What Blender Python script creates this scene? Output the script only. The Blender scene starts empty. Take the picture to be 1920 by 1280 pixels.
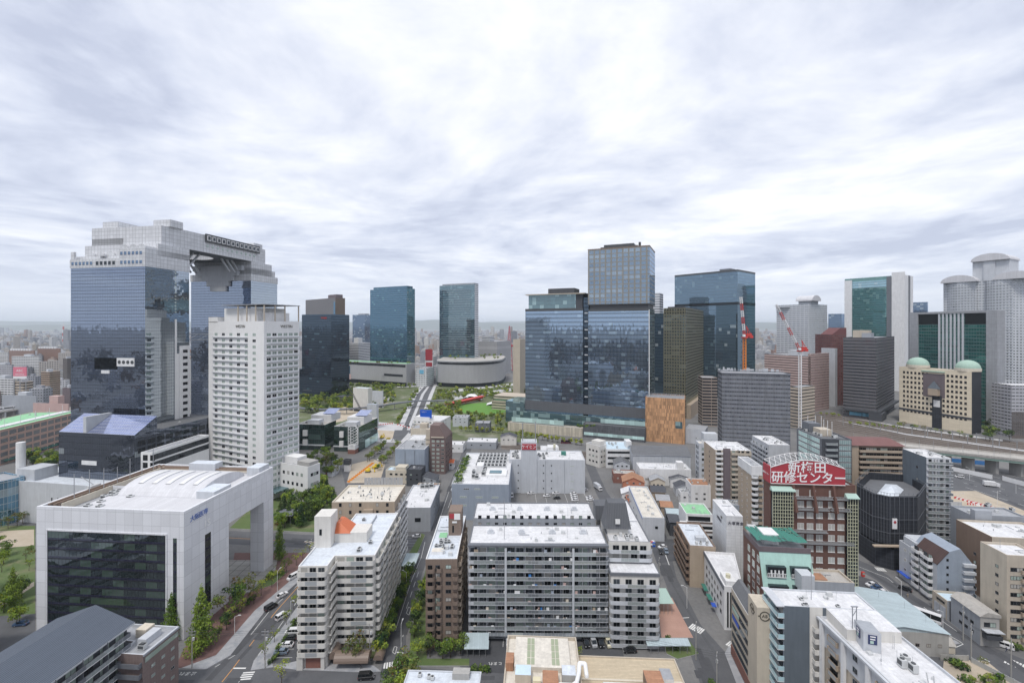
import bpy, math, random
from mathutils import Vector, Matrix
R = math.radians
rnd = random.Random(7)
scene = bpy.context.scene
COL = scene.collection
# ------------------------------------------------------------------ camera
H, F, CX, HY = 105.0, 853.0, 960.0, 613.0      # eye height (m); focal length and horizon of the 1920 px wide photograph
cam = bpy.data.cameras.new('camera'); camo = bpy.data.objects.new('camera', cam); COL.objects.link(camo)
camo.location = (0, 0, H); camo.rotation_euler = (R(90), 0, 0)
cam.sensor_width = 36; cam.lens = 36 * F / 1920; cam.shift_y = -27 / 1920
cam.clip_start = 1; cam.clip_end = 90000
scene.camera = camo
scene.view_settings.view_transform = 'Standard'; scene.view_settings.look = 'None'
scene.view_settings.gamma = 1; scene.view_settings.exposure = 0.5
scene.view_settings.use_curve_mapping = False
scene.cycles.max_bounces = 6; scene.cycles.diffuse_bounces = 3; scene.cycles.glossy_bounces = 3
scene.cycles.volume_bounces = 2; scene.cycles.caustics_reflective = False; scene.cycles.caustics_refractive = False
scene.cycles.sample_clamp_indirect = 4
try: scene.cycles.use_denoising = True
except Exception: pass
SUN_EL, SUN_AZ = 62, 205                        # azimuth measured clockwise from the view direction
# ------------------------------------------------------------------ node helpers
class NT:
    def __init__(s, nt): s.nt = nt; s.n = nt.nodes; s.l = nt.links
    def new(s, t, **kw):
        nd = s.n.new(t)
        for k, v in kw.items():
            if k.startswith('_'): setattr(nd, k[1:], v)
            else:
                key = int(k[1:]) if k[0] == 'i' and k[1:].isdigit() else k.replace('__', ' ')
                s.set(nd.inputs[key], v)
        return nd
    def set(s, inp, v):
        if isinstance(v, bpy.types.NodeSocket): s.l.new(v, inp)
        elif v is not None:
            if isinstance(v, (tuple, list)) and len(v) == 3 and inp.type == 'RGBA': v = (*v, 1)
            inp.default_value = v
    def m(s, op, a, b=None, c=None):
        nd = s.n.new('ShaderNodeMath'); nd.operation = op
        s.set(nd.inputs[0], a)
        if b is not None: s.set(nd.inputs[1], b)
        if c is not None: s.set(nd.inputs[2], c)
        return nd.outputs[0]
    def vm(s, op, a, b=None, out=0):
        nd = s.n.new('ShaderNodeVectorMath'); nd.operation = op
        s.set(nd.inputs[0], a)
        if b is not None: s.set(nd.inputs[1], b)
        return nd.outputs[out]
    def mix(s, f, a, b):
        nd = s.n.new('ShaderNodeMix'); nd.data_type = 'RGBA'
        s.set(nd.inputs[0], f); s.set(nd.inputs[6], a); s.set(nd.inputs[7], b)
        return nd.outputs[2]
    def noise(s, vec, scale, detail=3, rough=.55, out='Fac', dist=0):
        nd = s.new('ShaderNodeTexNoise', Vector=vec, Scale=scale, Detail=detail, Roughness=rough, Distortion=dist)
        return nd.outputs[out]
    def rng(s, x, a, b, c=0., d=1.):
        nd = s.new('ShaderNodeMapRange', Value=x); nd.inputs[1].default_value = a; nd.inputs[2].default_value = b
        nd.inputs[3].default_value = c; nd.inputs[4].default_value = d
        return nd.outputs[0]
def comb(t, x, y, z=0.):
    return t.new('ShaderNodeCombineXYZ', i0=x, i1=y, i2=z).outputs[0]
# ------------------------------------------------------------------ sky
w = bpy.data.worlds.new('World'); scene.world = w; w.use_nodes = True
t = NT(w.node_tree); t.n.clear()
sky = t.new('ShaderNodeTexSky', _sky_type='NISHITA', _sun_disc=False, _sun_elevation=R(SUN_EL), _sun_rotation=R(SUN_AZ))
tc = t.new('ShaderNodeTexCoord').outputs['Generated']
sp = t.new('ShaderNodeSeparateXYZ', i0=tc); dx, dy, dz = sp.outputs
zc = t.m('ADD', t.m('MAXIMUM', dz, 0.0), 0.07)
px_, py_ = t.m('DIVIDE', dx, zc), t.m('DIVIDE', dy, zc)
# streets of altocumulus: stretched across the view, slightly rotated, warped
ca, sa = math.cos(R(14)), math.sin(R(14))
qx = t.m('ADD', t.m('MULTIPLY', px_, ca), t.m('MULTIPLY', py_, sa)); qy = t.m('SUBTRACT', t.m('MULTIPLY', py_, ca), t.m('MULTIPLY', px_, sa))
warp = t.new('ShaderNodeTexNoise', Vector=comb(t, qx, qy, 3.1), Scale=.38, Detail=2).outputs['Color']
wv = t.vm('SCALE', t.vm('SUBTRACT', warp, (.5, .5, .5))); wv.node.inputs['Scale'].default_value = 1.5
base = t.vm('ADD', comb(t, qx, qy), wv)
s1 = t.vm('MULTIPLY', base, (.72, .34, 1)); s2 = t.vm('MULTIPLY', base, (1.45, 1.25, 1)); s3 = t.vm('MULTIPLY', base, (3.4, 3.8, 1))
n1 = t.noise(t.vm('ADD', s1, (5.3, 1.7, 0)), 1.0, 4, .5); n2 = t.noise(s2, 1.0, 6, .58); n3 = t.noise(s3, 1.0, 6, .62)
cl = t.m('ADD', t.m('ADD', t.m('MULTIPLY', n1, .42), t.m('MULTIPLY', n2, .38)), t.m('MULTIPLY', n3, .22))
# thinner, brighter cloud where the sun is veiled, high ahead
dv = t.vm('DOT_PRODUCT', t.vm('NORMALIZE', tc), Vector((.02, .80, .55)).normalized(), out='Value')
glow = t.rng(dv, .80, 1.0, 0, .045)
cl = t.m('ADD', cl, glow)
cr = t.new('ShaderNodeValToRGB', Fac=cl); el = cr.color_ramp.elements
el[0].position = .42; el[0].color = (4.3, 4.65, 5.75, 1); el[1].position = .655; el[1].color = (8.3, 8.35, 8.6, 1)
e = el.new(.485); e.color = (5.4, 5.75, 6.75, 1)
e = el.new(.555); e.color = (6.6, 6.85, 7.55, 1)
cloud = t.mix(t.rng(dz, .0, .13, 1, 0), cr.outputs[0], (6.3, 6.7, 7.6, 1))
colr = t.mix(.93, sky.outputs[0], cloud)
bg = t.new('ShaderNodeBackground', Color=colr, Strength=.1)
t.l.new(bg.outputs[0], t.new('ShaderNodeOutputWorld').inputs[0])
# ------------------------------------------------------------------ sun behind thin cloud
sl = bpy.data.lights.new('sun', 'SUN'); sl.energy = 1.5; sl.angle = R(10); sl.color = (1, .96, .9)
so = bpy.data.objects.new('sun', sl); COL.objects.link(so); so.location = (0, 0, 500)
az = R(SUN_AZ); dirv = Vector((math.sin(az) * math.cos(R(SUN_EL)), math.cos(az) * math.cos(R(SUN_EL)), math.sin(R(SUN_EL))))
so.rotation_euler = dirv.to_track_quat('Z', 'Y').to_euler()
# ------------------------------------------------------------------ materials
MATS = {}
def newmat(name):
    m = bpy.data.materials.new(name); m.use_nodes = True; t = NT(m.node_tree); t.n.clear(); MATS[name] = m
    return m, t, t.new('ShaderNodeOutputMaterial')
def uvsep(t):
    s = t.new('ShaderNodeSeparateXYZ', i0=t.new('ShaderNodeUVMap').outputs[0]); return s.outputs[0], s.outputs[1]
def lines(t, x, period, width):
    """1 on the joint lines of a grid along x"""
    f = t.m('FRACT', t.m('DIVIDE', x, period))
    return t.m('LESS_THAN', f, width / period)
def wall(name, col, rough=.75, joint=None, jcol=.72, stain=.24, metal=0., jv=.05):
    """plain rendered / panel / tile wall: fine mottling, rain streaks, optional joint grid (pw, ph, width)"""
    m, t, out = newmat(name)
    pos = t.new('ShaderNodeNewGeometry').outputs['Position']
    n = t.noise(pos, .22, 5, .65); n2 = t.noise(t.vm('MULTIPLY', pos, (1.1, 1.1, .09)), 1.0, 4, .6)
    f = t.m('ADD', t.m('MULTIPLY', t.m('SUBTRACT', n, .5), stain * 1.3), t.m('MULTIPLY', t.m('SUBTRACT', n2, .5), stain * 1.5))
    c = t.mix(1.0, col, col)
    c = t.vm('SCALE', c); c.node.inputs['Scale'].default_value = 1
    t.set(c.node.inputs['Scale'], t.m('ADD', f, 1.0))
    if joint:
        u, v = uvsep(t)
        ln = t.m('MAXIMUM', lines(t, u, joint[0], joint[2]), lines(t, v, joint[1], joint[2]))
        wn = t.new('ShaderNodeTexWhiteNoise', _noise_dimensions='2D', Vector=comb(t, t.m('FLOOR', t.m('DIVIDE', u, joint[0])), t.m('FLOOR', t.m('DIVIDE', v, joint[1])))).outputs[0]
        sc = t.vm('SCALE', c); t.set(sc.node.inputs['Scale'], t.rng(wn, 0, 1, 1 - jv * 1.2, 1 + jv)); c = sc
        c = t.mix(ln, c, tuple(x * jcol for x in col))
    b = t.new('ShaderNodeBsdfPrincipled', Base__Color=c, Roughness=rough, Metallic=metal)
    t.l.new(b.outputs[0], out.inputs[0]); return m
def glass(name, tint, dark, cw=1.5, ch=4., refl=(.35, 1.), mull=(.12, .12, .13), mw=.12, mh=.25, span=0., spancol=(.05, .06, .07),
          jit=.012, wave=.01, curt=.12, curtcol=(.3, .33, .33), rough=.03):
    """curtain wall: panes with their own slight tilt and interior, mullions, spandrel band"""
    m, t, out = newmat(name)
    u, v = uvsep(t); g = t.new('ShaderNodeNewGeometry'); pos = g.outputs['Position']
    cell = comb(t, t.m('FLOOR', t.m('DIVIDE', u, cw)), t.m('FLOOR', t.m('DIVIDE', v, ch)))
    wn = t.new('ShaderNodeTexWhiteNoise', _noise_dimensions='2D', Vector=cell)
    wcol = wn.outputs[1]; wval = t.new('ShaderNodeTexWhiteNoise', _noise_dimensions='2D', Vector=comb(t, t.m('FLOOR', t.m('DIVIDE', u, cw * 3)), t.m('FLOOR', t.m('DIVIDE', v, ch)))).outputs[0]
    inter = t.mix(wval, dark, tuple(x * 1.9 for x in dark))
    if curt: inter = t.mix(t.m('GREATER_THAN', wval, 1 - curt), inter, curtcol)
    fu, fv = t.m('FRACT', t.m('DIVIDE', u, cw)), t.m('FRACT', t.m('DIVIDE', v, ch))
    if span: inter = t.mix(t.m('LESS_THAN', fv, span), inter, spancol)
    j = t.vm('SCALE', t.vm('SUBTRACT', wcol, (.5, .5, .5))); j.node.inputs['Scale'].default_value = jit * .22
    wav = t.new('ShaderNodeTexNoise', Vector=pos, Scale=.35, Detail=3).outputs['Color']
    j2 = t.vm('SCALE', t.vm('SUBTRACT', wav, (.5, .5, .5))); j2.node.inputs['Scale'].default_value = wave * .8
    nrm = t.vm('NORMALIZE', t.vm('ADD', g.outputs['Normal'], t.vm('ADD', j, j2)))
    fac = t.rng(t.m('POWER', t.new('ShaderNodeLayerWeight', Blend=.5).outputs['Facing'], 3.), 0, 1, refl[0], refl[1])
    if span: fac = t.m('MULTIPLY', fac, t.rng(t.m('LESS_THAN', fv, span), 0, 1, 1, .55))
    d = t.new('ShaderNodeBsdfDiffuse', Color=inter); gl = t.new('ShaderNodeBsdfAnisotropic', Color=tint, Roughness=rough, Normal=nrm)
    mx = t.new('ShaderNodeMixShader', i0=fac, i1=d.outputs[0], i2=gl.outputs[0])
    ln = t.m('MAXIMUM', t.m('LESS_THAN', fu, mw / cw), t.m('LESS_THAN', fv, mh / ch))
    md = t.new('ShaderNodeBsdfPrincipled', Base__Color=mull, Roughness=.45, Metallic=.3)
    mx2 = t.new('ShaderNodeMixShader', i0=ln, i1=mx.outputs[0], i2=md.outputs[0])
    t.l.new(mx2.outputs[0], out.inputs[0]); return m
def punch(name, col, cw=3., ch=3.2, fw=.55, fh=.5, v0=.28, gcol=(.05, .06, .075), var=.5, stain=.1, col2=None, attr=False, refl=.25):
    """wall with rows of windows, for buildings too far off to show more"""
    m, t, out = newmat(name)
    u, v = uvsep(t); pos = t.new('ShaderNodeNewGeometry').outputs['Position']
    cu, cv = t.m('DIVIDE', u, cw), t.m('DIVIDE', v, ch); fu, fv = t.m('FRACT', cu), t.m('FRACT', cv)
    wn = t.new('ShaderNodeTexWhiteNoise', _noise_dimensions='2D', Vector=comb(t, t.m('FLOOR', cu), t.m('FLOOR', cv))).outputs[0]
    inx = t.m('LESS_THAN', t.m('ABSOLUTE', t.m('SUBTRACT', fu, .5)), fw / 2)
    iny = t.m('LESS_THAN', t.m('ABSOLUTE', t.m('SUBTRACT', fv, v0 + fh / 2)), fh / 2)
    nz = t.new('ShaderNodeNewGeometry').outputs['Normal']
    flat = t.m('LESS_THAN', t.m('ABSOLUTE', t.new('ShaderNodeSeparateXYZ', i0=nz).outputs[2]), .5)
    win = t.m('MULTIPLY', t.m('MULTIPLY', inx, iny), flat)
    base = t.new('ShaderNodeAttribute', _attribute_name='tone').outputs['Color'] if attr else (t.mix(t.m('GREATER_THAN', fv, v0 + fh), col, col2) if col2 else t.mix(1., col, col))
    n2 = t.noise(t.vm('MULTIPLY', pos, (.5, .5, .06)), 1., 4, .6)
    sc = t.vm('SCALE', base); t.set(sc.node.inputs['Scale'], t.rng(n2, .2, .8, 1 - stain, 1 + stain))
    gc = t.mix(t.m('MULTIPLY', wn, var), gcol, (.38, .38, .36))
    wb = t.new('ShaderNodeBsdfDiffuse', Color=gc); gg = t.new('ShaderNodeBsdfAnisotropic', Color=(.8, .85, .9), Roughness=.08)
    wg = t.new('ShaderNodeMixShader', i0=refl, i1=wb.outputs[0], i2=gg.outputs[0])
    b = t.new('ShaderNodeBsdfPrincipled', Base__Color=sc, Roughness=.8)
    mx = t.new('ShaderNodeMixShader', i0=win, i1=b.outputs[0], i2=wg.outputs[0])
    t.l.new(mx.outputs[0], out.inputs[0]); return m
def paint(name, col, rough=.5, metal=0., coat=0.):
    m, t, out = newmat(name)
    b = t.new('ShaderNodeBsdfPrincipled', Base__Color=col, Roughness=rough, Metallic=metal, Coat__Weight=coat)
    t.l.new(b.outputs[0], out.inputs[0]); return m
def ground(name, c1, c2, sc=.15, sc2=1.5, c3=None, rough=.9, uvgrid=None, gcol=None):
    m, t, out = newmat(name)
    pos = t.new('ShaderNodeNewGeometry').outputs['Position']
    f = t.rng(t.m('ADD', t.m('MULTIPLY', t.noise(pos, sc, 5, .6), .65), t.m('MULTIPLY', t.noise(pos, sc2, 4, .65), .35)), .33, .67)
    c = t.mix(f, c1, c2)
    if c3: c = t.mix(t.rng(t.noise(t.vm('ADD', pos, (31., 7., 0)), sc * .7, 4, .7), .52, .7), c, c3)
    if uvgrid:
        s = t.new('ShaderNodeSeparateXYZ', i0=pos)
        ln = t.m('MAXIMUM', lines(t, s.outputs[0], uvgrid[0], uvgrid[2]), lines(t, s.outputs[1], uvgrid[1], uvgrid[2]))
        c = t.mix(ln, c, gcol)
    b = t.new('ShaderNodeBsdfPrincipled', Base__Color=c, Roughness=rough)
    t.l.new(b.outputs[0], out.inputs[0]); return m
def leafm(name, a, b):
    m, t, out = newmat(name)
    pos = t.new('ShaderNodeNewGeometry').outputs['Position']; oi = t.new('ShaderNodeObjectInfo').outputs['Random']
    f = t.m('ADD', t.m('MULTIPLY', t.noise(pos, .7, 3, .6), .8), t.m('MULTIPLY', oi, .45))
    c = t.mix(t.rng(f, .3, .95), a, b)
    d = t.new('ShaderNodeBsdfDiffuse', Color=c); tr = t.new('ShaderNodeBsdfTranslucent', Color=c)
    mx = t.new('ShaderNodeMixShader', i0=.3, i1=d.outputs[0], i2=tr.outputs[0])
    t.l.new(mx.outputs[0], out.inputs[0]); return m
def M(x): return x if not isinstance(x, str) else MATS[x]
# ------------------------------------------------------------------ mesh builder
class MB:
    def __init__(s): s.v = []; s.f = []; s.m = []; s.uv = []
    def poly(s, pts, mat=0, uv=None):
        i = len(s.v); s.v += [tuple(p) for p in pts]; s.f.append(tuple(range(i, i + len(pts)))); s.m.append(mat); s.uv.append(uv)
        return s
    def box(s, x0, x1, y0, y1, z0, z1, mat=0, bottom=True, top=None):
        a = [(x0, y0), (x1, y0), (x1, y1), (x0, y1)]; s.prism(a, z0, z1, mat, mat if top is None else top, bottom); return s
    def prism(s, a, z0, z1, mat=0, top=0, bottom=True, emats=None):
        n = len(a)
        for i in range(n):
            p, q = a[i], a[(i + 1) % n]
            s.poly([(p[0], p[1], z0), (q[0], q[1], z0), (q[0], q[1], z1), (p[0], p[1], z1)], emats.get(i, mat) if emats else mat)
        if top is not None: s.poly([(p[0], p[1], z1) for p in a], top)
        if bottom: s.poly([(p[0], p[1], z0) for p in reversed(a)], mat)
        return s
    def loft(s, rings, mat=0, cap=True, closed=True):
        for r0, r1 in zip(rings, rings[1:]):
            n = len(r0)
            for i in range(n if closed else n - 1):
                j = (i + 1) % n; s.poly([r0[i], r0[j], r1[j], r1[i]], mat)
        if cap: s.poly(list(reversed(rings[0])), mat); s.poly(rings[-1], mat)
        return s
    def cyl(s, x, y, z0, z1, r, n=10, mat=0, r2=None, top=None):
        r2 = r if r2 is None else r2
        A = [(math.cos(2 * math.pi * i / n), math.sin(2 * math.pi * i / n)) for i in range(n)]
        lo = [(x + r * c, y + r * q, z0) for c, q in A]; hi = [(x + r2 * c, y + r2 * q, z1) for c, q in A]
        for i in range(n): j = (i + 1) % n; s.poly([lo[i], lo[j], hi[j], hi[i]], mat)
        s.poly(hi, mat if top is None else top); s.poly(list(reversed(lo)), mat); return s
    def tube(s, p, q, r, n=5, mat=0, r2=None):
        p, q = Vector(p), Vector(q); d = (q - p)
        if d.length < 1e-6: return s
        d.normalize(); a = d.orthogonal().normalized(); b = d.cross(a); r2 = r if r2 is None else r2
        c = [(math.cos(2 * math.pi * i / n), math.sin(2 * math.pi * i / n)) for i in range(n)]
        return s.loft([[p + (a * x + b * y) * r for x, y in c], [q + (a * x + b * y) * r2 for x, y in c]], mat)
    def dome(s, x, y, z, r, h, n=16, k=5, mat=0):
        rings = []
        for j in range(k + 1):
            t = math.pi / 2 * j / k; rr = max(r * math.cos(t), .02)
            rings.append([(x + rr * math.cos(2 * math.pi * i / n), y + rr * math.sin(2 * math.pi * i / n), z + h * math.sin(t)) for i in range(n)])
        return s.loft(rings, mat)
    def bar(s, a, b, w, h, mat=0):
        """rectangular bar from a to b, w across, h high (centred)"""
        a, b = Vector(a), Vector(b); d = b - a; L = Vector((-d.y, d.x, 0))
        L = L.normalized() if L.length > 1e-6 else Vector((1, 0, 0)); U = d.cross(L).normalized() * -1 if L.length else Vector((0, 0, 1))
        if U.z < 0: U = -U
        L = L * w / 2; U = U * h / 2
        return s.loft([[a - L - U, a + L - U, a + L + U, a - L + U], [b - L - U, b + L - U, b + L + U, b - L + U]], mat)
    def mesh(s, name, mats):
        me = bpy.data.meshes.new(name); me.from_pydata(s.v, [], s.f)
        for m in mats: me.materials.append(M(m))
        me.polygons.foreach_set('material_index', s.m)
        uvl = me.uv_layers.new(name='UVMap'); data = []
        for fi, f in enumerate(s.f):
            if s.uv[fi] is not None:
                for c in s.uv[fi]: data += c
                continue
            pts = [s.v[i] for i in f]
            nx = ny = nz = 0.
            for k in range(len(pts)):
                a, b = pts[k], pts[(k + 1) % len(pts)]
                nx += (a[1] - b[1]) * (a[2] + b[2]); ny += (a[2] - b[2]) * (a[0] + b[0]); nz += (a[0] - b[0]) * (a[1] + b[1])
            L = math.sqrt(nx * nx + ny * ny + nz * nz) or 1
            if abs(nz) / L > .93:
                for p in pts: data += (p[0], p[1])
            else:
                h = math.hypot(nx, ny) or 1e-9; tx, ty = -ny / h, nx / h
                us = [p[0] * tx + p[1] * ty for p in pts]; u0 = min(us); cz = h / L
                zs = [p[2] for p in pts]
                for a, z in zip(us, zs): data += (a - u0, z if cz > .97 else (z - min(zs)) / max(cz, .05))
        uvl.data.foreach_set('uv', data)
        me.update(); return me
    def build(s, name, mats, parent=None, loc=None, rz=0, label=None):
        if not isinstance(mats, (list, tuple)): mats = [mats]
        return link(name, s.mesh(name, mats), parent, loc, rz, label)
def link(name, me, parent=None, loc=None, rz=0, label=None):
    o = bpy.data.objects.new(name, me); COL.objects.link(o)
    if parent is not None: o.parent = parent
    if loc is not None: o.location = loc
    if rz: o.rotation_euler = (0, 0, rz)
    if label: o['label'] = label
    return o
def tag(o, label, cat, group=None, kind=None):
    if label: o['label'] = label
    if cat: o['category'] = cat
    if group: o['group'] = group
    if kind: o['kind'] = kind
    return o
def thing(name, label, cat, loc=(0, 0, 0), rz=0, group=None):
    return tag(link(name, None, None, loc, rz), label, cat, group)
def struct(o): o['kind'] = 'structure'; return o
def stuff(o): o['kind'] = 'stuff'; return o
def copytree(r, loc, rz, label=None, scale=None, group=None, mats=None):
    c = r.copy(); COL.objects.link(c); c.location = loc; c.rotation_euler = (0, 0, rz)
    if scale: c.scale = (scale, scale, scale) if not isinstance(scale, tuple) else scale
    if label: c['label'] = label
    if group: c['group'] = group
    for ch in KIDS.get(r.name, []):
        d = ch.copy(); COL.objects.link(d); d.parent = c
        for g in KIDS.get(ch.name, []):
            e = g.copy(); COL.objects.link(e); e.parent = d
    return c
KIDS = {}
def kids(r, *a): KIDS[r.name] = list(a)
# ------------------------------------------------------------------ picture <-> place
def P(px, py, z=0.):
    Y = (H - z) * F / (py - HY); return ((px - CX) * Y / F, Y)
def X_(px, Y): return (px - CX) * Y / F
def Z_(py, Y): return H - (py - HY) * Y / F
def Yb(py, z=0.): return (H - z) * F / (py - HY)
def inset(poly, d):
    n = len(poly); out = []
    for i in range(n):
        p0, p1, p2 = Vector(poly[i - 1]), Vector(poly[i]), Vector(poly[(i + 1) % n])
        a, b = (p1 - p0).normalized(), (p2 - p1).normalized()
        na, nb = Vector((-a.y, a.x)), Vector((-b.y, b.x))
        k = na + nb; k = k / max(k.dot(na), .2) if k.length > 1e-6 else na
        out.append(tuple(p1 + k * d))
    return out
WCACHE = {}
def window_mesh(w, h, frame='frame_white', gl='win_glass', n=2, sill=False, prou=.07):
    key = (round(w, 2), round(h, 2), frame, gl, n, sill)
    if key not in WCACHE:
        b = MB(); t = .07; x0, x1 = -w / 2, w / 2
        b.box(x0, x1, -prou, .0, 0, t, 0); b.box(x0, x1, -prou, .0, h - t, h, 0)
        b.box(x0, x0 + t, -prou, .0, t, h - t, 0); b.box(x1 - t, x1, -prou, .0, t, h - t, 0)
        for k in range(1, n): x = x0 + w * k / n; b.box(x - t / 2, x + t / 2, -prou * .9, .0, t, h - t, 0)
        b.poly([(x0 + t, -.02, t), (x1 - t, -.02, t), (x1 - t, -.02, h - t), (x0 + t, -.02, h - t)], 1)
        if sill: b.box(x0 - .1, x1 + .1, -.18, 0, -.1, -.003, 0)
        WCACHE[key] = b.mesh('window', [frame, gl]), b
    return WCACHE[key]
def xform(b, mat, dst, moff=0):
    i = len(dst.v)
    for v in b.v: dst.v.append(tuple(mat @ Vector(v)))
    for f, m, u in zip(b.f, b.m, b.uv): dst.f.append(tuple(k + i for k in f)); dst.m.append(m + moff); dst.uv.append(u)
# ------------------------------------------------------------------ buildings
ALLB = []
class B:
    """A building standing on its nearest corner: picture column of that corner, its distance, the row of its roof edge and its turn th;
    edge 0 runs left of the corner, edge 1 right of it.  Local frame: x along edge 0, y along edge 1, z up."""
    def __init__(s, name, label, cx, Y, ty, th, pl=None, pr=None, wl=None, wr=None, cat='building', wall='w_white', roof='roof_white',
                 par=.7, h=None, poly=None, z0=0., emats=None, group=None, rim=None, wallname='wall', noroof=False):
        t = R(th); X = X_(cx, Y); s.th = t
        def solve(px, d):
            k = (px - CX) / F; return (k * Y - X) / (d[0] - k * d[1])
        s.wl = wl if wl else solve(pl, (-math.cos(t), math.sin(t)))
        s.wr = wr if wr else solve(pr, (math.sin(t), math.cos(t)))
        s.h = h if h else Z_(ty, Y)
        s.root = thing(name, label, cat, (X, Y, 0), -t, group)
        s.poly = poly(s.wl, s.wr) if callable(poly) else (poly or [(-s.wl, 0), (0, 0), (0, s.wr), (-s.wl, s.wr)])
        s.w = {}; s.rest = {}; s.par = par
        b = MB(); mats = [wall, rim or wall]; em = {}
        for k, mm in (emats or {}).items(): mats.append(mm); em[k] = len(mats) - 1
        n = len(s.poly)
        for i in range(n):
            p, q = s.poly[i], s.poly[(i + 1) % n]
            b.poly([(p[0], p[1], z0), (q[0], q[1], z0), (q[0], q[1], s.h), (p[0], p[1], s.h)], em.get(i, 0))
        if z0: b.poly([(p[0], p[1], z0) for p in reversed(s.poly)], 0)
        if not noroof:
            ins = inset(s.poly, .35)
            for i in range(n):
                j = (i + 1) % n; p, q, a, c = s.poly[i], s.poly[j], ins[i], ins[j]
                b.poly([(p[0], p[1], s.h), (q[0], q[1], s.h), (c[0], c[1], s.h), (a[0], a[1], s.h)], 1)
                if par > .05: b.poly([(c[0], c[1], s.h - par), (a[0], a[1], s.h - par), (a[0], a[1], s.h), (c[0], c[1], s.h)], 1)
            s.zr = s.h - par
            r = MB().poly([(p[0], p[1], s.zr) for p in ins], 0)
            s.roof = r.build('roof', roof, s.root)
            ALLB.append(s)
        s.wall = b.build(wallname, mats, s.root)
    def E(s, i):
        p, q = Vector(s.poly[i]), Vector(s.poly[(i + 1) % len(s.poly)]); d = q - p
        return p, d.normalized(), d.length
    def L(s, i): return s.E(i)[2]
    def at(s, i, u, v, d=0.):
        p, dr, L = s.E(i); x = p + dr * u + Vector((dr.y, -dr.x)) * d
        return Vector((x.x, x.y, v)), math.atan2(dr.y, dr.x)
    def put(s, i, u, v, me, name, d=0., label=None, cap=100):
        """place a shared mesh on wall i (its -y axis points outwards); past 100 of one name the rest join one mesh"""
        loc, a = s.at(i, u, v, d)
        if s.w.get(name, 0) < cap:
            s.w[name] = s.w.get(name, 0) + 1
            return link(name, me[0] if isinstance(me, tuple) else me, s.root, loc, a, label)
        mb, mats = s.rest.setdefault(name, (MB(), []))
        off = []
        base = me[0] if isinstance(me, tuple) else me
        key = base.name
        if key not in mats: mats.append(key); s.rest.setdefault(name + '#', []).append(base)
        xs = sum(len(x.materials) for x in s.rest[name + '#'][:mats.index(key)])
        xform(me[1], Matrix.Translation(loc) @ Matrix.Rotation(a, 4, 'Z'), mb, xs)
    def done(s):
        for name in [k for k in s.rest if not k.endswith('#')]:
            mb = s.rest[name][0]; mats = [m for me in s.rest[name + '#'] for m in me.materials]
            stuff(mb.build(name, mats, s.root))
        return s
    def win(s, i, u0, u1, v0, dv, nu, nv, w, h, frame='frame_white', gl='win_glass', n=2, sill=False, skip=0., top_down=True, dark=None):
        ms = [window_mesh(w, h, frame, g_, n, sill) for g_ in ((gl, gl, 'win_black', 'win_curtain', 'win_pale') if gl in ('win_glass', 'win_dark') else (gl, gl, gl, 'win_dark'))]
        for r in (range(nv - 1, -1, -1) if top_down else range(nv)):
            for c in range(nu):
                if skip and rnd.random() < skip: continue
                s.put(i, u0 + (u1 - u0) * (c + .5) / nu, v0 + dv * r, rnd.choice(ms), 'window')
    def box(s, i, u0, u1, v0, v1, d0, d1, mat, name, label=None):
        loc, a = s.at(i, u0, 0); return MB().box(0, u1 - u0, -d1, -d0, v0, v1).build(name, mat, s.root, loc, a, label)
    def balc(s, i, u0, u1, v0, dv, n, dep=1.3, mat='w_white', rail=None, hgt=1.1, ribs=0, railmat='rail_glass', ends=True, solid=1., slabmat=None, name='balcony', rcap=0.):
        """n balconies one above the other along wall i; rail = list of (a, b) fractions where the parapet is an open railing"""
        L = u1 - u0; b = MB(); sl = .18
        if rcap:      # rounded ends
            def outline(d):
                pts = []
                for k in range(5): a = math.pi / 2 * k / 4; pts.append((rcap - rcap * math.cos(a) , -(dep - rcap) - rcap * math.sin(a)))
                if rail: pts += [(L * f_, -dep) for ab in rail for f_ in ab if rcap < L * f_ < L - rcap]
                pts += [(L - x, y) for x, y in reversed(pts[:5])]
                return [(d, 0)] + [(min(max(x, 0 + d), L - d), y + d) for x, y in pts] + [(L - d, 0)]
            o, q = outline(0), outline(.14); d0 = .02
            b.prism(o, 0, sl, 0, 0)
            for k in range(len(o) - 1):
                xm = (o[k][0] + o[k + 1][0]) / 2 / L; m_ = 1 if rail and o[k][1] < -dep + d0 and o[k + 1][1] < -dep + d0 and any(a <= xm <= c for a, c in rail) else 0
                z1 = sl + hgt
                b.poly([(*o[k], sl), (*o[k + 1], sl), (*o[k + 1], z1), (*o[k], z1)], m_)
                b.poly([(*q[k + 1], sl), (*q[k], sl), (*q[k], z1), (*q[k + 1], z1)], m_)
                b.poly([(*o[k], z1), (*o[k + 1], z1), (*q[k + 1], z1), (*q[k], z1)], 0)
        else:
            b.box(0, L, -dep, 0, 0, sl, 2)
            cuts = [0.] + [x for ab in (rail or []) for x in ab] + [1.]
            op = False
            for a, c in zip(cuts, cuts[1:]):
                if c - a > 1e-4:
                    if op:
                        b.box(a * L, c * L, -dep + .03, -dep + .09, sl, sl + hgt - .06, 1); b.box(a * L, c * L, -dep, -dep + .12, sl + hgt - .06, sl + hgt, 0)
                    else: b.box(a * L, c * L, -dep, -dep + .12, sl, sl + hgt * solid, 0)
                op = not op
            if ends: b.box(0, .12, -dep + .12, 0, sl, sl + hgt, 0); b.box(L - .12, L, -dep + .12, 0, sl, sl + hgt, 0)
            for k in range(1, ribs): x = L * k / ribs; b.box(x - .04, x + .04, -dep + .14, 0, sl, dv - .02, 0)
        me = b.mesh(name, [mat, railmat, slabmat or mat]), b
        for k in range(n): s.put(i, u0, v0 + dv * k, me, name)
        return me
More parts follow.
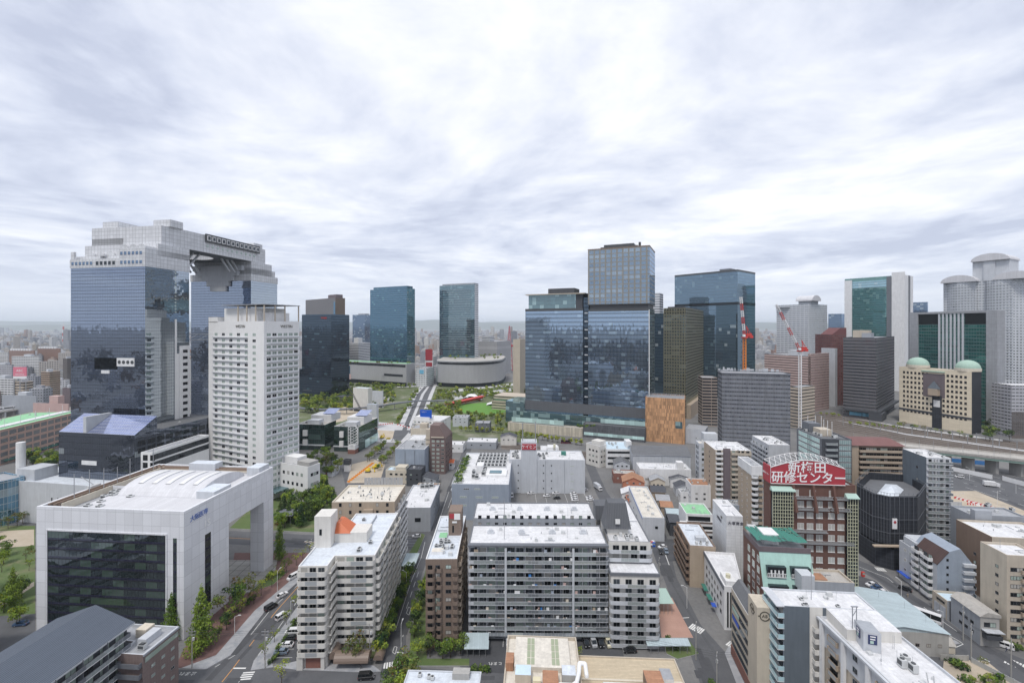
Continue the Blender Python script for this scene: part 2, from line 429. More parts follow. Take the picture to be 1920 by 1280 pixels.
    def roofbox(s, x0, x1, y0, y1, h, mat, name='penthouse', z=None, top=None, label=None):
        b = MB(); z = s.zr if z is None else z
        b.box(x0, x1, y0, y1, z, z + h, 0, bottom=False, top=1 if top else 0); return b.build(name, [mat] + ([top] if top else []), getattr(s, 'roof', s.root), label=label)
    def units(s, n, x0, x1, y0, y1, z=None, size=(1.8, 1.2, 1.5), rows=None, mat='ac_grey'):
        z = s.zr if z is None else z
        for k in range(n):
            if rows: c = k % rows; r = k // rows; x = x0 + (x1 - x0) * (c + .5) / rows; y = y0 + (y1 - y0) * (r + .5) / max(1, math.ceil(n / rows))
            else: x, y = rnd.uniform(x0, x1), rnd.uniform(y0, y1)
            ac_unit(getattr(s, 'roof', s.root), (x, y, z), size, mat)
    def text(s, i, u, v, size, txt, mat, d=.12, name='sign_letters', ext=.05, sp=1.):
        loc, a = s.at(i, u, v, d); return text(txt, size, mat, s.root, loc, a, name, ext, sp)
UNITS = {}
def ac_unit(parent, loc, size=(1.8, 1.2, 1.5), mat='ac_grey', rz=0):
    key = (size, mat)
    if key not in UNITS:
        a, d, h = size; b = MB(); b.box(-a / 2, a / 2, -d / 2, d / 2, .15, h, 0); b.box(-a / 2 + .1, a / 2 - .1, -d / 2 + .1, d / 2 - .1, 0, .15, 1)
        b.cyl(0, 0, h, h + .12, min(a, d) * .38, 10, 1); b.box(-a * .4, a * .4, -d / 2 - .03, -d / 2, h * .3, h * .85, 1)
        UNITS[key] = b.mesh('roof_unit', [mat, 'dark_metal'])
    return link('roof_unit', UNITS[key], parent, loc, rz)
def text(txt, size, mat, parent, loc, rz=0, name='sign_letters', ext=.05, sp=1., flat=False, bold=0., xs=1.):
    cu = bpy.data.curves.new('lettering', 'FONT'); cu.body = txt; cu.size = size; cu.align_x = 'CENTER'; cu.align_y = 'CENTER'; cu.extrude = ext; cu.space_character = sp; cu.offset = bold
    cu.resolution_u = 3
    o = bpy.data.objects.new('lettering', cu); COL.objects.link(o)
    bpy.context.view_layer.update()
    me = bpy.data.meshes.new_from_object(o.evaluated_get(bpy.context.evaluated_depsgraph_get()))
    bpy.data.objects.remove(o)
    me.materials.clear(); me.materials.append(M(mat))
    if not flat: me.transform(Matrix.Rotation(R(90), 4, 'X') @ Matrix.Diagonal((xs, 1, 1, 1)))
    return link(name, me, parent, loc, rz)
# ------------------------------------------------------------------ material table
W = wall
W('w_white', (.72, .72, .72)); W('w_offwhite', (.66, .64, .6)); W('w_cream', (.62, .56, .46), stain=.2); W('w_lgrey', (.52, .54, .57)); W('w_grey', (.34, .36, .39))
W('w_dgrey', (.15, .16, .18)); W('w_char', (.06, .065, .075)); W('w_bluegrey', (.3, .345, .41)); W('w_tan', (.42, .34, .26)); W('w_tan2', (.5, .44, .36)); W('w_beige', (.54, .48, .39))
W('w_brown', (.22, .155, .115)); W('w_redbrown', (.135, .068, .052), stain=.25); W('w_brick', (.24, .11, .085), stain=.25); W('w_dbrick', (.19, .145, .135), joint=(.9, .35, .05), jcol=1.35); W('w_orange', (.5, .2, .12), stain=.25)
W('w_pink', (.52, .37, .34)); W('w_dred', (.16, .06, .06)); W('w_teal', (.4, .6, .54)); W('w_slate', (.12, .145, .17)); W('w_conc', (.38, .37, .35), stain=.3); W('w_purple', (.16, .13, .14))
W('w_panel', (.71, .72, .745), joint=(3.3, 4.2, .12), jcol=.72, stain=.07); W('w_skypanel', (.64, .65, .67), joint=(2.4, 2.4, .2), jcol=.62); W('w_hotel', (.79, .785, .775), stain=.1)
W('w_tilebrown', (.2, .15, .12), joint=(.6, .3, .05), jcol=1.25); W('w_stone', (.52, .47, .38), joint=(1.2, 30, .12), jcol=.7, stain=.45, jv=.14); W('w_dstone', (.09, .095, .105), joint=(1.6, 3., .1), jcol=1.7, stain=.35, jv=.2)
W('w_granite', (.33, .34, .36), joint=(2.4, 3.6, .12), jcol=.6); W('w_domed', (.74, .65, .5), joint=(9, 3.5, .15), jcol=.8, stain=.12); W('w_block', (.7, .715, .73), joint=(1.8, 1.2, .1), jcol=.8); W('w_corr', (.5, .52, .55), joint=(.5, 90, .12), jcol=.8)
W('w_dcorr', (.1, .105, .115), joint=(.6, 90, .15), jcol=1.4); W('w_net', (.02, .023, .03), joint=(1.8, 1.7, .12), jcol=2.4, stain=.7); W('w_greynet', (.15, .16, .185), joint=(1.8, 1.8, .16), jcol=1.8, stain=.5)
W('w_step', (.17, .12, .11), joint=(1.2, .6, .06), jcol=1.3)
W('wood', (.5, .28, .145), joint=(.9, 3.4, .07), jcol=.5, stain=.4, jv=.32)
def roofm(name, c, st=.22, seam=None, jc=.85):
    W(name, c, .85, joint=seam, stain=st, jcol=jc)
roofm('roof_white', (.65, .65, .66), .4, (4.2, 1.1, .05), .88); roofm('roof_cream', (.65, .61, .54), .38, (4.2, 1.1, .05), .88); roofm('roof_blue', (.6, .64, .69), .36, (4.2, 1.1, .05), .88); roofm('roof_grey', (.34, .35, .37), .35); roofm('roof_dgrey', (.14, .145, .155), .3)
roofm('roof_lblue', (.54, .66, .75), .16); roofm('roof_green', (.26, .52, .3), .35); roofm('roof_conc', (.42, .4, .37), .4); roofm('roof_red', (.19, .095, .09), .2, (.9, 90, .1)); roofm('roof_rust', (.38, .2, .12), .5, (.7, 90, .1))
roofm('roof_tile', (.085, .09, .105), .35, (.45, .45, .07), .6); roofm('roof_seam', (.42, .5, .53), .2, (.8, 90, .08)); roofm('roof_dark', (.07, .084, .108), .14, (.42, 90, .11), 1.9); roofm('roof_beigecorr', (.55, .46, .33), .35, (.5, 90, .2), .8); roofm('roof_copper', (.36, .5, .42), .2)
roofm('roof_brown', (.09, .055, .05), .2, (.5, 90, .1), .6); roofm('roof_vault', (.6, .6, .62), .12, (1.2, 90, .08), .85)
paint('frame_white', (.75, .75, .74)); paint('frame_dark', (.06, .06, .065)); paint('frame_alu', (.42, .43, .44), .4, .5); paint('frame_brown', (.12, .09, .075))
paint('dark_metal', (.07, .075, .08), .5); paint('ac_grey', (.55, .56, .56), .6); paint('ac_cream', (.66, .6, .42), .6); paint('steel', (.42, .43, .45), .45, .6); paint('white_paint', (.78, .78, .78)); paint('rail_grey', (.45, .47, .48), .5, .3)
paint('red_sign', (.4, .045, .06)); paint('red_paint', (.55, .05, .04)); paint('orange_paint', (.75, .25, .02)); paint('blue_sign', (.01, .1, .55)); paint('blue_letters', (.12, .2, .5)); paint('pink_sign', (.7, .2, .27)); paint('yellow', (.75, .55, .04)); paint('black', (.015, .015, .017)); paint('green_net', (.05, .2, .16), .8); paint('tower_red', (.4, .03, .06))
paint('navy', (.025, .04, .12)); paint('lemon', (.7, .68, .35)); paint('wire', (.03, .03, .03)); paint('pole_conc', (.36, .35, .33), .85); paint('blue_tarp', (.05, .2, .5)); paint('sky_blue', (.15, .42, .6)); paint('lattice_cream', (.5, .5, .36)); paint('teal_copper', (.4, .54, .48)); paint('red_roof', (.55, .14, .05)); paint('sky_moss', (.34, .38, .26)); paint('tank_cream', (.6, .57, .42)); paint('awning_green', (.05, .2, .16)); paint('awning_brown', (.2, .15, .12)); paint('blue_awning', (.03, .1, .5))
G = glass
G('win_glass', (.75, .82, .9), (.03, .035, .04), 50, 50, refl=(.18, .9), mw=0, mh=0, curt=0, jit=.0, wave=.01)
G('win_dark', (.7, .78, .85), (.01, .011, .013), 50, 50, refl=(.06, .6), mw=0, mh=0, curt=0)
G('win_pale', (.75, .85, .85), (.21, .25, .22), 50, 50, refl=(.14, .8), mw=0, mh=0, curt=0)
G('win_curtain', (.75, .8, .85), (.26, .25, .23), 50, 50, refl=(.12, .8), mw=0, mh=0, curt=0)
G('win_black', (.6, .7, .8), (.008, .009, .01), 50, 50, refl=(.04, .5), mw=0, mh=0, curt=0)
G('rail_glass', (.7, .76, .8), (.16, .175, .19), 1.2, 9, refl=(.12, .7), mull=(.4, .4, .4), mw=.07, mh=0, curt=.2)
G('rail_frost', (.7, .8, .85), (.26, .37, .4), 1.4, 9, refl=(.15, .7), mull=(.5, .5, .5), mw=.05, mh=0, curt=.0)
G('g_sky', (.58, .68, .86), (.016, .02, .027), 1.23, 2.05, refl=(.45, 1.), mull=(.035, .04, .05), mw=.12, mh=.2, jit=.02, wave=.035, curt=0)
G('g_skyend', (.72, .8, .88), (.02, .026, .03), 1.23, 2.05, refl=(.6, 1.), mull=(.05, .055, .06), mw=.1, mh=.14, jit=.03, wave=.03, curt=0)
G('g_annex', (.5, .56, .68), (.01, .012, .016), 1.2, 3.4, refl=(.3, .9), mull=(.03, .035, .045), mw=.14, mh=.22, jit=.03, wave=.06, curt=.03)
G('g_solar', (.6, .66, .95), (.11, .13, .21), 1.1, 2.4, refl=(.45, 1.), mull=(.45, .47, .52), mw=.16, mh=.16, jit=.01, wave=.01, curt=0)
G('g_south', (.6, .78, 1.), (.018, .027, .04), 1.35, 4.2, refl=(.5, 1.), mull=(.2, .23, .26), mw=.13, mh=.12, span=.36, spancol=(.025, .035, .05), jit=.04, wave=.025, curt=.1, curtcol=(.22, .29, .33))
G('g_tophotel', (.6, .75, .95), (.06, .085, .1), 5.6, 4.3, refl=(.3, .9), mull=(.27, .26, .235), mw=1.5, mh=.9, jit=.02, wave=.01, curt=.1, curtcol=(.2, .24, .25))
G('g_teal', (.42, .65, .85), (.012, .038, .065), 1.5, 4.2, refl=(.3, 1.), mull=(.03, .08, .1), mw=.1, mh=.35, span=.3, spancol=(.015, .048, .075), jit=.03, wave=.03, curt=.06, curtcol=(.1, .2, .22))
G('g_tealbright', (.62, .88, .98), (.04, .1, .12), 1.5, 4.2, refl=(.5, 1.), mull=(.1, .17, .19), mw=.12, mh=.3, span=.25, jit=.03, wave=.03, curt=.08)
G('g_tower2', (.5, .7, .78), (.015, .035, .05), 1.4, 4.1, refl=(.3, 1.), mull=(.28, .33, .34), mw=.05, mh=.42, jit=.03, wave=.02, curt=.12, curtcol=(.11, .17, .18))
G('g_black', (.35, .48, .62), (.006, .01, .017), 1.6, 4., refl=(.2, .8), mull=(.02, .03, .04), mw=.12, mh=.3, span=.35, spancol=(.008, .012, .02), jit=.04, wave=.02, curt=.06, curtcol=(.06, .1, .12))
G('g_jp', (.48, .67, .86), (.02, .04, .055), 1.4, 4.5, refl=(.34, 1.), mull=(.1, .13, .15), mw=.3, mh=.3, jit=.03, wave=.04, curt=.08, curtcol=(.12, .18, .2))
G('g_jpdark', (.4, .6, .75), (.01, .02, .03), 1.4, 4.5, refl=(.2, .9), mull=(.05, .07, .08), mw=.3, mh=.4, jit=.03, wave=.03, curt=.06)
G('g_olive', (.74, .78, .66), (.025, .028, .022), 2.9, 3.6, refl=(.32, .9), mull=(.19, .18, .125), mw=1.1, mh=1.3, jit=.06, wave=.02, curt=.14, curtcol=(.17, .18, .14))
G('g_green', (.5, .78, .76), (.02, .075, .07), 1.5, 3.9, refl=(.32, .9), mull=(.12, .2, .19), mw=.1, mh=.4, span=.3, spancol=(.06, .14, .13), jit=.03, wave=.02, curt=.12, curtcol=(.14, .24, .22))
G('g_teal2', (.35, .7, .66), (.006, .06, .055), 2.4, 3.7, refl=(.22, .9), mull=(.1, .16, .16), mw=.25, mh=.9, jit=.03, wave=.02, curt=.1, curtcol=(.05, .16, .15))
G('g_blue', (.5, .65, .85), (.02, .04, .07), 1.8, 4., refl=(.3, .9), mull=(.1, .13, .18), mw=.2, mh=.5, jit=.03, curt=.1)
G('g_dgreen', (.5, .62, .62), (.008, .02, .017), 1.8, 4.4, refl=(.22, .9), mull=(.04, .055, .055), mw=.14, mh=.4, jit=.06, wave=.07, curt=.1, curtcol=(.06, .1, .09))
G('g_pod', (.6, .8, .85), (.05, .09, .1), 1.4, 4., refl=(.25, .9), mull=(.1, .12, .13), mw=.12, mh=.3, jit=.04, wave=.03, curt=.25, curtcol=(.3, .42, .42))
G('g_clinic', (.45, .52, .6), (.012, .018, .018), 1.35, 3.15, refl=(.2, .8), mull=(.02, .02, .03), mw=.13, mh=.35, span=.32, spancol=(.025, .025, .05), jit=.05, wave=.06, curt=.34, curtcol=(.055, .085, .065))
G('g_curve', (.45, .7, .9), (.03, .1, .16), 1.6, 3.8, refl=(.35, 1.), mull=(.45, .5, .52), mw=.15, mh=.3, curt=.1)
G('g_panelglass', (.8, .92, .92), (.35, .48, .46), 1.5, 9., refl=(.15, .7), mull=(.3, .36, .36), mw=.1, mh=.1, curt=.0)
PU = punch
PU('p_owner', (.15, .125, .115), 1.7, 60, .45, .9, .05, gcol=(.05, .055, .06), var=.1); PU('p_ownerside', (.17, .13, .105), 6, 60, .0, .1)
PU('p_netband', (.19, .2, .225), 1.9, 3.6, .92, .34, .4, gcol=(.06, .065, .08), var=.25, stain=.3, refl=.08)
PU('p_dgrey', (.13, .125, .135), 60, 3.6, 1., .42, .5, gcol=(.03, .033, .04), var=.0, refl=.15); PU('p_pink', (.5, .36, .33), 2.2, 3.3, .45, .5); PU('p_pinkband', (.52, .39, .365), 40, 3.2, 1., .35, .3, gcol=(.12, .09, .09), var=0)
PU('p_white', (.62, .63, .65), 3.2, 3.4, .55, .42); PU('p_whiteband', (.62, .63, .65), 60, 3.6, 1., .42, .3, gcol=(.1, .11, .13), var=.0); PU('p_hotel2', (.55, .57, .6), 3.3, 3.4, .5, .42, gcol=(.05, .06, .07)); PU('p_hotelband', (.56, .57, .6), 7, 3.4, .9, .45, .3, gcol=(.13, .15, .17), var=.3)
PU('p_cream', (.66, .56, .4), 4.6, 4.2, .4, .42, gcol=(.02, .02, .02), var=.05); PU('p_banded', (.5, .43, .35), 60, 3.4, 1., .36, .35, gcol=(.03, .03, .035), var=0); PU('p_greyband', (.42, .42, .45), 3.2, 3.2, .8, .4, gcol=(.08, .085, .1))
PU('p_brown', (.2, .115, .09), 3.4, 3., .8, .42, gcol=(.2, .2, .21), var=.4); PU('p_dred', (.17, .065, .06), 3, 3.4, .5, .35); PU('p_fins', (.42, .42, .43), 1.7, 60, .3, .9, .05, gcol=(.22, .22, .23), var=.2); PU('p_redpod', (.3, .11, .1), 3, 4, .4, .5)
PU('p_city', (.5, .5, .5), 3.1, 3.3, .55, .42, attr=True, var=.3); PU('p_cityband', (.5, .5, .5), 40, 3.1, 1., .4, .4, gcol=(.08, .085, .09), attr=True, var=.0)
PU('p_pinkframe', (.5, .34, .28), 7.2, 5.2, .84, .62, .2, gcol=(.05, .05, .055), var=.3); PU('p_apt', (.5, .48, .45), 3.4, 2.9, .8, .42, .42, gcol=(.05, .05, .055), var=.3); PU('p_warm', (.36, .27, .2), 60, 2.95, 1., .38, .5, gcol=(.05, .04, .04), var=0)
PU('p_carpark', (.34, .28, .24), 9, 3.2, .95, .6, .35, gcol=(.03, .025, .025), var=.05); PU('p_scaf', (.3, .31, .33), 1.9, 1.9, .82, .8, .1, gcol=(.1, .11, .13), var=.25)
m, t_, out_ = newmat('letter_white'); b_ = t_.new('ShaderNodeBsdfPrincipled', Base__Color=(.82, .82, .82), Roughness=.5); t_.l.new(b_.outputs[0], out_.inputs[0])
paint('letter_dark', (.1, .09, .07)); paint('letter_black', (.04, .04, .06)); paint('letter_pale', (.74, .74, .72))
def cyl_wall(mb, pts, z0, z1, mat=0):
    """vertical wall along a plan polyline with running u"""
    u = 0
    for p, q in zip(pts, pts[1:]):
        d = math.dist(p, q); mb.poly([(*p, z0), (*q, z0), (*q, z1), (*p, z1)], mat, [(u, z0), (u + d, z0), (u + d, z1), (u, z1)]); u += d
def vault(mb, x0, x1, y0, y1, z, h, mat=0, n=10, axis='x'):
    """barrel roof: axis is the direction its ridge runs"""
    prof = [(math.cos(math.pi * k / n), math.sin(math.pi * k / n)) for k in range(n + 1)]
    if axis == 'x':
        cy, ry = (y0 + y1) / 2, (y1 - y0) / 2; r = [[(x, cy - ry * c, z + h * s) for c, s in prof] for x in (x0, x1)]
    else:
        cx, rx = (x0 + x1) / 2, (x1 - x0) / 2; r = [[(cx + rx * c, y, z + h * s) for c, s in prof] for y in (y0, y1)]
    return mb.loft(r, mat, closed=False)
def bpx(b, px, i=0):
    """local x (edge 0) or y (edge 1) of the picture column px on that wall"""
    k = (px - CX) / F; X, Y = b.root.location.x, b.root.location.y; t = b.th
    d = (math.cos(t), -math.sin(t)) if i == 0 else (math.sin(t), math.cos(t))
    return (k * Y - X) / (d[0] - k * d[1])
def bz(b, py, x=0, y=0):
    t = b.th; Y = b.root.location.y - x * math.sin(t) + y * math.cos(t)
    return Z_(py, Y)
# ================================================================== ground, roads, hills
ground('g_base', (.125, .127, .13), (.22, .215, .21), .05, .8, (.16, .155, .15)); ground('asphalt', (.085, .087, .094), (.125, .128, .136), .1, 1.2, (.1, .103, .11)); ground('asphalt_dark', (.06, .062, .068), (.09, .092, .1), .12, 1.2)
ground('paving', (.27, .28, .3), (.4, .4, .41), .3, .25, (.22, .24, .27)); ground('brickwalk', (.13, .075, .07), (.19, .11, .1), .3, 2.); ground('plaza', (.3, .29, .27), (.37, .36, .34), .2, 2., uvgrid=(4, 4, .25), gcol=(.12, .12, .12)); ground('lightpave', (.44, .44, .45), (.56, .56, .56), .1, 1.)
ground('sand', (.42, .35, .26), (.52, .45, .36), .1, 1., (.36, .31, .25)); ground('grass', (.075, .125, .035), (.125, .165, .06), .1, 1.5, (.2, .185, .11)); ground('lawn', (.09, .22, .03), (.13, .28, .045), .06, .8); ground('parkfloor', (.07, .11, .035), (.15, .16, .08), .05, .4, (.26, .25, .2)); ground('ballast', (.11, .09, .078), (.18, .155, .135), .08, 1.2); ground('terracotta', (.4, .24, .19), (.48, .3, .24), .2, 2.)
paint('marking', (.72, .72, .7), .7); paint('marking_orange', (.62, .3, .08), .7)
ground('hillmat', (.035, .06, .03), (.07, .09, .045), .0012, .005, (.09, .1, .06))
b = MB(); b.poly([(-60000, -20000, 0), (60000, -20000, 0), (60000, 60000, 0), (-60000, 60000, 0)]); struct(b.build('ground', 'g_base'))
def flat(name, pts, mat, z, world=False):
    q = pts if world else [P(*p) for p in pts]
    a = sum(q[i][0] * q[(i + 1) % len(q)][1] - q[(i + 1) % len(q)][0] * q[i][1] for i in range(len(q)))
    if a < 0: q = q[::-1]
    return struct(MB().poly([(*p, z) for p in q]).build(name, mat))
def slab(name, pts, mat, h=.13, z0=0.):
    q = [P(*p) for p in pts]; a = sum(q[i][0] * q[(i + 1) % len(q)][1] - q[(i + 1) % len(q)][0] * q[i][1] for i in range(len(q)))
    if a < 0: q = q[::-1]
    return struct(MB().prism(q, z0, h, 1, 0, False).build(name, [mat, 'lightpave']))
Z1, Z2, Z3, Z4 = .012, .024, .036, .048
flat('street', [(-400, 950), (0, 962), (340, 990), (640, 1005), (640, 1030), (340, 1015), (0, 985), (-400, 970)], 'asphalt', Z1)
flat('avenue', [(360, 1400), (386, 1254), (432, 1228), (498, 1144), (557, 1092), (600, 1029), (640, 1029), (600, 1077), (531, 1174), (478, 1232), (470, 1400)], 'asphalt', Z2)
flat('street', [(200, 1257), (386, 1254), (470, 1250), (560, 1250), (714, 1258), (770, 1250), (945, 1262), (945, 1400), (200, 1400)], 'asphalt', Z3)
flat('lane', [(714, 1258), (732, 1175), (774, 1070), (792, 1020), (822, 965), (847, 897), (860, 867), (868, 840), (884, 840), (876, 867), (864, 897), (845, 950), (812, 1015), (796, 1060), (762, 1175), (760, 1256)], 'asphalt', Z1)
flat('lane', [(1352, 1400), (1295, 1227), (1269, 1149), (1235, 1059), (1210, 1000), (1170, 900), (1196, 900), (1252, 1010), (1268, 1081), (1314, 1171), (1362, 1224), (1420, 1400)], 'asphalt', Z1)
flat('lane', [(1097, 868), (1113, 868), (1137, 920), (1165, 962), (1140, 966), (1118, 925)], 'asphalt', Z1)
flat('lane', [(640, 878), (742, 878), (700, 940), (640, 1010), (600, 1010), (650, 920)], 'asphalt', Z1)
flat('road', [(1560, 1040), (1600, 1045), (1640, 1062), (1666, 1079), (1820, 1197), (1990, 1262), (1990, 1400), (1760, 1262), (1690, 1240), (1690, 1222), (1741, 1216), (1805, 1205), (1745, 1167), (1647, 1089), (1600, 1062)], 'asphalt', Z2)
flat('car_park', [(1590, 1072), (1640, 1088), (1745, 1168), (1660, 1180), (1590, 1130)], 'asphalt_dark', Z1)
flat('car_park', [(980, 914), (1108, 914), (1118, 946), (975, 946)], 'g_base', Z1 + .01); flat('car_park', [(870, 1192), (1160, 1192), (1180, 1270), (860, 1270)], 'asphalt_dark', Z1); flat('car_park', [(540, 1160), (572, 1160), (566, 1243), (480, 1243)], 'asphalt_dark', Z1); flat('car_park', [(752, 996), (806, 996), (790, 1030), (735, 1030)], 'asphalt', Z1 + .004); flat('car_park', [(1216, 1012), (1262, 1010), (1270, 1050), (1232, 1056)], 'asphalt_dark', Z1 + .004)
flat('highway', [(1760, 868), (1990, 905), (1990, 990), (1760, 935)], 'asphalt', Z1); flat('building_site', [(1760, 920), (1830, 920), (1990, 985), (1990, 1040), (1740, 985)], 'sand', Z2); flat('site_verge', [(1812, 950), (1890, 955), (1905, 966), (1830, 960)], 'grass', Z3)
flat('street', [(1740, 960), (1990, 968), (1990, 990), (1740, 978)], 'asphalt', Z3 + .005)
slab('pavement', [(386, 1254), (432, 1228), (498, 1144), (557, 1092), (592, 1036), (581, 1036), (540, 1092), (478, 1144), (405, 1228), (340, 1252)], 'paving'); slab('pavement', [(470, 1256), (476, 1238), (531, 1174), (600, 1077), (610, 1077), (545, 1174), (508, 1235), (512, 1250)], 'paving')
slab('pavement', [(512, 1250), (560, 1238), (700, 1247), (714, 1258), (690, 1260), (560, 1255)], 'paving')
slab('promenade', [(340, 1252), (405, 1228), (478, 1144), (540, 1092), (581, 1036), (440, 1036), (425, 1120), (345, 1215), (328, 1252)], 'brickwalk', .1); slab('plaza', [(425, 1050), (520, 1050), (515, 1076), (470, 1110), (420, 1120)], 'plaza', .14)
slab('garden', [(500, 925), (625, 925), (640, 1000), (430, 990)], 'grass', .1); slab('garden', [(495, 1086), (540, 1070), (512, 1096), (470, 1110)], 'grass', .2)
slab('green_strip', [(740, 1080), (790, 1000), (797, 1003), (770, 1066), (730, 1172), (712, 1235), (690, 1235)], 'grass', .25); slab('green_strip', [(770, 1190), (800, 1060), (812, 1060), (800, 1235), (880, 1235), (880, 1248), (765, 1248)], 'grass', .2)
flat('park_ground', [(555, 720), (1000, 716), (1010, 830), (560, 815)], 'parkfloor', Z1)
lw = [P(905 + 50 * math.cos(a), 766 + 11 * math.sin(a)) for a in [2 * math.pi * q / 24 for q in range(24)]]; flat('park_lawn', lw, 'lawn', Z3, True)
flat('park_avenue', [(742, 812), (751, 790), (774, 739), (790, 722), (820, 718), (812, 739), (785, 812)], 'lightpave', Z2)
for a, c in ((.22, .42), (.56, .82)): flat('carriageway', [(742 + 43 * a, 812), (774 + 38 * a, 739), (792 + 26 * a, 722), (792 + 26 * c, 722), (774 + 38 * c, 739), (742 + 43 * c, 812)], 'asphalt', Z3)
flat('boulevard', [(790, 722), (800, 700), (806, 676), (812, 676), (817, 700), (822, 722)], 'asphalt', Z1 + .004); flat('crossing', [(745, 718), (880, 712), (880, 722), (745, 726)], 'lightpave', Z1 + .002)
flat('park_path', [(590, 786), (640, 764), (690, 752), (735, 756), (700, 770), (640, 790), (600, 796)], 'sand', Z2); flat('park_path', [(640, 752), (680, 744), (740, 744), (740, 748), (690, 756)], 'lightpave', Z3); flat('park_path', [(850, 744), (990, 722), (990, 727), (850, 750)], 'lightpave', Z2); flat('park_path', [(830, 732), (985, 716), (985, 720), (830, 737)], 'lightpave', Z2)
flat('building_site', [(700, 860), (722, 870), (712, 905), (650, 905), (660, 870)], 'sand', Z2); flat('building_site', [(705, 790), (790, 800), (780, 830), (705, 828)], 'lightpave', Z1 + .004); flat('turning_circle', [(708, 806), (745, 808), (752, 822), (712, 822)], 'sand', Z3); flat('street', [(740, 806), (770, 806), (752, 826), (735, 826)], 'asphalt', Z4)
flat('left_park', [(-400, 985), (66, 985), (66, 1260), (-400, 1300)], 'grass', Z2); flat('park_path', [(-200, 1005), (64, 992), (64, 1022), (-200, 1045)], 'sand', Z3); flat('park_path', [(-50, 1150), (64, 1090), (64, 1098), (-50, 1170)], 'sand', Z3); flat('car_park', [(-100, 1160), (66, 1150), (66, 1230), (-100, 1240)], 'asphalt', Z4)
flat('railway_bed', [(1480, 772), (1560, 774), (1700, 800), (1990, 838), (1990, 880), (1690, 835), (1480, 800)], 'ballast', Z2); flat('rail_platform', [(1560, 786), (1700, 812), (1990, 852), (1990, 856), (1700, 815)], 'lightpave', Z3); flat('rail_platform', [(1600, 784), (1720, 803), (1880, 824), (1880, 827), (1720, 806)], 'lightpave', Z3); flat('railway_bed', [(940, 829), (1110, 848), (1110, 862), (940, 842)], 'ballast', Z2)
slab('flower_court', [(1232, 1120), (1260, 1120), (1300, 1195), (1240, 1195)], 'terracotta', .1); slab('green_strip', [(1240, 1196), (1290, 1198), (1310, 1225), (1270, 1235), (1250, 1225)], 'grass', .15); slab('waste_ground', [(1770, 1236), (1850, 1240), (1960, 1330), (1760, 1330)], 'sand', .3); slab('traffic_island', [(1690, 1206), (1790, 1200), (1800, 1206), (1741, 1215), (1690, 1221)], 'paving', .13)
slab('pavement', [(1359, 1224), (1366, 1212), (1390, 1222), (1440, 1330), (1400, 1330)], 'paving')
# markings
def strip(b, p, q, w, z, wq=None, world=False):
    p, q = (p, q) if world else (P(*p), P(*q)); p, q = Vector(p), Vector(q); d = (q - p).normalized(); n_ = Vector((-d.y, d.x)) * w / 2
    b.poly([(*(p - n_), z), (*(q - n_), z), (*(q + n_), z), (*(p + n_), z)])
def path(name, pts, w, z, mat='marking', dash=None, ):
    b = MB(); pw = [Vector(P(*p)) for p in pts]
    for p, q in zip(pw, pw[1:]):
        L = (q - p).length
        if dash:
            t = 0
            while t < L: strip(b, p + (q - p) * t / L, p + (q - p) * min(1, (t + dash[0]) / L), w, z, world=True); t += dash[0] + dash[1]
        else: strip(b, p, q, w, z, world=True)
    # every strip must face up
    b.f = [f if (Vector(b.v[f[1]]) - Vector(b.v[f[0]])).cross(Vector(b.v[f[2]]) - Vector(b.v[f[1]])).z > 0 else f[::-1] for f in b.f]
    return struct(b.build(name, mat))
def zebra(name, p, q, n, w, z, L):
    """zebra crossing: n bars spread from p to q, each w wide and L long across"""
    b = MB(); p, q = Vector(P(*p)), Vector(P(*q)); d = (q - p).normalized(); s = Vector((-d.y, d.x)) * L / 2
    for i in range(n): c = p + (q - p) * (i + .5) / n; b.poly([(*(c - d * w / 2 - s), z), (*(c + d * w / 2 - s), z), (*(c + d * w / 2 + s), z), (*(c - d * w / 2 + s), z)])
    return struct(b.build(name, 'marking'))
path('centre_line', [(416, 1278), (437, 1252), (498, 1170), (519, 1144), (560, 1098), (605, 1050)], .22, Z4, 'marking_orange'); path('edge_line', [(403, 1250), (440, 1228), (506, 1144), (565, 1090)], .16, Z4); path('edge_line', [(484, 1228), (524, 1174), (590, 1080)], .16, Z4, dash=(3, 3)); path('stop_line', [(437, 1252), (461, 1252)], .5, Z4); path('centre_line', [(0, 974), (340, 1003), (600, 1017)], .2, Z3, 'marking_orange')
zebra('zebra_crossing', (455, 1279), (468, 1258), 5, .5, Z4, 3.4); zebra('zebra_crossing', (718, 1251), (757, 1246), 8, .5, Z4, 4); zebra('zebra_crossing', (1294, 1172), (1318, 1184), 7, .5, Z3, 3.4); zebra('zebra_crossing', (1364, 1204), (1382, 1214), 5, .5, Z3, 3); zebra('zebra_crossing', (1884, 1236), (1960, 1268), 12, .5, Z4, 4); zebra('zebra_crossing', (575, 1012), (592, 1026), 6, .5, Z3, 4); zebra('zebra_crossing', (1642, 1066), (1660, 1068), 5, .5, Z4, 3)
path('edge_line', [(733, 1208), (770, 1092), (790, 1044), (797, 1015)], .16, Z3); path('edge_line', [(752, 1208), (757, 1185)], .16, Z3); path('edge_line', [(762, 1140), (790, 1056)], .16, Z3, dash=(4, 3)); path('edge_line', [(826, 968), (850, 897), (864, 862)], .16, Z3); path('edge_line', [(840, 952), (860, 897), (870, 866)], .16, Z3); path('stop_line', [(744, 1222), (757, 1224)], .4, Z4)
for (px, py) in ((738, 1222), (764, 1149)):
    x, y = P(px, py); path('road_diamond', [(px - 2, py), (px + 2, py - 12), (px + 6.5, py - 9), (px + 3, py + 3.5), (px - 2, py)], .16, Z3 + .004)
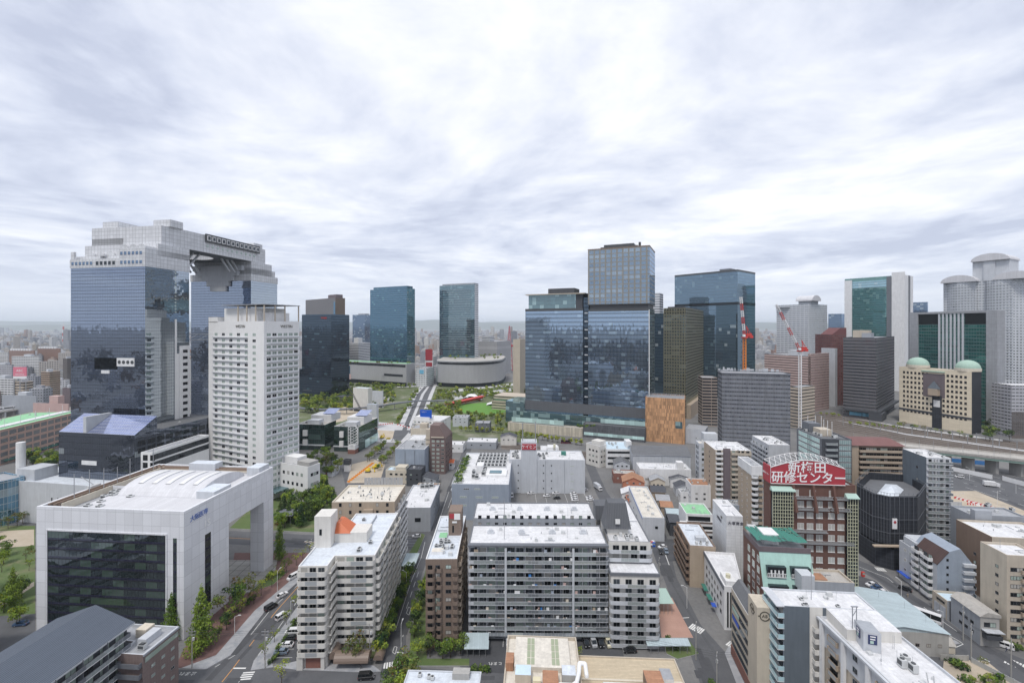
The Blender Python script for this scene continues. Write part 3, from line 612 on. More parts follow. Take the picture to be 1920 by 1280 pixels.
path('edge_line', [(1647, 1093), (1745, 1171), (1800, 1202), (1806, 1207), (1790, 1214), (1741, 1219), (1700, 1219)], .18, Z4); path('edge_line', [(1600, 1058), (1664, 1083), (1750, 1152), (1820, 1201), (1914, 1246)], .18, Z4); path('road_arrow', [(1840, 1232), (1856, 1240)], .35, Z4); path('stop_line', [(1278, 1158), (1292, 1157)], .3, Z3); path('edge_line', [(1300, 1226), (1282, 1180), (1264, 1137)], .14, Z3); path('stop_line', [(1248, 1040), (1256, 1062)], .3, Z3)
for q in range(6): path('lane_line', [(1790 + q * 4, 868 + q * 9), (1990, 912 + q * 11.5)], .25, Z3, dash=None if q in (0, 5) else (8, 8))
for q in range(6): path('bay_line', [(1002 + q * 18, 918), (1006 + q * 19.5, 942)], .12, Z3); path('bay_line', [(944 + q * 14.5, 1196), (943 + q * 14.5, 1212)], .12, Z3)
for q in range(5): path('bay_line', [(1096 + q * 13.5, 1196), (1102 + q * 13.8, 1214)], .12, Z3); path('bay_line', [(515 + q * 7, 1232 - q * 16), (548 + q * 3, 1232 - q * 16)], .12, Z3); path('bay_line', [(765 - q * 2.5, 1003 + q * 5), (792 - q * 2.5, 1003 + q * 5)], .1, Z3)
lt = text('とまれ', 1.5, 'marking', None, (*P(929, 1243), Z3), R(180), 'road_lettering', .0, 1, True); struct(lt); lt = text('止まれ', 1.7, 'marking', None, (*P(352, 1262), Z4 + .005), R(180), 'road_lettering', .0, 1, True); struct(lt)
rp = random.Random(4)
for ln in ([((395, 1275), (560, 1098), 7), ((320, 1272), (930, 1275), 8), ((735, 1230), (850, 900), 3.5), ((1330, 1280), (1240, 1050), 4), ((1640, 1075), (1900, 1245), 5), ((60, 975), (600, 1017), 7), ((1780, 880), (1930, 950), 14)],):
    b = MB()
    for p, q, wd in ln:
        p, q = Vector(P(*p)), Vector(P(*q)); d = (q - p).normalized(); s = Vector((-d.y, d.x))
        for _ in range(11): c = p.lerp(q, rp.random()) + s * rp.uniform(-wd / 2, wd / 2); l, w_ = rp.uniform(1, 6), rp.uniform(.5, 1.6); b.poly([(*(c - d * l - s * w_), .06 + rp.random() * .012), (*(c + d * l - s * w_), .066), (*(c + d * l + s * w_), .066), (*(c - d * l + s * w_), .066)])
    struct(b.build('road_patch', 'asphalt_dark'))
# hills on the horizon
def ridge(name, d, base, amp, seed, a0=-72, a1=72):
    rr = random.Random(seed); ph = [rr.uniform(0, 6.28) for _ in range(9)]; n_ = 220; rows = []
    for j, (dd, k) in enumerate(((0, 0), (900, .4), (1900, .85), (2800, 1.), (5200, .6))):
        row = []
        for i in range(n_ + 1):
            a = R(a0 + (a1 - a0) * i / n_); hh = base + amp * sum(math.sin(a * (3.1 + 4.7 * q) + ph[q] + j * .17) / (1.1 + q * .9) for q in range(9)) * .5
            row.append(((d + dd) * math.sin(a), (d + dd) * math.cos(a), min(max(hh * k, 0), 520) + (0 if k == 0 else 6 * math.sin(i * 1.7 + j))))
        rows.append(row)
    b = MB()
    for r0, r1 in zip(rows, rows[1:]):
        for i in range(n_): b.poly([r0[i], r0[i + 1], r1[i + 1], r1[i]])
    o = struct(b.build(name, 'hillmat'))
    for p in o.data.polygons: p.use_smooth = True
ridge('hills', 19000, 270, 170, 3); ridge('hills', 27000, 400, 120, 8)
# ================================================================== the far towers
# ---- twin tower with the bridge on top (left)
k = B('twin_tower', 'huge mirror-glass twin tower joined at the top by a white stepped bridge', 272, 270, 503, 10, wl=54, wr=30, h=146,
      cat='skyscraper', wall='g_sky', emats={1: 'g_skyend', 2: 'g_sky'}, roof='roof_conc', rim='w_skypanel', wallname='curtain_wall')
r = k.root
b = MB(); p2 = [(-54, 85), (0, 85), (0, 115), (-54, 115)]
b.prism(p2, 0, 146, 0, 1, False, emats={1: 2}); b.build('rear_curtain_wall', ['g_sky', 'w_skypanel', 'g_skyend'], r)
b = MB()
# white stepped crowns above both shafts
b.box(-54.3, .3, -.3, 30.3, 141, 146.3); b.box(-54.3, .3, 84.7, 115.3, 141, 146.3)
b.box(-54.3, -36, 3, 30, 146.3, 148.5); b.box(-18, .3, -.3, 30, 146.3, 152); b.box(-36, -18, 5, 30, 146.3, 149)
b.box(-54, .3, 8, 30, 148.5, 156); b.box(-50, .3, 85, 108, 146.3, 156); b.box(-40, .3, 85, 112, 146.3, 151)
b.build('crown', ['w_skypanel'], r)
b = MB(); z0, z1 = 156, 168; cx_, cy_, rr = -28, 57.5, 15
n = 24; circ = [(cx_ + rr * math.cos(2 * math.pi * i / n), cy_ + rr * math.sin(2 * math.pi * i / n)) for i in range(n)]
def on_rect(c, s):
    k_ = min((29 / abs(c)) if abs(c) > 1e-6 else 1e9, (45.5 / abs(s)) if abs(s) > 1e-6 else 1e9); return (min(max(cx_ + c * k_, -54), .35), cy_ + s * k_)
outr = [on_rect(math.cos(2 * math.pi * i / n), math.sin(2 * math.pi * i / n)) for i in range(n)]
for i in range(n):
    j = (i + 1) % n
    b.poly([(*outr[i], z1), (*outr[j], z1), (*circ[j], z1), (*circ[i], z1)], 0); b.poly([(*outr[j], z0), (*outr[i], z0), (*circ[i], z0), (*circ[j], z0)], 1)
    b.poly([(*circ[i], z0), (*circ[j], z0), (*circ[j], z1), (*circ[i], z1)], 0); b.poly([(*outr[i], z0), (*outr[j], z0), (*outr[j], z1), (*outr[i], z1)], 0)
b.build('sky_bridge', ['w_skypanel', 'w_dgrey'], r)
b = MB(); b.box(-12, .5, 16, 25, 168, 172.5); b.box(-10, -2, 91, 100, 168, 171.5); b.box(-52, -40, 17, 30, 168, 173); b.box(-54, -30, 12, 24, 156, 161); b.box(-48, -34, 24, 34, 168, 169.5); b.build('stair_tower', 'w_skypanel', r)
b = MB()
for i in range(n):
    a0, a1 = 2 * math.pi * i / n, 2 * math.pi * (i + 1) / n
    b.tube((cx_ + 20 * math.cos(a0), cy_ + 20 * math.sin(a0), 170), (cx_ + 20 * math.cos(a1), cy_ + 20 * math.sin(a1), 170), .45, 5); b.tube((cx_ + 20 * math.cos(a0), cy_ + 20 * math.sin(a0), 168), (cx_ + 20 * math.cos(a0), cy_ + 20 * math.sin(a0), 170), .15, 4)
b.build('deck_ring', 'steel', r)
b = MB()
for y in (38, 43, 48):
    for x in (-44, -10): b.bar((x, y, 156), (x, y - 8, 147), 1.1, 1.1)
for y in (67, 72, 77):
    for x in (-44, -10): b.bar((x, y, 156), (x, y + 8, 147), 1.1, 1.1)
b.build('strut', 'w_lgrey', r)
b = MB()
for q, (hw, zz) in enumerate([(22, 149), (18, 145), (14, 141), (10, 137), (7, 133)]): b.box(-28 - hw, -28 + hw, 82.5 + q * .2, 85, zz, 153 - q * .3)
b.build('inverted_steps', 'w_lgrey', r)
# window band and portholes of the bridge
b = MB(); b.box(.35, 1.5, 42, 93, 163.2, 168.8); b.build('gallery', 'dark_metal', r)
sq = MB(); sq.box(-1.5, 1.5, -.35, 0, 0, 3.4, 0); sq.box(-1.05, 1.05, -.4, -.353, .5, 2.9, 1); sq = sq.mesh('gallery_window', ['white_paint', 'win_dark']), sq
for i in range(12): o = link('gallery_window', sq[0], r, (1.5, 44.2 + i * 4.2, 164.3), R(90))
hole = MB(); hole.loft([[(.95 * math.cos(a), -d, .95 * math.sin(a)) for a in [2 * math.pi * q / 12 for q in range(12)]] for d in (0, .12)], 0); hole = hole.mesh('porthole', ['win_pale'])
for i in range(11): link('porthole', hole, r, (.36, 44 + i * 4.4, 160.6), R(90))
# roof vaults and crown windows over the near face
for x0, y0, z in ((-17.6, .2, 152), (-11.4, .2, 152), (-5.6, .2, 152), (-46, 3.2, 148.5), (-39, 3.2, 148.5), (-34, 5.3, 149), (-27, 5.3, 149)):
    vb = MB(); vault(vb, x0, x0 + 5.6, y0, y0 + 20, z, 2.6, 0, 8, 'y'); vb.build('vault_roof', 'w_skypanel', r)
cw = window_mesh(2., 2.2, 'frame_white', 'g_blue', 1)
for i in range(6): k.put(0, 1.8 + i * 2.75, 142.6, cw, 'crown_window', .32); k.put(0, 37.6 + i * 2.75, 142.6, cw, 'crown_window', .32); k.put(0, 37.6 + i * 2.75, 148, cw, 'crown_window', .32)
for i in range(5): k.put(0, 20 + i * 3, 142.4, window_mesh(2.2, 2.4, 'frame_white', 'win_dark', 1), 'crown_window', .32)
b = MB(); b.box(-54.2, -51.5, .2, 1.2, 146.3, 151); b.build('corner_frame', 'w_skypanel', r)
# mid-height opening and the pale panel with four round fans
k.box(0, 18, 34, 79.5, 86.5, .05, .35, 'win_black', 'sky_opening'); k.box(0, 34.3, 46.8, 81.5, 86.5, .05, .4, 'w_white', 'vent_panel'); k.box(0, 23, 29, 77, 78.9, .05, .4, 'w_white', 'sill_panel')
fan = MB(); fan.loft([[(1.1 * math.cos(a), -d, 1.1 * math.sin(a)) for a in [2 * math.pi * q / 12 for q in range(12)]] for d in (0, .1)], 0); fan = fan.mesh('vent_fan', ['dark_metal'])
for i in range(4): k.put(0, 36.2 + i * 3.05, 84, fan, 'vent_fan', .41)
# lift shaft strip on the end wall
b = MB(); b.box(0, .5, 22.5, 29.9, 0, 93); b.box(0, .4, 19.4, 22.4, 0, 88); b.box(0, .4, 19.4, 20.6, 88, 110); b.build('lift_strip', 'w_hotel', r)
me = window_mesh(3.4, 1.9, 'frame_dark', 'win_dark', 1)
for i in range(18): k.put(1, 26.6, 17 + i * 4.2, me, 'strip_window', .5)
me = window_mesh(.9, .9, 'frame_white', 'win_pale', 1)
for i in range(14): k.put(1, 20., 114 + i * 2.05, me, 'strip_window', .02)
b = MB()
for q in range(6): b.bar((-12, 31 + q * 9, 96), (-12, 40 + q * 9, 96), .6, .6); b.bar((-12, 31 + q * 9, 100), (-12, 40 + q * 9, 100), .6, .6); b.bar((-12, 31 + q * 9, 96), (-12, 40 + q * 9, 100), .35, .35)
b.build('escalator_truss', 'steel', r)
# ---- dark annex with a slanted glass roof at its foot
k = B('glass_annex', 'dark glass hall with a slanted violet glass roof at the foot of the twin tower', 252, 246, 816, 10, pl=110, wr=58, wall='g_annex', roof='roof_dgrey', par=.1, wallname='curtain_wall')
a0 = -k.wl; h = k.h
b = MB(); b.poly([(a0, 0, h + .02), (-.0, 0, h + .02), (0, 13, h + 8), (a0, 13, h + 8)], 0); b.poly([(0, 0, h), (0, 13, h), (0, 13, h + 8)], 1); b.poly([(a0, 13, h), (a0, 0, h), (a0, 13, h + 8)], 1); b.poly([(a0, 13, h), (0, 13, h), (0, 13, h + 8), (a0, 13, h + 8)][::-1], 1); b.build('slanted_roof', ['g_solar', 'g_annex'], k.root)
b = MB(); b.box(a0 + 17, a0 + 19, -.2, 13.4, h + .1, h + 8.9); b.build('roof_fin', 'w_lgrey', k.root); k.box(0, 16, 26, 29, 31.3, .05, .3, 'w_white', 'name_board')
for c in range(9): k.put(1, 4 + c * 5.6, 36, window_mesh(4.4, 2.8, 'frame_dark', 'win_dark', 2), 'window', .02); k.put(1, 4 + c * 5.6, 40, window_mesh(4.4, 2.8, 'frame_dark', 'win_dark', 2), 'window', .02)
# ---- white podium with chimney, left of the annex
k = B('podium_building', 'pale windowless podium building with a slim chimney behind the white frame building', 268, 232, 930, 10, pl=8, wr=36, h=22, wall='w_lgrey', roof='roof_blue')
b = MB(); b.cyl(-k.wl + 2, 6, 0, 41, 2., 14); b.build('chimney', 'w_white', k.root); k.roofbox(-k.wl + 4, -k.wl + 16, 3, 14, 6, 'w_lgrey')
for i in range(11): k.roofbox(-43 + i * 3.9, -40.5 + i * 3.9, 14, 18, 2.2, 'w_bluegrey', 'vent_box')
for i in range(5): k.put(0, 32 + i * 4, 12, window_mesh(.7, 2.4, 'frame_dark', 'win_dark', 1), 'window')
k.done()
k = B('grid_window_bar', 'low white bar with square grid windows linking the glass annex to the white hotel', 285, 232, 848, 5, pl=264, pr=392, wall='w_hotel', roof='roof_grey')
for v in range(2):
    for c in range(14): k.put(1, 2.2 + c * (k.wr - 4) / 13, k.h - 4.2 - v * 3.9, window_mesh(3.2, 2.9, 'frame_dark', 'win_dark', 2), 'window')
    for c in range(2): k.put(0, 2.5 + c * 4, k.h - 4.2 - v * 3.9, window_mesh(2.6, 2.9, 'frame_dark', 'win_dark', 2), 'window')
# ---- white hotel
k = B('hotel_tower', 'tall white hotel tower with rows of small pale-green windows and a roof canopy', 495, 272, 602, 24, pl=391, pr=561, cat='hotel', wall='w_hotel', roof='roof_grey')
r = k.root; wl, wr, h = k.wl, k.wr, k.h
LG = {}
for f, u0, u1 in ((0, 4.5, 4 + (wl - 9) * .78), (1, 1.7, wr - .6)): L = MB().box(u0, u1, -.9, 0, 0, .35); LG[f] = (L.mesh('ledge', ['w_lgrey']), L)
for f, nu, u0, u1 in ((0, 6, 4., wl - 5), (1, 6, 1.2, wr - .6)):
    for rr_ in range(26):
        v = h - 9. - rr_ * 3.72
        for c in range(nu):
            gl = 'win_dark' if rnd.random() < .16 else 'win_pale'
            k.put(f, u0 + (u1 - u0) * (c + .5) / nu, v, window_mesh(2.9, 1.8, 'frame_white', gl, 2), 'window')
        if rr_ < 22: k.put(f, 0, v - 1.1, LG[f], 'ledge')
k.roofbox(-wl + 11, -10, 3, wr - 3, 9, 'w_hotel'); k.roofbox(-10, -3, 6, wr - 5, 6, 'w_hotel'); k.roofbox(-wl, -wl + 9, 0, 8, 3.5, 'w_hotel', 'corner_block')
b = MB(); b.box(-wl + 13, .3, -.2, wr + .5, h + 10, h + 10.4)
b.build('canopy', 'steel', r)
pst = MB().cyl(0, 0, h - .6, h + 10, .42, 8).mesh('canopy_post', ['w_tan2'])
for x, y in ((-.6, .6), (-8, .6), (-16, .6), (-24, .6), (-.6, 8), (-.6, 15), (-.6, wr)): link('canopy_post', pst, r, (x, y, 0))
k.text(0, wl - 21, h - 3.2, 2.5, 'WESTIN', 'letter_dark', sp=.95); k.text(1, wr * .62, h - 3.2, 2.5, 'WESTIN', 'letter_dark', sp=.95)
b = MB(); b.box(-wl - 5, -wl - .05, 5, wr - 4, 0, h - 14); b.build('stair_wing', 'w_hotel', r)
k.done()
k = B('hotel_podium', 'stepped white hotel podium with a planted terrace beside the garden trees', 577, 272, 875, 24, wl=36, pr=600, wall='w_hotel', roof='roof_grey')
for v in (4, 9, 15): k.win(0, 14, k.wl - 3, v, 4, 5, 1, 1.7, 1.9, 'frame_dark', 'win_dark', 1); k.win(1, 2, k.wr - 1, v, 4, 3, 1, 1.7, 1.9, 'frame_dark', 'win_dark', 1)
k.roofbox(-30, -12, 3, 10, 4, 'w_hotel'); k.roofbox(-11, -1, 2, 9, 2.5, 'w_conc', 'terrace_frame'); b = MB(); b.box(-34, -16, -9, -.02, 6, 6.8); b.build('entrance_canopy', 'g_pod', k.root); k.done()
# ---- black tower, brown tower and the park towers
k = B('office_tower', 'black glass office tower with a small red sign in front of the brown tower', 621, 680, 589, 20, pl=566, wr=40, cat='skyscraper', wall='g_black', roof='roof_dgrey', wallname='curtain_wall')
k.text(0, k.wl * .76, k.h - 5, 4.6, 'onepy', 'red_paint', ext=.1, d=.3); k.box(0, 3, 20, 8, 9, .05, 1, 'dark_metal', 'podium_band'); b = MB(); b.box(-k.wl - 12, -k.wl, 4, 30, 0, 40); b.build('podium', 'g_black', k.root)
k = B('office_tower', 'brown ribbed high-rise rising behind the black glass tower', 629, 900, 558, 40, pl=573, pr=647, cat='skyscraper', wall='p_owner', emats={1: 'p_ownerside'}, roof='roof_dgrey'); k.box(0, k.L(0) - 7, k.L(0) - .5, 0, k.h - 8, .02, .3, 'g_teal', 'glass_strip'); k.roofbox(-40, -8, 6, 20, 8, 'w_purple')
k = B('office_tower', 'slim pale-blue tower in the gap left of the teal glass tower', 684, 1500, 590, 20, pl=661, wr=40, cat='skyscraper', wall='g_blue', roof='roof_grey', wallname='curtain_wall'); k.roofbox(-30, -5, 5, 30, 5, 'w_grey')
k = B('low_office', 'white banded office block left of the teal glass tower', 672, 1000, 643, 20, pl=650, pr=696, wall='p_whiteband', roof='roof_white'); k.roofbox(-14, -2, 2, 16, 12, 'w_white'); k.box(0, 4, 20, 2, 12, .3, 1., 'yellow', 'yellow_sign')
k = B('office_tower', 'teal glass tower standing on the left wing of the ribbed station podium', 763, 860, 540, 28, pl=694, pr=778, cat='skyscraper', wall='g_teal', emats={1: 'g_tealbright'}, roof='roof_dgrey', wallname='curtain_wall'); k.roofbox(-k.wl + 6, -3, 3, k.wr - 3, 5.5, 'g_teal', 'plant_screen')
k = B('office_tower', 'blue-green banded glass tower right of the tree-lined avenue', 890, 880, 533, 25, pl=824, pr=897, cat='skyscraper', wall='g_tower2', emats={1: 'p_whiteband'}, roof='roof_dgrey', wallname='curtain_wall'); k.roofbox(-k.wl + 5, -3, 3, 20, 4, 'w_grey')
for q in range(26): k.box(0, 5, k.wl - 9, k.h - 10 - q * 4.6, k.h - 9.5 - q * 4.6, .05, 1.2, 'frame_alu', 'sunshade')
k = B('station_podium', 'ribbed grey station podium left of the avenue under the teal tower', 762, 800, 682, 28, pl=621, pr=778, wall='p_fins', roof='roof_green', wallname='ribbed_wall'); k.box(0, 2, k.wl - 2, k.h - 6, k.h - 2, .05, .4, 'win_dark', 'window_band'); k.box(0, 2, 52, 5, k.h - 9, .05, .5, 'g_teal', 'glass_front'); k.box(0, 0, k.wl, 0, 7, -.5, .35, 'win_black', 'arcade'); k.box(0, 40, 55, 6, 16, .6, .8, 'w_pink', 'pink_screen'); k.box(0, k.wl - 52, k.wl - 8, 17, 21, .05, .3, 'win_dark', 'window_band')
# curved podium right of the avenue
r = thing('station_podium', 'curved ribbed station podium with a planted roof right of the avenue', 'building', (0, 0, 0))
pts = []
ctrl = [(819, 830, 0), (826, 805, 0), (880, 790, 0), (925, 812, 0), (942, 850, 0), (948, 920, 0)]
cp = [(X_(px, Y), Y) for px, Y, _ in ctrl]
def crom(p, n=6):
    out = []
    for i in range(len(p) - 1):
        a, b_, c, d = p[max(i - 1, 0)], p[i], p[i + 1], p[min(i + 2, len(p) - 1)]
        for s in range(n):
            t = s / n; out.append(tuple(.5 * (2 * b_[k] + (c[k] - a[k]) * t + (2 * a[k] - 5 * b_[k] + 4 * c[k] - d[k]) * t * t + (3 * b_[k] - a[k] - 3 * c[k] + d[k]) * t ** 3) for k in range(2)))
    return out + [tuple(p[-1])]
cv = crom(cp); back = [(X_(948, 920) - 5, 960), (X_(819, 830), 960)]
b = MB(); cyl_wall(b, cv, 7, 45); cyl_wall(b, [cv[-1]] + back + [cv[0]], 7, 45); b.build('ribbed_wall', 'p_fins', r)
b = MB(); b.poly([(*p, 45) for p in cv + back]); b.build('roof', 'roof_conc', r)
b = MB(); cyl_wall(b, [(x * .998, y - .5) for x, y in cv], 39.5, 43, 0); b.build('window_band', 'win_dark', r)
b = MB(); cyl_wall(b, [(x, y + 2) for x, y in cv], 0, 7); b.build('arcade', 'win_black', r)
b = MB(); cyl_wall(b, [(x, y - .8) for x, y in cv], 45, 46); b.build('roof_rim', 'w_white', r)
b = MB(); cyl_wall(b, [(x - .3, y - 1.2) for x, y in cv[:5]], 8, 32); b.build('glass_corner', 'g_panelglass', r)
# ---- the big glass tower at the centre, its podium
k = B('glass_high_rise', 'tall twin-block blue glass high-rise with a taller square-windowed upper part', 1217, 430, 574, 24, pl=1103, wr=44, h=122.5, cat='skyscraper', wall='g_south', roof='roof_dgrey', par=.1, wallname='curtain_wall')
r = k.root; h = k.h; wl = k.wl
x1, x0 = bpx(k, 1093), bpx(k, 985)
b = MB(); b.box(x0, x1, 0, 44, 0, h + .6); b.build('left_curtain_wall', ['g_south'], r)
b = MB(); b.box(x1, -wl, 2, 42, 0, h + 12); b.build('seam_wall', 'g_black', r)
for q in range(26):
    if q % 2 == 0: link('seam_louvre', MB().box(-wl - 4.2, -wl - 1, 1.6, 2, h - 4 - q * 4.2, h - 2.8 - q * 4.2).mesh('seam_louvre', ['w_lgrey']), r)
zt = bz(k, 461); b = MB(); b.box(-wl - .4, .4, .4, 43, h + 4.5, zt); b.build('upper_wall', ['g_tophotel'], r)
b = MB(); b.box(-wl + 1, -1, 2, 41, h, h + 4.5); b.box(-wl - .6, .6, .2, 43.2, h + 4.3, h + 5.2); b.build('recess', 'dark_metal', r)
b = MB(); b.box(-wl - .6, .6, .2, 43.3, zt, zt + .8); b.build('cornice', 'w_brown', r)
b = MB(); b.box(-wl + 10, -12, 10, 34, zt + .8, zt + 3.5); b.box(-wl + 13, -16, 12, 30, zt + 3.5, zt + 6); b.cyl(-10, 10, zt, zt + 6, 1.2, 10); b.build('roof_plant', 'dark_metal', r)
zc_ = bz(k, 553, x0 + 15); b = MB(); b.box(x0 + 3, x1 - 8, 2, 38, h + .6, zc_); b.build('crown_glass', 'g_pod', r); b = MB(); b.box(x0 + .5, x1 + 2, -1, 40, zc_, zc_ + .9); b.build('crown_roof', 'w_tan2', r); b = MB(); b.box(x1 - 8, x1 - 1, 2, 36, h + .6, zc_); b.box(x0 + 22, x1 - 12, 10, 30, zc_ + .9, zc_ + 7); b.build('core', 'w_char', r)
b = MB(); b.box(x0, x1, -.35, .0, h - 1, h + 1.6); b.box(-wl, 0, -.35, 0, h - 2, h); b.build('parapet_band', 'dark_metal', r)
b = MB(); b.box(-.2, .5, -.5, .1, 0, zt - 60); b.build('edge_fin', 'w_white', r)
b = MB(); b.box(x0 - .3, .3, -.4, -.02, 18, 28); b.build('plant_floor', 'w_dcorr', r)
b = MB(); b.box(x0, .2, -6, -.45, 0, 17); b.box(x0 - 22, x0 - .3, -2, 30, 0, 26); b.build('podium_glass', 'g_pod', r)
k2 = B('stone_podium', 'low pale ribbed stone podium along the foot of the blue glass high-rise', 1092, 433, 803, 22, pl=952, wr=8, wall='w_stone', roof='roof_conc'); k2.box(0, 2, k2.wl - 20, k2.h + .1, k2.h + 4.5, -6, -5.6, 'g_panelglass', 'glass_rail')
k2 = B('dark_podium', 'charcoal slate podium left of the timber-clad cube with a planted ledge', 1210, 413, 805, 22, pl=1093, wr=12, h=13, wall='w_dstone', roof='roof_dgrey'); k2.box(0, 1, k2.wl - 1, 2.4, 5.2, .05, .25, 'g_panelglass', 'window_band'); k2.box(0, k2.wl - 42, k2.wl - 1, 13.6, 17.5, -7, -6.7, 'g_panelglass', 'glass_rail')
k = B('timber_cube', 'tall cube clad in orange-brown timber shingle at the foot of the blue high-rise', 1284, 407, 748, 22, pl=1210, wr=24, wall='wood', roof='roof_grey', wallname='timber_wall'); k.box(0, k.wl - 8, k.wl - 2, 14, 20, .02, .2, 'g_pod', 'window'); r = k.root
b = MB()
for q in range(9): x = -k.wl + 1 + q * (k.wl - 2) / 8; b.box(x - .12, x + .12, .6, 23.4, k.h + .3, k.h + .7)
for q in range(4): b.box(-k.wl + 1, -1, 1 + q * 7, 1.3 + q * 7, k.h + .7, k.h + 1)
b.build('roof_grid', 'steel', r)
k = B('low_annex', 'low grey ribbed annex right of the timber cube', 1322, 405, 806, 30, pl=1285, wr=20, wall='w_corr', roof='roof_grey')
k = B('olive_tower', 'dark olive-brown tower with square windows right of the blue high-rise', 1286, 520, 577, 32, pl=1244, pr=1319, cat='skyscraper', wall='g_olive', roof='roof_dgrey', wallname='window_wall'); k.roofbox(-k.wl + 4, -4, 4, k.wr - 4, 2.5, 'w_char'); b = MB(); b.box(.2, 5, 2, k.wr + 2, 0, 16); b.build('stone_base', 'w_tan', k.root)
k = B('office_tower', 'narrow blue-grey glass tower squeezed behind the olive tower', 1246, 660, 587, 30, pl=1212, wr=40, cat='skyscraper', wall='g_jpdark', roof='roof_dgrey', wallname='curtain_wall'); b = MB(); b.box(-k.wl, -8, 5, 30, k.h, k.h + 30); b.build('upper_block', 'p_whiteband', k.root)
k = B('office_tower', 'massive blue glass tower with a notch line behind the red jib crane', 1383, 655, 505, 50, pl=1265, pr=1416, cat='skyscraper', wall='g_jp', roof='roof_dgrey', par=1.5, wallname='curtain_wall'); zn = bz(k, 571)
for f in (0, 1): k.box(f, 0, k.L(f), zn, zn + 4, .02, .25, 'win_black', 'notch'); k.box(f, 0, k.L(f), k.h - 2.5, k.h, .02, .3, 'dark_metal', 'parapet_band')
k.box(0, k.wl * .68, k.wl - .2, 0, zn, .02, .2, 'g_jpdark', 'dark_strip'); k.roofbox(-30, -14, 8, 24, 5, 'w_dgrey')
# ---- building wrapped in grey netting with its tower crane
k = B('netted_building', 'unfinished block wrapped in grey scaffold netting under the red and white jib crane', 1468, 403, 697, 14, pl=1346, pr=1482, cat='building site', wall='p_netband', roof='roof_grey', wallname='scaffold_net')
for i in range(14): k.box(0, .2, k.wl - .2, 4 + i * 4.4, 4.3 + i * 4.4, .05, .4, 'w_grey', 'deck_band')
for i in range(3, 9): k.box(0, k.wl * .0 + 1, k.wl * .3, 8 + i * 4.4, 9.6 + i * 4.4, .42, .6, 'w_white', 'floor_band'); k.box(0, k.wl * .44, k.wl * .72, 8 + i * 4.4, 9.6 + i * 4.4, .42, .6, 'w_white', 'floor_band')
k.box(0, k.wl * .32, k.wl * .42, 0, k.h - 2, .02, .5, 'w_char', 'dark_bay'); k.box(0, k.wl * .78, k.wl * .9, 4, k.h - 8, .1, 1.6, 'p_scaf', 'hoist_tower')
b = MB()
for i in range(24): x = rnd.uniform(-k.wl + 1, -1); y = rnd.uniform(1, 14); b.box(x, x + rnd.uniform(.6, 4), y, y + .3, k.zr, k.zr + rnd.uniform(1, 3.2))
for i in range(26): x = -k.wl + i * k.wl / 25; b.box(x - .06, x + .06, -.2, -.08, k.h, k.h + 2.2)
b.box(-k.wl, 0, -.2, -.1, k.h + 1, k.h + 1.1); b.build('scaffold', 'w_lgrey', k.root)
def lattice(b, p, q, w, n, r=.09, mat=(0, 0), diag=True):
    """square lattice boom from p to q; alternate bays take the two materials"""
    p, q = Vector(p), Vector(q); d = (q - p).normalized(); a = d.orthogonal().normalized(); c = d.cross(a); L = (q - p).length
    cs = [(a * sx + c * sy) * w / 2 for sx, sy in ((1, 1), (-1, 1), (-1, -1), (1, -1))]
    for i in range(n):
        m_ = mat[(i * len(mat) // n) % len(mat)] if len(mat) > 2 else mat[i % 2]; s, e = p + d * L * i / n, p + d * L * (i + 1) / n
        for j in range(4):
            b.tube(s + cs[j], e + cs[j], r, 4, m_)
            if diag: b.tube(s + cs[j], e + cs[(j + 1) % 4], r * .7, 4, m_)
def crane(name, label, px, Y, z0, ym, pxt, yt, mastmats, jibmats, cabm):
    r = thing(name, label, 'crane', (X_(px, Y), Y, 0)); X = X_(px, Y); zm = Z_(ym, Y)
    b = MB(); lattice(b, (0, 0, z0), (0, 0, zm), 2.2, max(6, int((zm - z0) / 2.6)), .2, (0, 0)); b.build('mast', mastmats, r)
    tx, tz = X_(pxt, Y) - X, Z_(yt, Y)
    b = MB(); lattice(b, (0, 0, zm + 1), (tx, -2, tz), 1.7, 18, .17, (0, 0, 0, 1, 1, 1) * 3); b.build('jib', jibmats, r)
    b = MB(); b.box(-2, 2, -2, 2, zm, zm + 1.4); b.box(1.2, 6, -1.4, 1.4, zm + 1.4, zm + 4.4); b.bar((3, 0, zm + 4), (1.6, 0, zm + 11), .5, .5); b.bar((5.5, 0, zm + 4), (1.6, 0, zm + 11), .4, .4); b.box(4, 7, -1.7, 1.7, zm + .2, zm + 2.6); b.build('machine_deck', cabm, r)
    b = MB(); b.box(-2.6, -.6, -2.9, -1.2, zm + 1.4, zm + 3.6); b.build('cab', 'white_paint', r)
    b = MB(); b.tube((1.6, 0, zm + 11), (tx, -2, tz), .06, 4); b.tube((tx, -2, tz), (tx, -2, tz - 8), .05, 4); b.build('cable', 'wire', r)
    return r
crane('tower_crane', 'red and white jib crane on an orange mast above the netted building', 1396, 412, 66, 634, 1387, 557, ['orange_paint'], ['red_paint', 'white_paint'], 'red_paint')
crane('tower_crane', 'tower crane with a white lattice mast and a slanted orange-white jib before the pink hotel', 1500, 440, 0, 659, 1453, 571, ['white_paint'], ['red_paint', 'white_paint'], 'red_paint')
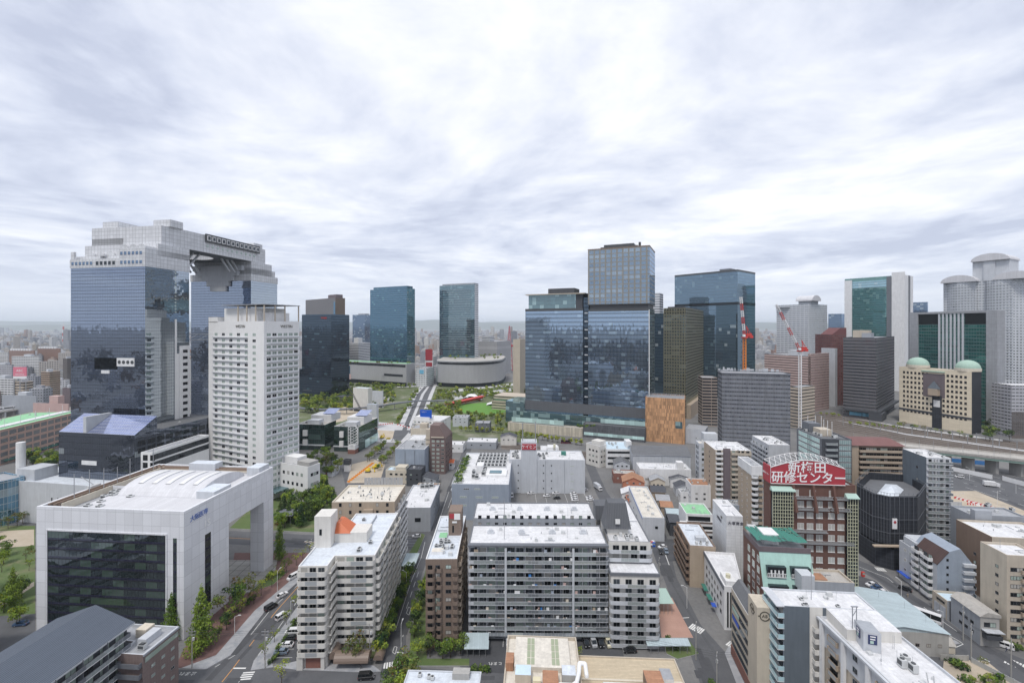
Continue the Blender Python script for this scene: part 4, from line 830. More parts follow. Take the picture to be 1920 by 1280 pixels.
# ---- right-hand cluster
k = B('arched_hotel', 'grey-white hotel with an arched roof cap left of the green glass tower', 1516, 800, 570, 60, pl=1456, pr=1551, cat='hotel', wall='p_hotelband', emats={1: 'p_hotel2'}, roof='roof_grey')
b = MB(); vault(b, -24, 4, 4, 34, k.h + 6, 10, 0, 12, 'x'); b.build('arched_roof', 'roof_vault', k.root); b = MB(); b.box(-20, 0, 6, 32, k.h, k.h + 7); b.build('roof_drum', 'w_grey', k.root); b = MB(); b.cyl(-k.wl + 12, 8, k.h - 6, k.h - 4.6, 15, 16); b.build('canopy', 'w_dgrey', k.root)
k = B('office_tower', 'small blue glass tower between the arched hotel and the green glass tower', 1578, 1000, 588, 50, pl=1553, pr=1586, wall='g_blue', roof='roof_grey', wallname='curtain_wall')
k = B('green_office_tower', 'green glass office tower between tall white end slabs', 1697, 740, 515, 55, pl=1584, pr=1712, cat='skyscraper', wall='g_green', emats={1: 'w_white'}, roof='roof_grey', wallname='curtain_wall'); k.box(0, 0, 11, 0, k.h - 3, .05, 1.5, 'w_white', 'end_slab'); k.box(0, k.wl - 17, k.wl + .1, 0, k.h + 5, .05, 1.5, 'w_white', 'end_slab'); k.box(0, k.wl - 24, k.wl - 17.1, 0, k.h - 1, .05, .6, 'w_dgrey', 'dark_strip'); k.box(0, 11.1, k.wl - 24.2, k.h - 18, k.h - 6, .05, .3, 'g_tealbright', 'top_glass'); k.box(1, k.wr * .4, k.wr * .62, 0, k.h, .03, .3, 'w_dgrey', 'dark_strip')
k = B('pink_hotel', 'pale pink block with narrow windows behind the white crane mast', 1520, 560, 668, 60, wl=58, pr=1554, cat='hotel', wall='p_pinkband', emats={1: 'p_pink'}, roof='roof_grey'); b = MB(); b.box(-3, .3, .0, k.wr, 0, k.h + 3); b.build('end_bay', 'p_pink', k.root); k.roofbox(-30, -12, 6, 20, 7, 'w_lgrey')
k = B('grey_slab', 'thin blue-grey slab right behind the pink block', 1566, 600, 653, 60, pl=1540, pr=1570, wall='w_lgrey', roof='roof_grey')
k = B('red_slab', 'dark red slab with a sloping top left of the grey striped block', 1560, 610, 627, 85, wl=30, pr=1587, wall='p_dred', roof='w_dred'); b = MB(); b.loft([[(-20, 0, k.h), (0, 0, k.h), (0, k.wr, k.h), (-20, k.wr, k.h)], [(-20, 12, k.h + 9), (0, 12, k.h + 9), (0, k.wr, k.h + 9), (-20, k.wr, k.h + 9)]]); b.build('sloping_top', 'w_dred', k.root)
k = B('striped_office', 'dark grey office block with horizontal stripes above the railway', 1643, 512, 633, 48, pl=1581, pr=1677, wall='p_dgrey', roof='roof_grey'); k.roofbox(-k.wl + 8, -8, 6, 22, 9, 'w_tan2'); k.roofbox(-14, -5, 4, 18, 6, 'w_grey', 'roof_plant')
for c in range(5): k.box(0, 6 + c * (k.wl - 12) / 5, 12 + c * (k.wl - 12) / 5, 3, 7, .05, .3, 'sky_blue', 'blue_panel')
b = MB(); b.box(-k.wl + 2, 4, -4, k.wr + 4, 8.4, 10.6); b.box(-6, 6, -5, 20, 0, 8.3); b.build('podium', 'w_char', k.root)
k = B('framed_office', 'teal glass office with ribbed centre inside a grey granite frame', 1871, 470, 582, 76, pl=1707, wr=9, cat='skyscraper', wall='g_teal2', roof='roof_dgrey', wallname='curtain_wall')
b = MB(); L = k.wl; b.box(-L, -L + 9, -1.4, 9, 0, k.h); b.box(-9, .3, -1.4, 9.5, 0, k.h); b.box(-L, 0, -1.3, 0, k.h - 2, k.h + .4); b.build('granite_frame', 'w_granite', k.root); k.box(0, 9.2, L * .36, k.h - 14, k.h - 2.1, -.05, .2, 'win_black', 'top_opening'); k.box(0, L * .66, L - 9.2, k.h - 14, k.h - 2.1, -.05, .2, 'win_black', 'top_opening')
rib = MB().box(-.9, .9, -.9, -.02, 8, k.h - 2.2)
for c in range(7): k.put(0, L * .37 + c * L * .045, 0, (rib.mesh('rib', ['w_lgrey']), rib), 'rib')
# curved white hotel with three arched roofs
r = thing('curved_hotel', 'tall curved white hotel with three arched grey roofs at the right edge', 'hotel', (X_(1882, 560), 560, 0), -R(62)); r.scale = (.87, .87, 1); h = Z_(524, 550)
arc = lambda cx, cy, rad, a0, a1, n: [(cx + rad * math.cos(R(a0 + (a1 - a0) * i / n)), cy + rad * math.sin(R(a0 + (a1 - a0) * i / n))) for i in range(n + 1)]
fp = [(-62, 0), (-62, -10)] + arc(-40, 0, 20, 210, 330, 10) + [(-16, -8)] + arc(0, 0, 20, 230, 320, 10) + [(34, -6), (40, 40), (-62, 40)]
b = MB(); cyl_wall(b, fp + [fp[0]], 0, h); b.poly([(*p, h) for p in fp], 1); b.build('wall', ['p_hotel2', 'roof_grey'], r)
b = MB()
for q in range(34): cyl_wall(b, [(x * 1.0, y - .9) for x, y in arc(-40, 0, 20, 222, 318, 8)], h - 6 - q * 3.4, h - 5 - q * 3.4); cyl_wall(b, [(x, y - .9) for x, y in arc(0, 0, 20, 236, 312, 8)], h - 6 - q * 3.4, h - 5 - q * 3.4)
b.build('balcony_band', 'w_lgrey', r)
for x0, x1 in ((-62, -22), (-6, 40)): b = MB(); vault(b, x0, x1, -21, 40, h, 9, 0, 12, 'y'); b.build('arched_roof', 'roof_vault', r)
b = MB(); b.box(-30, 8, -8, 26, h, h + 26); b.box(-18, -6, -10, -7.9, h, h + 25); b.build('roof_core', 'w_lgrey', r); b = MB(); vault(b, -31, 9, -12, 30, h + 25, 9, 0, 12, 'y'); b.build('arched_roof', 'roof_vault', r)
# cream domed hotel
k = B('domed_building', 'cream building with two pale green domes beside the railway', 1822, 446, 697, 72, pl=1686, pr=1840, wall='w_domed', emats={1: 'w_net'}, roof='roof_conc')
h = k.h; L = k.wl; r = k.root
rows = 9
for rr_ in range(rows):
    for c in range(16):
        u = 3 + (L - 6) * (c + .5) / 16
        if abs(u / L - .55) < .08 and rr_ < 6: continue
        k.put(0, u, h - 7 - rr_ * 5.2, window_mesh(2., 2.5, 'frame_brown', 'win_dark', 2, True), 'window')
k.box(0, L * .49, L * .62, 0, 34, .05, .6, 'w_net', 'dark_net'); k.box(0, L * .51, L * .6, 22, 29, .65, .8, 'w_white', 'banner'); k.box(0, 0, L, 14, 16, .05, .5, 'w_char', 'dark_ledge'); k.box(0, L * .36, L * .66, h * .52, h - 5, .02, .25, 'w_purple', 'arch_recess')
for fr in (.2, .88): b = MB(); b.cyl(-L + L * fr, 9, h, h + 3, 10, 20); b.build('drum', 'w_cream', r); b = MB(); b.dome(-L + L * fr, 9, h + 3, 9.6, 8, 20, 6); b.build('dome', 'roof_copper', r)
b = MB(); b.box(-L * .53, -L * .4, -5, -.65, 34, 41); b.loft([[(-L * .54, -5, 41), (-L * .39, -5, 41), (-L * .39, -.65, 41), (-L * .54, -.65, 41)], [(-L * .465, -3, 49), (-L * .46, -3, 49), (-L * .46, -2.9, 49), (-L * .465, -2.9, 49)]], 1); b.build('gabled_bay', ['w_tan', 'w_slate'], r); b = MB(); b.box(-L * .66, -L * .34, -1.5, 8, h - 3, h - 2); b.build('terrace_deck', 'roof_copper', r); k.done()
k = B('grey_apartments', 'grey apartment block with a dark lower half at the right edge beside the railway', 1897, 430, 722, 95, wl=20, wr=40, wall='p_greyband', roof='roof_white'); k.box(1, 0, 40, 0, k.h * .5, .03, .25, 'p_owner', 'dark_lower_wall')
k = B('banded_office', 'beige block with dark window bands left of the white crane mast', 1499, 470, 726, 60, pl=1480, pr=1528, wall='p_banded', roof='roof_grey')
k = B('brown_block', 'brown parking block between the olive tower and the netted building', 1345, 480, 708, 10, pl=1317, wr=20, wall='p_carpark', roof='roof_grey')
k = B('office_tower', 'dark blue tower top peeking over the framed office', 1738, 900, 566, 60, pl=1712, pr=1740, wall='g_blue', roof='roof_dgrey', wallname='curtain_wall')
# ---- skyline behind the park: department stores, red lattice tower
k = B('department_store', 'long pale department store behind the curved podium', 932, 980, 640, 25, pl=880, pr=958, wall='p_fins', roof='roof_grey'); k.roofbox(-40, -20, 5, 25, 12, 'p_whiteband')
k = B('beige_office', 'tall beige wall building left of the blue high-rise', 975, 700, 636, 20, pl=962, pr=985, wall='w_tan2', roof='roof_grey')
r = thing('lattice_tower', 'slender crimson lattice tower behind the park', 'tower', (X_(955, 1100), 1100, 0)); b = MB()
zt = Z_(611, 1100)
for s0, s1, z0, z1 in ((16, 10, 0, 60), (10, 4, 60, 88), (4, 1.2, 88, zt)):
    for a, c in ((-1, -1), (1, -1), (1, 1), (-1, 1)):
        b.tube((a * s0 / 2, c * s0 / 2, z0), (a * s1 / 2, c * s1 / 2, z1), .75, 4)
    n_ = 5
    for q in range(n_):
        f0, f1 = q / n_, (q + 1) / n_; w0, w1 = s0 + (s1 - s0) * f0, s0 + (s1 - s0) * f1; za, zb = z0 + (z1 - z0) * f0, z0 + (z1 - z0) * f1
        for sx in (-1, 1): b.tube((sx * w0 / 2, -w0 / 2, za), (-sx * w1 / 2, -w1 / 2, zb), .5, 4)
b.box(-9, 9, -9, 9, 58, 62); b.build('frame', 'tower_red', r)
k = B('signboard_block', 'white block carrying stacked red signboards beside the avenue', 812, 900, 668, 15, pl=797, wr=20, wall='w_white', roof='roof_grey'); k.box(0, 1, k.wl - 1, k.h - 8, k.h + 14, .1, .5, 'red_sign', 'red_signboard'); k.box(0, 2, k.wl - 2, k.h - 20, k.h - 12, .1, .5, 'red_sign', 'red_signboard')
k = B('white_office', 'white office with a blue panel left of the avenue far end', 800, 800, 690, 15, pl=779, wr=30, wall='p_white', roof='roof_grey'); k.box(0, 8, 16, k.h - 10, k.h - 3, .1, .4, 'sky_blue', 'blue_panel')
k = B('pale_hall', 'long pale hall with roof lawns left of the blue high-rise', 1000, 560, 716, 24, pl=922, wr=40, h=12, wall='p_banded', roof='roof_green'); b = MB(); b.box(-k.wl, -1, 6, 36, 12, 17); b.build('upper_storey', 'p_banded', k.root)
# ================================================================== the middle distance and the foreground
# ---- white frame building with the big opening
k = B('white_frame_building', 'white panelled building with a huge square gate opening and a dark glass front', 345, 152.8, 959, 4.8, pl=68, wr=21.4, wall='w_panel', roof='roof_white', noroof=True, cat='school')
r = k.root; wl, h = k.wl, k.h
b = MB(); b.box(-wl, 0, 21.4, 49.4, 30, h - 2.5, 0); b.box(-6, 0, 42.6, 49.4, 0, 30, 0, False); b.box(-wl, -wl + 6, 42.6, 49.4, 0, 30, 0, False)
b.poly([(-wl, 21.4, h - 2.5), (-wl, 0, h - 2.5), (0, 0, h - 2.5), (0, 21.4, h - 2.5)][::-1], 0); b.build('gate_frame', 'w_panel', r)
b = MB(); b.box(-wl + .01, -.9, 0.02, .9, h - 2.5, h + .02); b.box(-.9, 0.02, 0.02, 49.42, h - 2.5, h + .02); b.box(-wl, -wl + .9, .9, 49.4, h - 2.5, h - .03); b.box(-wl + .9, -.9, 48.5, 49.4, h - 2.5, h - .03); b.build('parapet', 'w_panel', r)
MB().poly([(-wl + .9, .9, h - 2.46), (-.9, .9, h - 2.46), (-.9, 48.5, h - 2.46), (-wl + .9, 48.5, h - 2.46)]).build('roof', 'roof_grey', r)
b = MB()
for d in (2., 4.): b.box(-wl + d, -wl + d + .7, 2, 47.5, h - .2, h + .25); b.box(-wl + 2, -1.5, 47.5 - d, 48.2 - d, h - .2, h + .25)
for q in range(20): b.box(-wl + .95, -wl + 5.2, 3 + q * 2.4, 3.5 + q * 2.4, h - .7, h - .21)
b.build('roof_rail', 'w_brown', r)
b = MB(); b.box(-wl + 6, -wl + 6.4, 3, 46, h - 2.4, h + .1); b.box(-wl + 6.4, -4, 45.6, 46, h - 2.4, h + .2); b.build('screen_wall', 'w_cream', r)
b = MB(); vault(b, -40, -8, 15, 50 - 8, h - 2.4, 5.2, 0, 14, 'x'); b.prism([(-43, 5), (-3, 3), (-3, 46), (-43, 46)], h - 2.44, h - 1.5); b.build('vault_roof', 'roof_vault', r)
sk = MB(); nn = 8
for q in range(nn):
    a0, a1 = R(52 + q * 7), R(52 + (q + 1) * 7); f_ = lambda a, e: (28.5 - 13.5 * math.cos(math.pi - a) * -1 if False else 28.5 - (13.5 + e) * math.cos(a - R(0)), (5.2 + e) * math.sin(a))
    y0, z0 = f_(a0, .3); y1, z1 = f_(a1, .3); sk.poly([(-.9, y0, z0), (.9, y0, z0), (.9, y1, z1), (-.9, y1, z1)], 0); sk.poly([(.9, y0, z0 - .6), (.9, y1, z1 - .6), (.9, y1, z1), (.9, y0, z0)], 1); sk.poly([(-.9, y1, z1 - .6), (-.9, y0, z0 - .6), (-.9, y0, z0), (-.9, y1, z1)], 1)
sk = sk.mesh('skylight', ['frame_white', 'w_lgrey'])
for q in range(5): link('skylight', sk, r, (-35 + q * 5.6, 0, h - 2.4))
for x0, x1, y0, y1, hh in ((-wl + 20, -wl + 32, 43, 47.8, 5), (-8, -1, 15, 24, 3.6), (-6.5, -1, 41, 48, 4.4)): k.zr = h - 2.46; k.roofbox(x0, x1, y0, y1, hh, 'w_lgrey', top='roof_blue')
ac_unit(r, (-wl + 21, 24, h - 1.2), (7, 3, 2.8), 'tank_cream'); ac_unit(r, (-wl + 27, 27, h - 2.46), (2, 2, 4), 'ac_grey')
k.units(10, -wl + 8, -wl + 24, 4, 22, size=(2.2, 1.6, 1.5))
b = MB()
for q in range(7): b.cyl(-wl + 5.2, 8 + q * 5.5, h - 2, h + 5 + rnd.uniform(0, 5), .12, 6)
b.build('mast', 'steel', r); b = MB(); b.box(-wl + .2, -wl + 2, 17, 21, h + .2, h + 1); b.bar((-wl + 1, 19, h + 1), (-wl - 1, 16, h + 5), .3, .3); b.build('window_gondola', 'ac_grey', r)
u1, u2 = wl - 50.2, wl - 6.5
b = MB(); b.box(u1, u2, -.02, .0, 1, 34.9); k_ = MB()
loc, a = k.at(0, 0, 0); MB().box(u1, u2, -.06, -.01, .5, 34.9).build('glass_front', 'g_clinic', r, loc, a)
for i_, (ua, ub, va, vb) in enumerate(((u1 - .5, u1, .5, 35.4), (u2, u2 + .5, .5, 35.4), (u1, u2, 34.9, 35.4))): k.box(0, ua, ub, va, vb, .0, .25, 'w_panel', 'front_frame')
k.box(0, wl - 3.9, wl - 2.6, .5, 34, .01, .06, 'g_clinic', 'window_slit'); k.box(1, 9.3, 12.1, 3, 31, .01, .06, 'g_clinic', 'window_slit')
k.text(1, 6.6, 39.2, 2.2, '大阪医専', 'blue_letters', d=.1, sp=.85); k.text(1, 10.5, 35.3, 5.2, 'is', 'letter_white', d=.06, name='emblem')
# ---- foreground left: dark seamed roof and brick block
k = B('dark_roof_apartments', 'dark apartment building under a big charcoal seamed gable roof, bottom left corner', -191, 80, 0, 4, wl=20.7, wr=44, h=24, wall='w_char', noroof=True, cat='apartment block')
r = k.root; b = MB(); L = k.wr
def gable(b, x0, x1, y0, y1, z, zr, ov=.5, th=.3, mat=0, trim=1, axis='y'):
    """pitched roof whose ridge runs along axis"""
    if axis == 'y': T = lambda x, y, zz: (x, y, zz)
    else:
        T = lambda x, y, zz: (y, x, zz); x0, x1, y0, y1 = y0, y1, x0, x1
    xm = (x0 + x1) / 2; s = (zr - z) / ((x1 - x0) / 2); xa, xb, za = x0 - ov, x1 + ov, z - ov * s; ya, yb = y0 - ov, y1 + ov
    for P_ in ([T(xa, ya, za), T(xm, ya, zr), T(xm, yb, zr), T(xa, yb, za)], [T(xm, ya, zr), T(xb, ya, za), T(xb, yb, za), T(xm, yb, zr)]):
        n_ = (Vector(P_[1]) - Vector(P_[0])).cross(Vector(P_[2]) - Vector(P_[0]))
        if n_.z < 0: P_ = P_[::-1]
        b.poly([(p[0], p[1], p[2] + th) for p in P_], mat)
        b.poly(P_[::-1], trim)
        for i in range(4): p, q = P_[i], P_[(i + 1) % 4]; b.poly([p, q, (q[0], q[1], q[2] + th), (p[0], p[1], p[2] + th)], trim)
    for yy in (y0, y1): b.poly([T(x0, yy, z), T(x1, yy, z), T(xm, yy, zr)], trim)
gable(b, -k.wl, 0, 0, L, 24, 27.8, 1.2, .5, 0, 1); b.build('roof', ['roof_dark', 'w_lgrey'], r)
k.balc(1, 6, L - .5, 1.2, 2.85, 8, 1.6, 'w_dgrey', [(.05, .3), (.36, .62), (.68, .95)], slabmat='w_white', ribs=6); k.win(1, 6, L, 1.4, 2.85, 9, 8, 2.6, 2.1, 'frame_dark', 'win_pale', dark='win_dark')
k = B('brick_apartments', 'low brown brick block with a grey flat roof beside the dark gabled roof', 268, 119.9, 0, 5, wl=16, wr=11.5, h=18.7, poly=[(-7.2, 0), (0, 0), (0, 11.5), (-16, 11.5), (-16, 4.6), (-7.2, 4.6)], wall='w_dbrick', roof='roof_grey', rim='w_lgrey', cat='apartment block'); k.win(1, 1.5, 11, 2.4, 2.75, 3, 5, 1.2, .8, 'frame_alu', 'win_pale'); k.box(1, .6, 11.2, 16.2, 17.5, .02, .12, 'win_pale', 'window_band'); k.balc(0, .3, 6.9, 1.2, 2.85, 6, 1., 'w_dgrey'); k.roofbox(-9, -6, 7, 10, 2.2, 'w_cream'); k.roofbox(-5.5, -3, 4, 9, 1.8, 'w_lgrey'); k.units(2, -5, -2, 2, 4); k.box(1, 0, 11.5, 18.2, 18.72, .02, .3, 'w_grey', 'eave'); k.done()
# ---- white L-shaped apartments
poly = [(-21.8, -6.2), (-12.9, -6.2), (-12.9, 0), (0, 0), (0, 33.4), (-16.5, 33.4), (-16.5, 12), (-21.8, 12)]
k = B('white_apartments', 'white L-shaped apartment block with rounded white balconies and a red-tiled roof house', 703, 147.2, 0, -1.6, wl=13, wr=33, h=31.3, poly=poly, wall='w_offwhite', roof='roof_blue', rim='w_white', par=.5, cat='apartment block'); r = k.root
v0, dv = 4.0, 2.73
k.balc(0, .0, 8.9, v0, dv, 10, 1.5, 'w_offwhite', [(.3, .7)], railmat='rail_grey', rcap=.8, hgt=1.35); k.balc(1, .3, 5.9, v0, dv, 10, 1.1, 'w_offwhite', ends=False, hgt=1.35); k.balc(2, .3, 12.9, v0, dv, 10, 1.5, 'w_offwhite', [(.42, .82)], railmat='rail_grey', rcap=.8, hgt=1.35)
for q in range(5): k.balc(3, .4 + q * 6.6, 6.2 + q * 6.6, v0, dv, 10, 1.5, 'w_offwhite', [(.25, .8)], railmat='rail_grey', rcap=.6, hgt=1.25)
k.win(0, .5, 8.4, v0 + .2, dv, 3, 10, 2.0, 2.05, 'frame_alu', 'win_glass', dark='win_black'); k.win(2, .5, 12.5, v0 + .2, dv, 4, 10, 2.3, 2.05, 'frame_alu', 'win_glass', dark='win_black'); k.win(3, .5, 33, v0 + .2, dv, 10, 10, 2.2, 2.05, 'frame_alu', 'win_glass', dark='win_black')
k.roofbox(-22, -16.5, 6.5, 13, 10.5, 'w_offwhite', 'roof_tower'); k.box(0, 1.5, 2.3, 35, 37, -13, -12.6, 'win_black', 'tower_window')
k.roofbox(-16.4, -5.5, 10, 17, 3.4, 'w_offwhite', 'roof_house'); b = MB(); b.loft([[(-16.4, 9.8, 34), (-11, 9.8, 34), (-11, 17, 34), (-16.4, 17, 34)], [(-16.4, 12, 37), (-15.2, 12, 36.8), (-15.2, 17, 36.8), (-16.4, 17, 37)]], 0); b.build('tiled_roof', 'red_roof', r)
k.units(9, -14, -2, 2, 31, size=(1.4, 1., 1.)); b = MB(); b.box(-7.9, -7.6, 12, 31, 31, 31.6); b.box(-14, -8, 11.7, 12, 31, 31.6); b.build('roof_pipe', 'w_grey', r)
b = MB(); vault(b, -10.5, 0, -8, -3.4, 2.2, 2.2, 0, 10, 'x'); vault(b, -12.6, -10, -6, 2, 2.2, 2.4, 0, 10, 'y'); vault(b, 1, 4, -6, -2, 1.6, 1.6, 0, 10, 'y'); b.build('barrel_awning', 'awning_brown', r); k.box(0, 2.5, 7.2, .2, 3.6, .05, .5, 'w_brick', 'brick_entrance')
b = MB(); b.box(-21.8, -20, -7.4, -6.2, 0, 4); b.box(-14.5, -13.4, -7.4, -6.2, 0, 4); b.build('entrance_post', 'w_offwhite', r); k.done()
# ---- brown block and grey hall behind it
k = B('brown_apartments', 'tan-brown flat-roofed apartment block behind the white L-shaped block', 740, 192, 940, -1, pl=622, pr=760, wall='w_tan', roof='roof_cream', rim='w_cream', cat='apartment block')
k.win(0, 1.5, 14, 17, 3.1, 3, 5, 1.1, 1.5, 'frame_dark', 'win_dark', 1); k.win(0, 17, k.wl - 1, 17, 3.1, 2, 5, 1.1, 1.5, 'frame_dark', 'win_dark', 1); k.balc(1, .3, k.wr - .3, 1.5, 3.05, 9, 1.3, 'w_white', ribs=4, hgt=1.); k.win(1, .5, k.wr - .5, 1.7, 3.05, 5, 9, 2.4, 2.1, 'frame_brown', 'win_dark'); k.units(16, -25, -2, 3, 18, size=(.5, .5, .7)); k.box(0, 13.5, 17.5, 0, k.h - 3, .02, 1.2, 'w_tan', 'stair_bay'); b = MB()
for q in range(12): b.box(-19 + q * 1.5, -17.7 + q * 1.5, 20.5, 20.7, k.h, k.h + 3.4)
b.build('roof_screen', 'steel', k.root); k.done()
k = B('grey_hall', 'plain mid-grey hall with a stained white roof right of the tan-brown block', 807, 234, 951, -1, pl=750, wr=34, wall='w_grey', roof='roof_white', rim='w_lgrey'); k.box(0, k.wl - 8, k.wl - 5, 5, 7, .02, .1, 'win_black', 'window'); k.units(4, -10, -3, 26, 32, size=(2.6, 2.2, 2.4)); k.win(1, 10, 34, 3, 4, 4, 2, 2, 1, 'frame_alu', 'win_dark'); k.done()
# ---- group up the street
k = B('brown_step_apartments', 'brown tiled apartment tower with a stepped sloping top at the street bend', 835, 325, 822, 6, pl=806, pr=848, wall='w_step', roof='roof_grey', cat='apartment block'); k.win(0, .8, k.wl - .3, 2, 2.95, 3, 8, 2, 1.4, 'frame_white', 'win_pale')
b = MB(); b.loft([[(-k.wl, 0, k.h), (0, 0, k.h), (0, k.wr, k.h), (-k.wl, k.wr, k.h)], [(-k.wl, 1, k.h + 9), (-k.wl * .42, 1, k.h + 9), (-k.wl * .42, k.wr * .6, k.h + 9), (-k.wl, k.wr * .6, k.h + 9)]], 0); b.build('sloping_top', 'w_step', k.root); k.box(0, 1, k.wl - 1, k.h + .5, k.h + 1.2, .0, .8, 'w_tan2', 'top_balcony'); b = MB()
for q in range(9): b.box(-k.wl - 3.6, -k.wl - .02, 1, 5, .3 + q * 3, 1.4 + q * 3)
b.box(-k.wl - 3.4, -k.wl - .1, 1.5, 4.8, 0, k.h + 6); b.build('outside_stair', 'w_tan2', k.root); k.win(1, 1, k.wr - 1, 2, 2.95, 4, 8, 1.6, 1.2, 'frame_brown', 'win_dark'); k.done()
k = B('blue_grey_box', 'plain pale blue-grey box building left of the stepped brown tower', 796, 315, 842, 4, pl=741, wr=26, wall='w_bluegrey', roof='roof_grey', rim='w_white'); k.units(3, -18, -2, 3, 20, size=(2, 1.4, 1.6)); k.box(0, k.wl * .33, k.wl * .345, 0, k.h - 1, .02, .15, 'w_dgrey', 'downpipe'); k.box(0, k.wl * .66, k.wl * .675, 0, k.h - 1, .02, .15, 'w_dgrey', 'downpipe')
k = B('white_office', 'small plain white office just behind the pale blue-grey box', 794, 350, 824, 4, pl=763, wr=16, wall='w_white', roof='roof_white'); k.win(0, 4, 11, 12, 4, 3, 2, 1.6, 1.4, 'frame_dark', 'win_dark'); k.done()
k = B('cream_office', 'cream windowless block behind the white office by the stepped brown tower', 804, 372, 803, 4, pl=770, wr=16, wall='w_cream', roof='roof_grey'); k.roofbox(-8, -2, 2, 8, 4, 'w_tan2')
k = B('cream_house', 'cream rendered house with a rounded gable below the blue-grey box', 773, 305, 882, 5, pl=723, wr=9, wall='w_cream', roof='roof_lblue', cat='house'); k.win(0, 2, k.wl - 2, 2.5, 3, 4, 2, 1.8, 1.2, 'frame_dark', 'win_dark'); k.roofbox(-12, -5, 1, 8, 2.5, 'w_cream'); k.done()
k = B('black_house', 'black-walled house with a dark roof against the blue-grey box', 790, 300, 880, 5, pl=762, wr=10, wall='w_char', roof='roof_tile', cat='house'); k.win(0, 1, k.wl - 1, 4, 3, 2, 2, 1.4, 1.1, 'frame_dark', 'win_dark'); k.done()
k = B('balcony_apartments', 'white apartment block with long balconies under a blue rooftop billboard', 826, 420, 789, 14, pl=774, pr=845, wall='w_hotel', roof='roof_white', cat='apartment block'); k.balc(0, 0, k.wl - .2, 3, 2.95, 5, 1.4, 'w_hotel'); k.win(0, .5, k.wl - .5, 3.2, 2.95, 7, 5, 1.9, 1.8, 'frame_dark', 'win_dark'); k.win(1, 3, 16, 4, 3, 2, 5, .9, 1, 'frame_dark', 'win_black', 1); k.roofbox(-k.wl + 1, -12, 2, 12, 3, 'w_hotel')
b = MB(); b.box(-k.wl + 6, -10.4, 3, 4, k.h + 1.5, k.h + 9, 0); [b.box(-k.wl + 7 + q * 3, -k.wl + 7.2 + q * 3, 3.4, 3.6, k.h - 1, k.h + 1.5, 1) for q in range(4)]; b.build('billboard', ['blue_sign', 'steel'], k.root); text('セミナー', 1.7, 'letter_white', k.root, (-k.wl + 10.2, 2.9, k.h + 7), 0, 'billboard_letters', .03, 1, False, 0, .8); k.done()
for nm, lab, cx, Y, ty, th, pl, pr, zc in (('glass_hall', 'dark green glass hall left, with white roof frames beside the hotel garden', 609, 388, 796, 6, 556, 630, 0), ('glass_hall', 'dark green glass hall right, with a white lattice lift tower on its front', 673, 383, 800, 6, 626, 708, 1)):
    k = B(nm, lab, cx, Y, ty, th, pl=pl, pr=pr, wall='g_dgreen', roof='roof_conc', rim='w_white', par=1.2, wallname='glass_wall'); r = k.root
    k.roofbox(-k.wl + 4, -3, 16, 34, 6, 'w_white'); k.roofbox(-k.wl + 8, -k.wl + 18, 4, 12, 4, 'w_lgrey', 'roof_frame'); b = MB(); b.poly([(-12, 18, k.zr + 7), (-1, 18, k.zr + 7), (-1, 30, k.zr + 10), (-12, 30, k.zr + 10)]); b.build('solar_roof', 'g_solar', r)
    k.box(0, k.wl * .25, k.wl * .4, 4, 9, .05, 1.5, 'w_hotel', 'bay_window'); k.box(0, k.wl * .25, k.wl * .4, 12, 17, .05, 1.5, 'w_hotel', 'bay_window'); k.box(0, 0, k.wl, 4, 4.8, .05, 1.2, 'w_lgrey', 'ledge'); k.units(6, -k.wl + 3, -3, 2, 12)
    if zc:
        b = MB(); lattice(b, (-3.5, -3.4, 7), (-3.5, -3.4, k.h + .5), 6, 6, .3); b.box(-6.6, -.4, -6.5, -.4, 3.5, 7); b.build('lift_tower', 'white_paint', r); k.box(1, 12, k.wr, .2, 7, .05, .3, 'g_panelglass', 'shop_front'); MB().box(-6.6, -.4, -6.5, -.4, 0, 3.5).build('lift_base', 'w_brick', r)
k = B('vent_tower', 'dark square vent box on a white plinth beside the curved garden wall', 655, 330, 862, 6, pl=644, pr=659, wall='w_char', roof='roof_grey', z0=5); b = MB(); b.box(-k.wl + .3, -.3, .3, k.wr - .3, 0, 5); b.build('plinth', 'w_white', k.root)
k = B('pink_grid_box', 'small pink gridded vent box below the dark vent box', 622, 322, 880, 6, pl=611, pr=626, wall='p_redpod', roof='roof_conc')
# curved garden wall
r = thing('curved_wall', 'pale curved ramp wall sweeping round the sunken garden', 'wall', (0, 0, 0)); b = MB()
cc = [P(624 + 14 * math.cos(a) * 1.4 - 12, 877 - 17 * math.sin(a)) for a in [R(-70 + 15 * q) for q in range(12)]]
for p, q in zip(cc, cc[1:]): b.bar((*p, 1.2), (*q, 1.2), 4.5, 2.4)
b.build('ramp', 'w_lgrey', r)
# ---- grey plant with roof gardens, white lettered warehouse
k = B('grey_plant', 'blue-grey plant building crowded with roof machinery and a green roof strip', 954, 247, 908, 2, pl=847, wr=62, wall='w_bluegrey', roof='roof_white', rim='w_lgrey'); k.win(0, 5, 17, k.h - 3, 0, 2, 1, 3.2, .7, 'frame_white', 'win_pale', 3); k.win(0, 2, 28, k.h - 7.5, 0, 3, 1, 3.6, .9, 'frame_white', 'win_pale', 3); k.win(0, 2, 28, k.h - 12, 0, 3, 1, 3.6, .9, 'frame_white', 'win_pale', 3)
k.units(32, -22, -3, 30, 58, rows=8, size=(1.9, 1.9, 2.4)); k.units(8, -22, -15, 10, 28, size=(2.2, 2.2, 2.6)); k.roofbox(-14, -2, 14, 26, 1.2, 'w_white', 'skylight_curb'); k.roofbox(-12, -5, 17, 22, 1.5, 'g_pod', 'skylight'); k.roofbox(-20, -16, 20, 28, 4.5, 'w_white', 'tank')
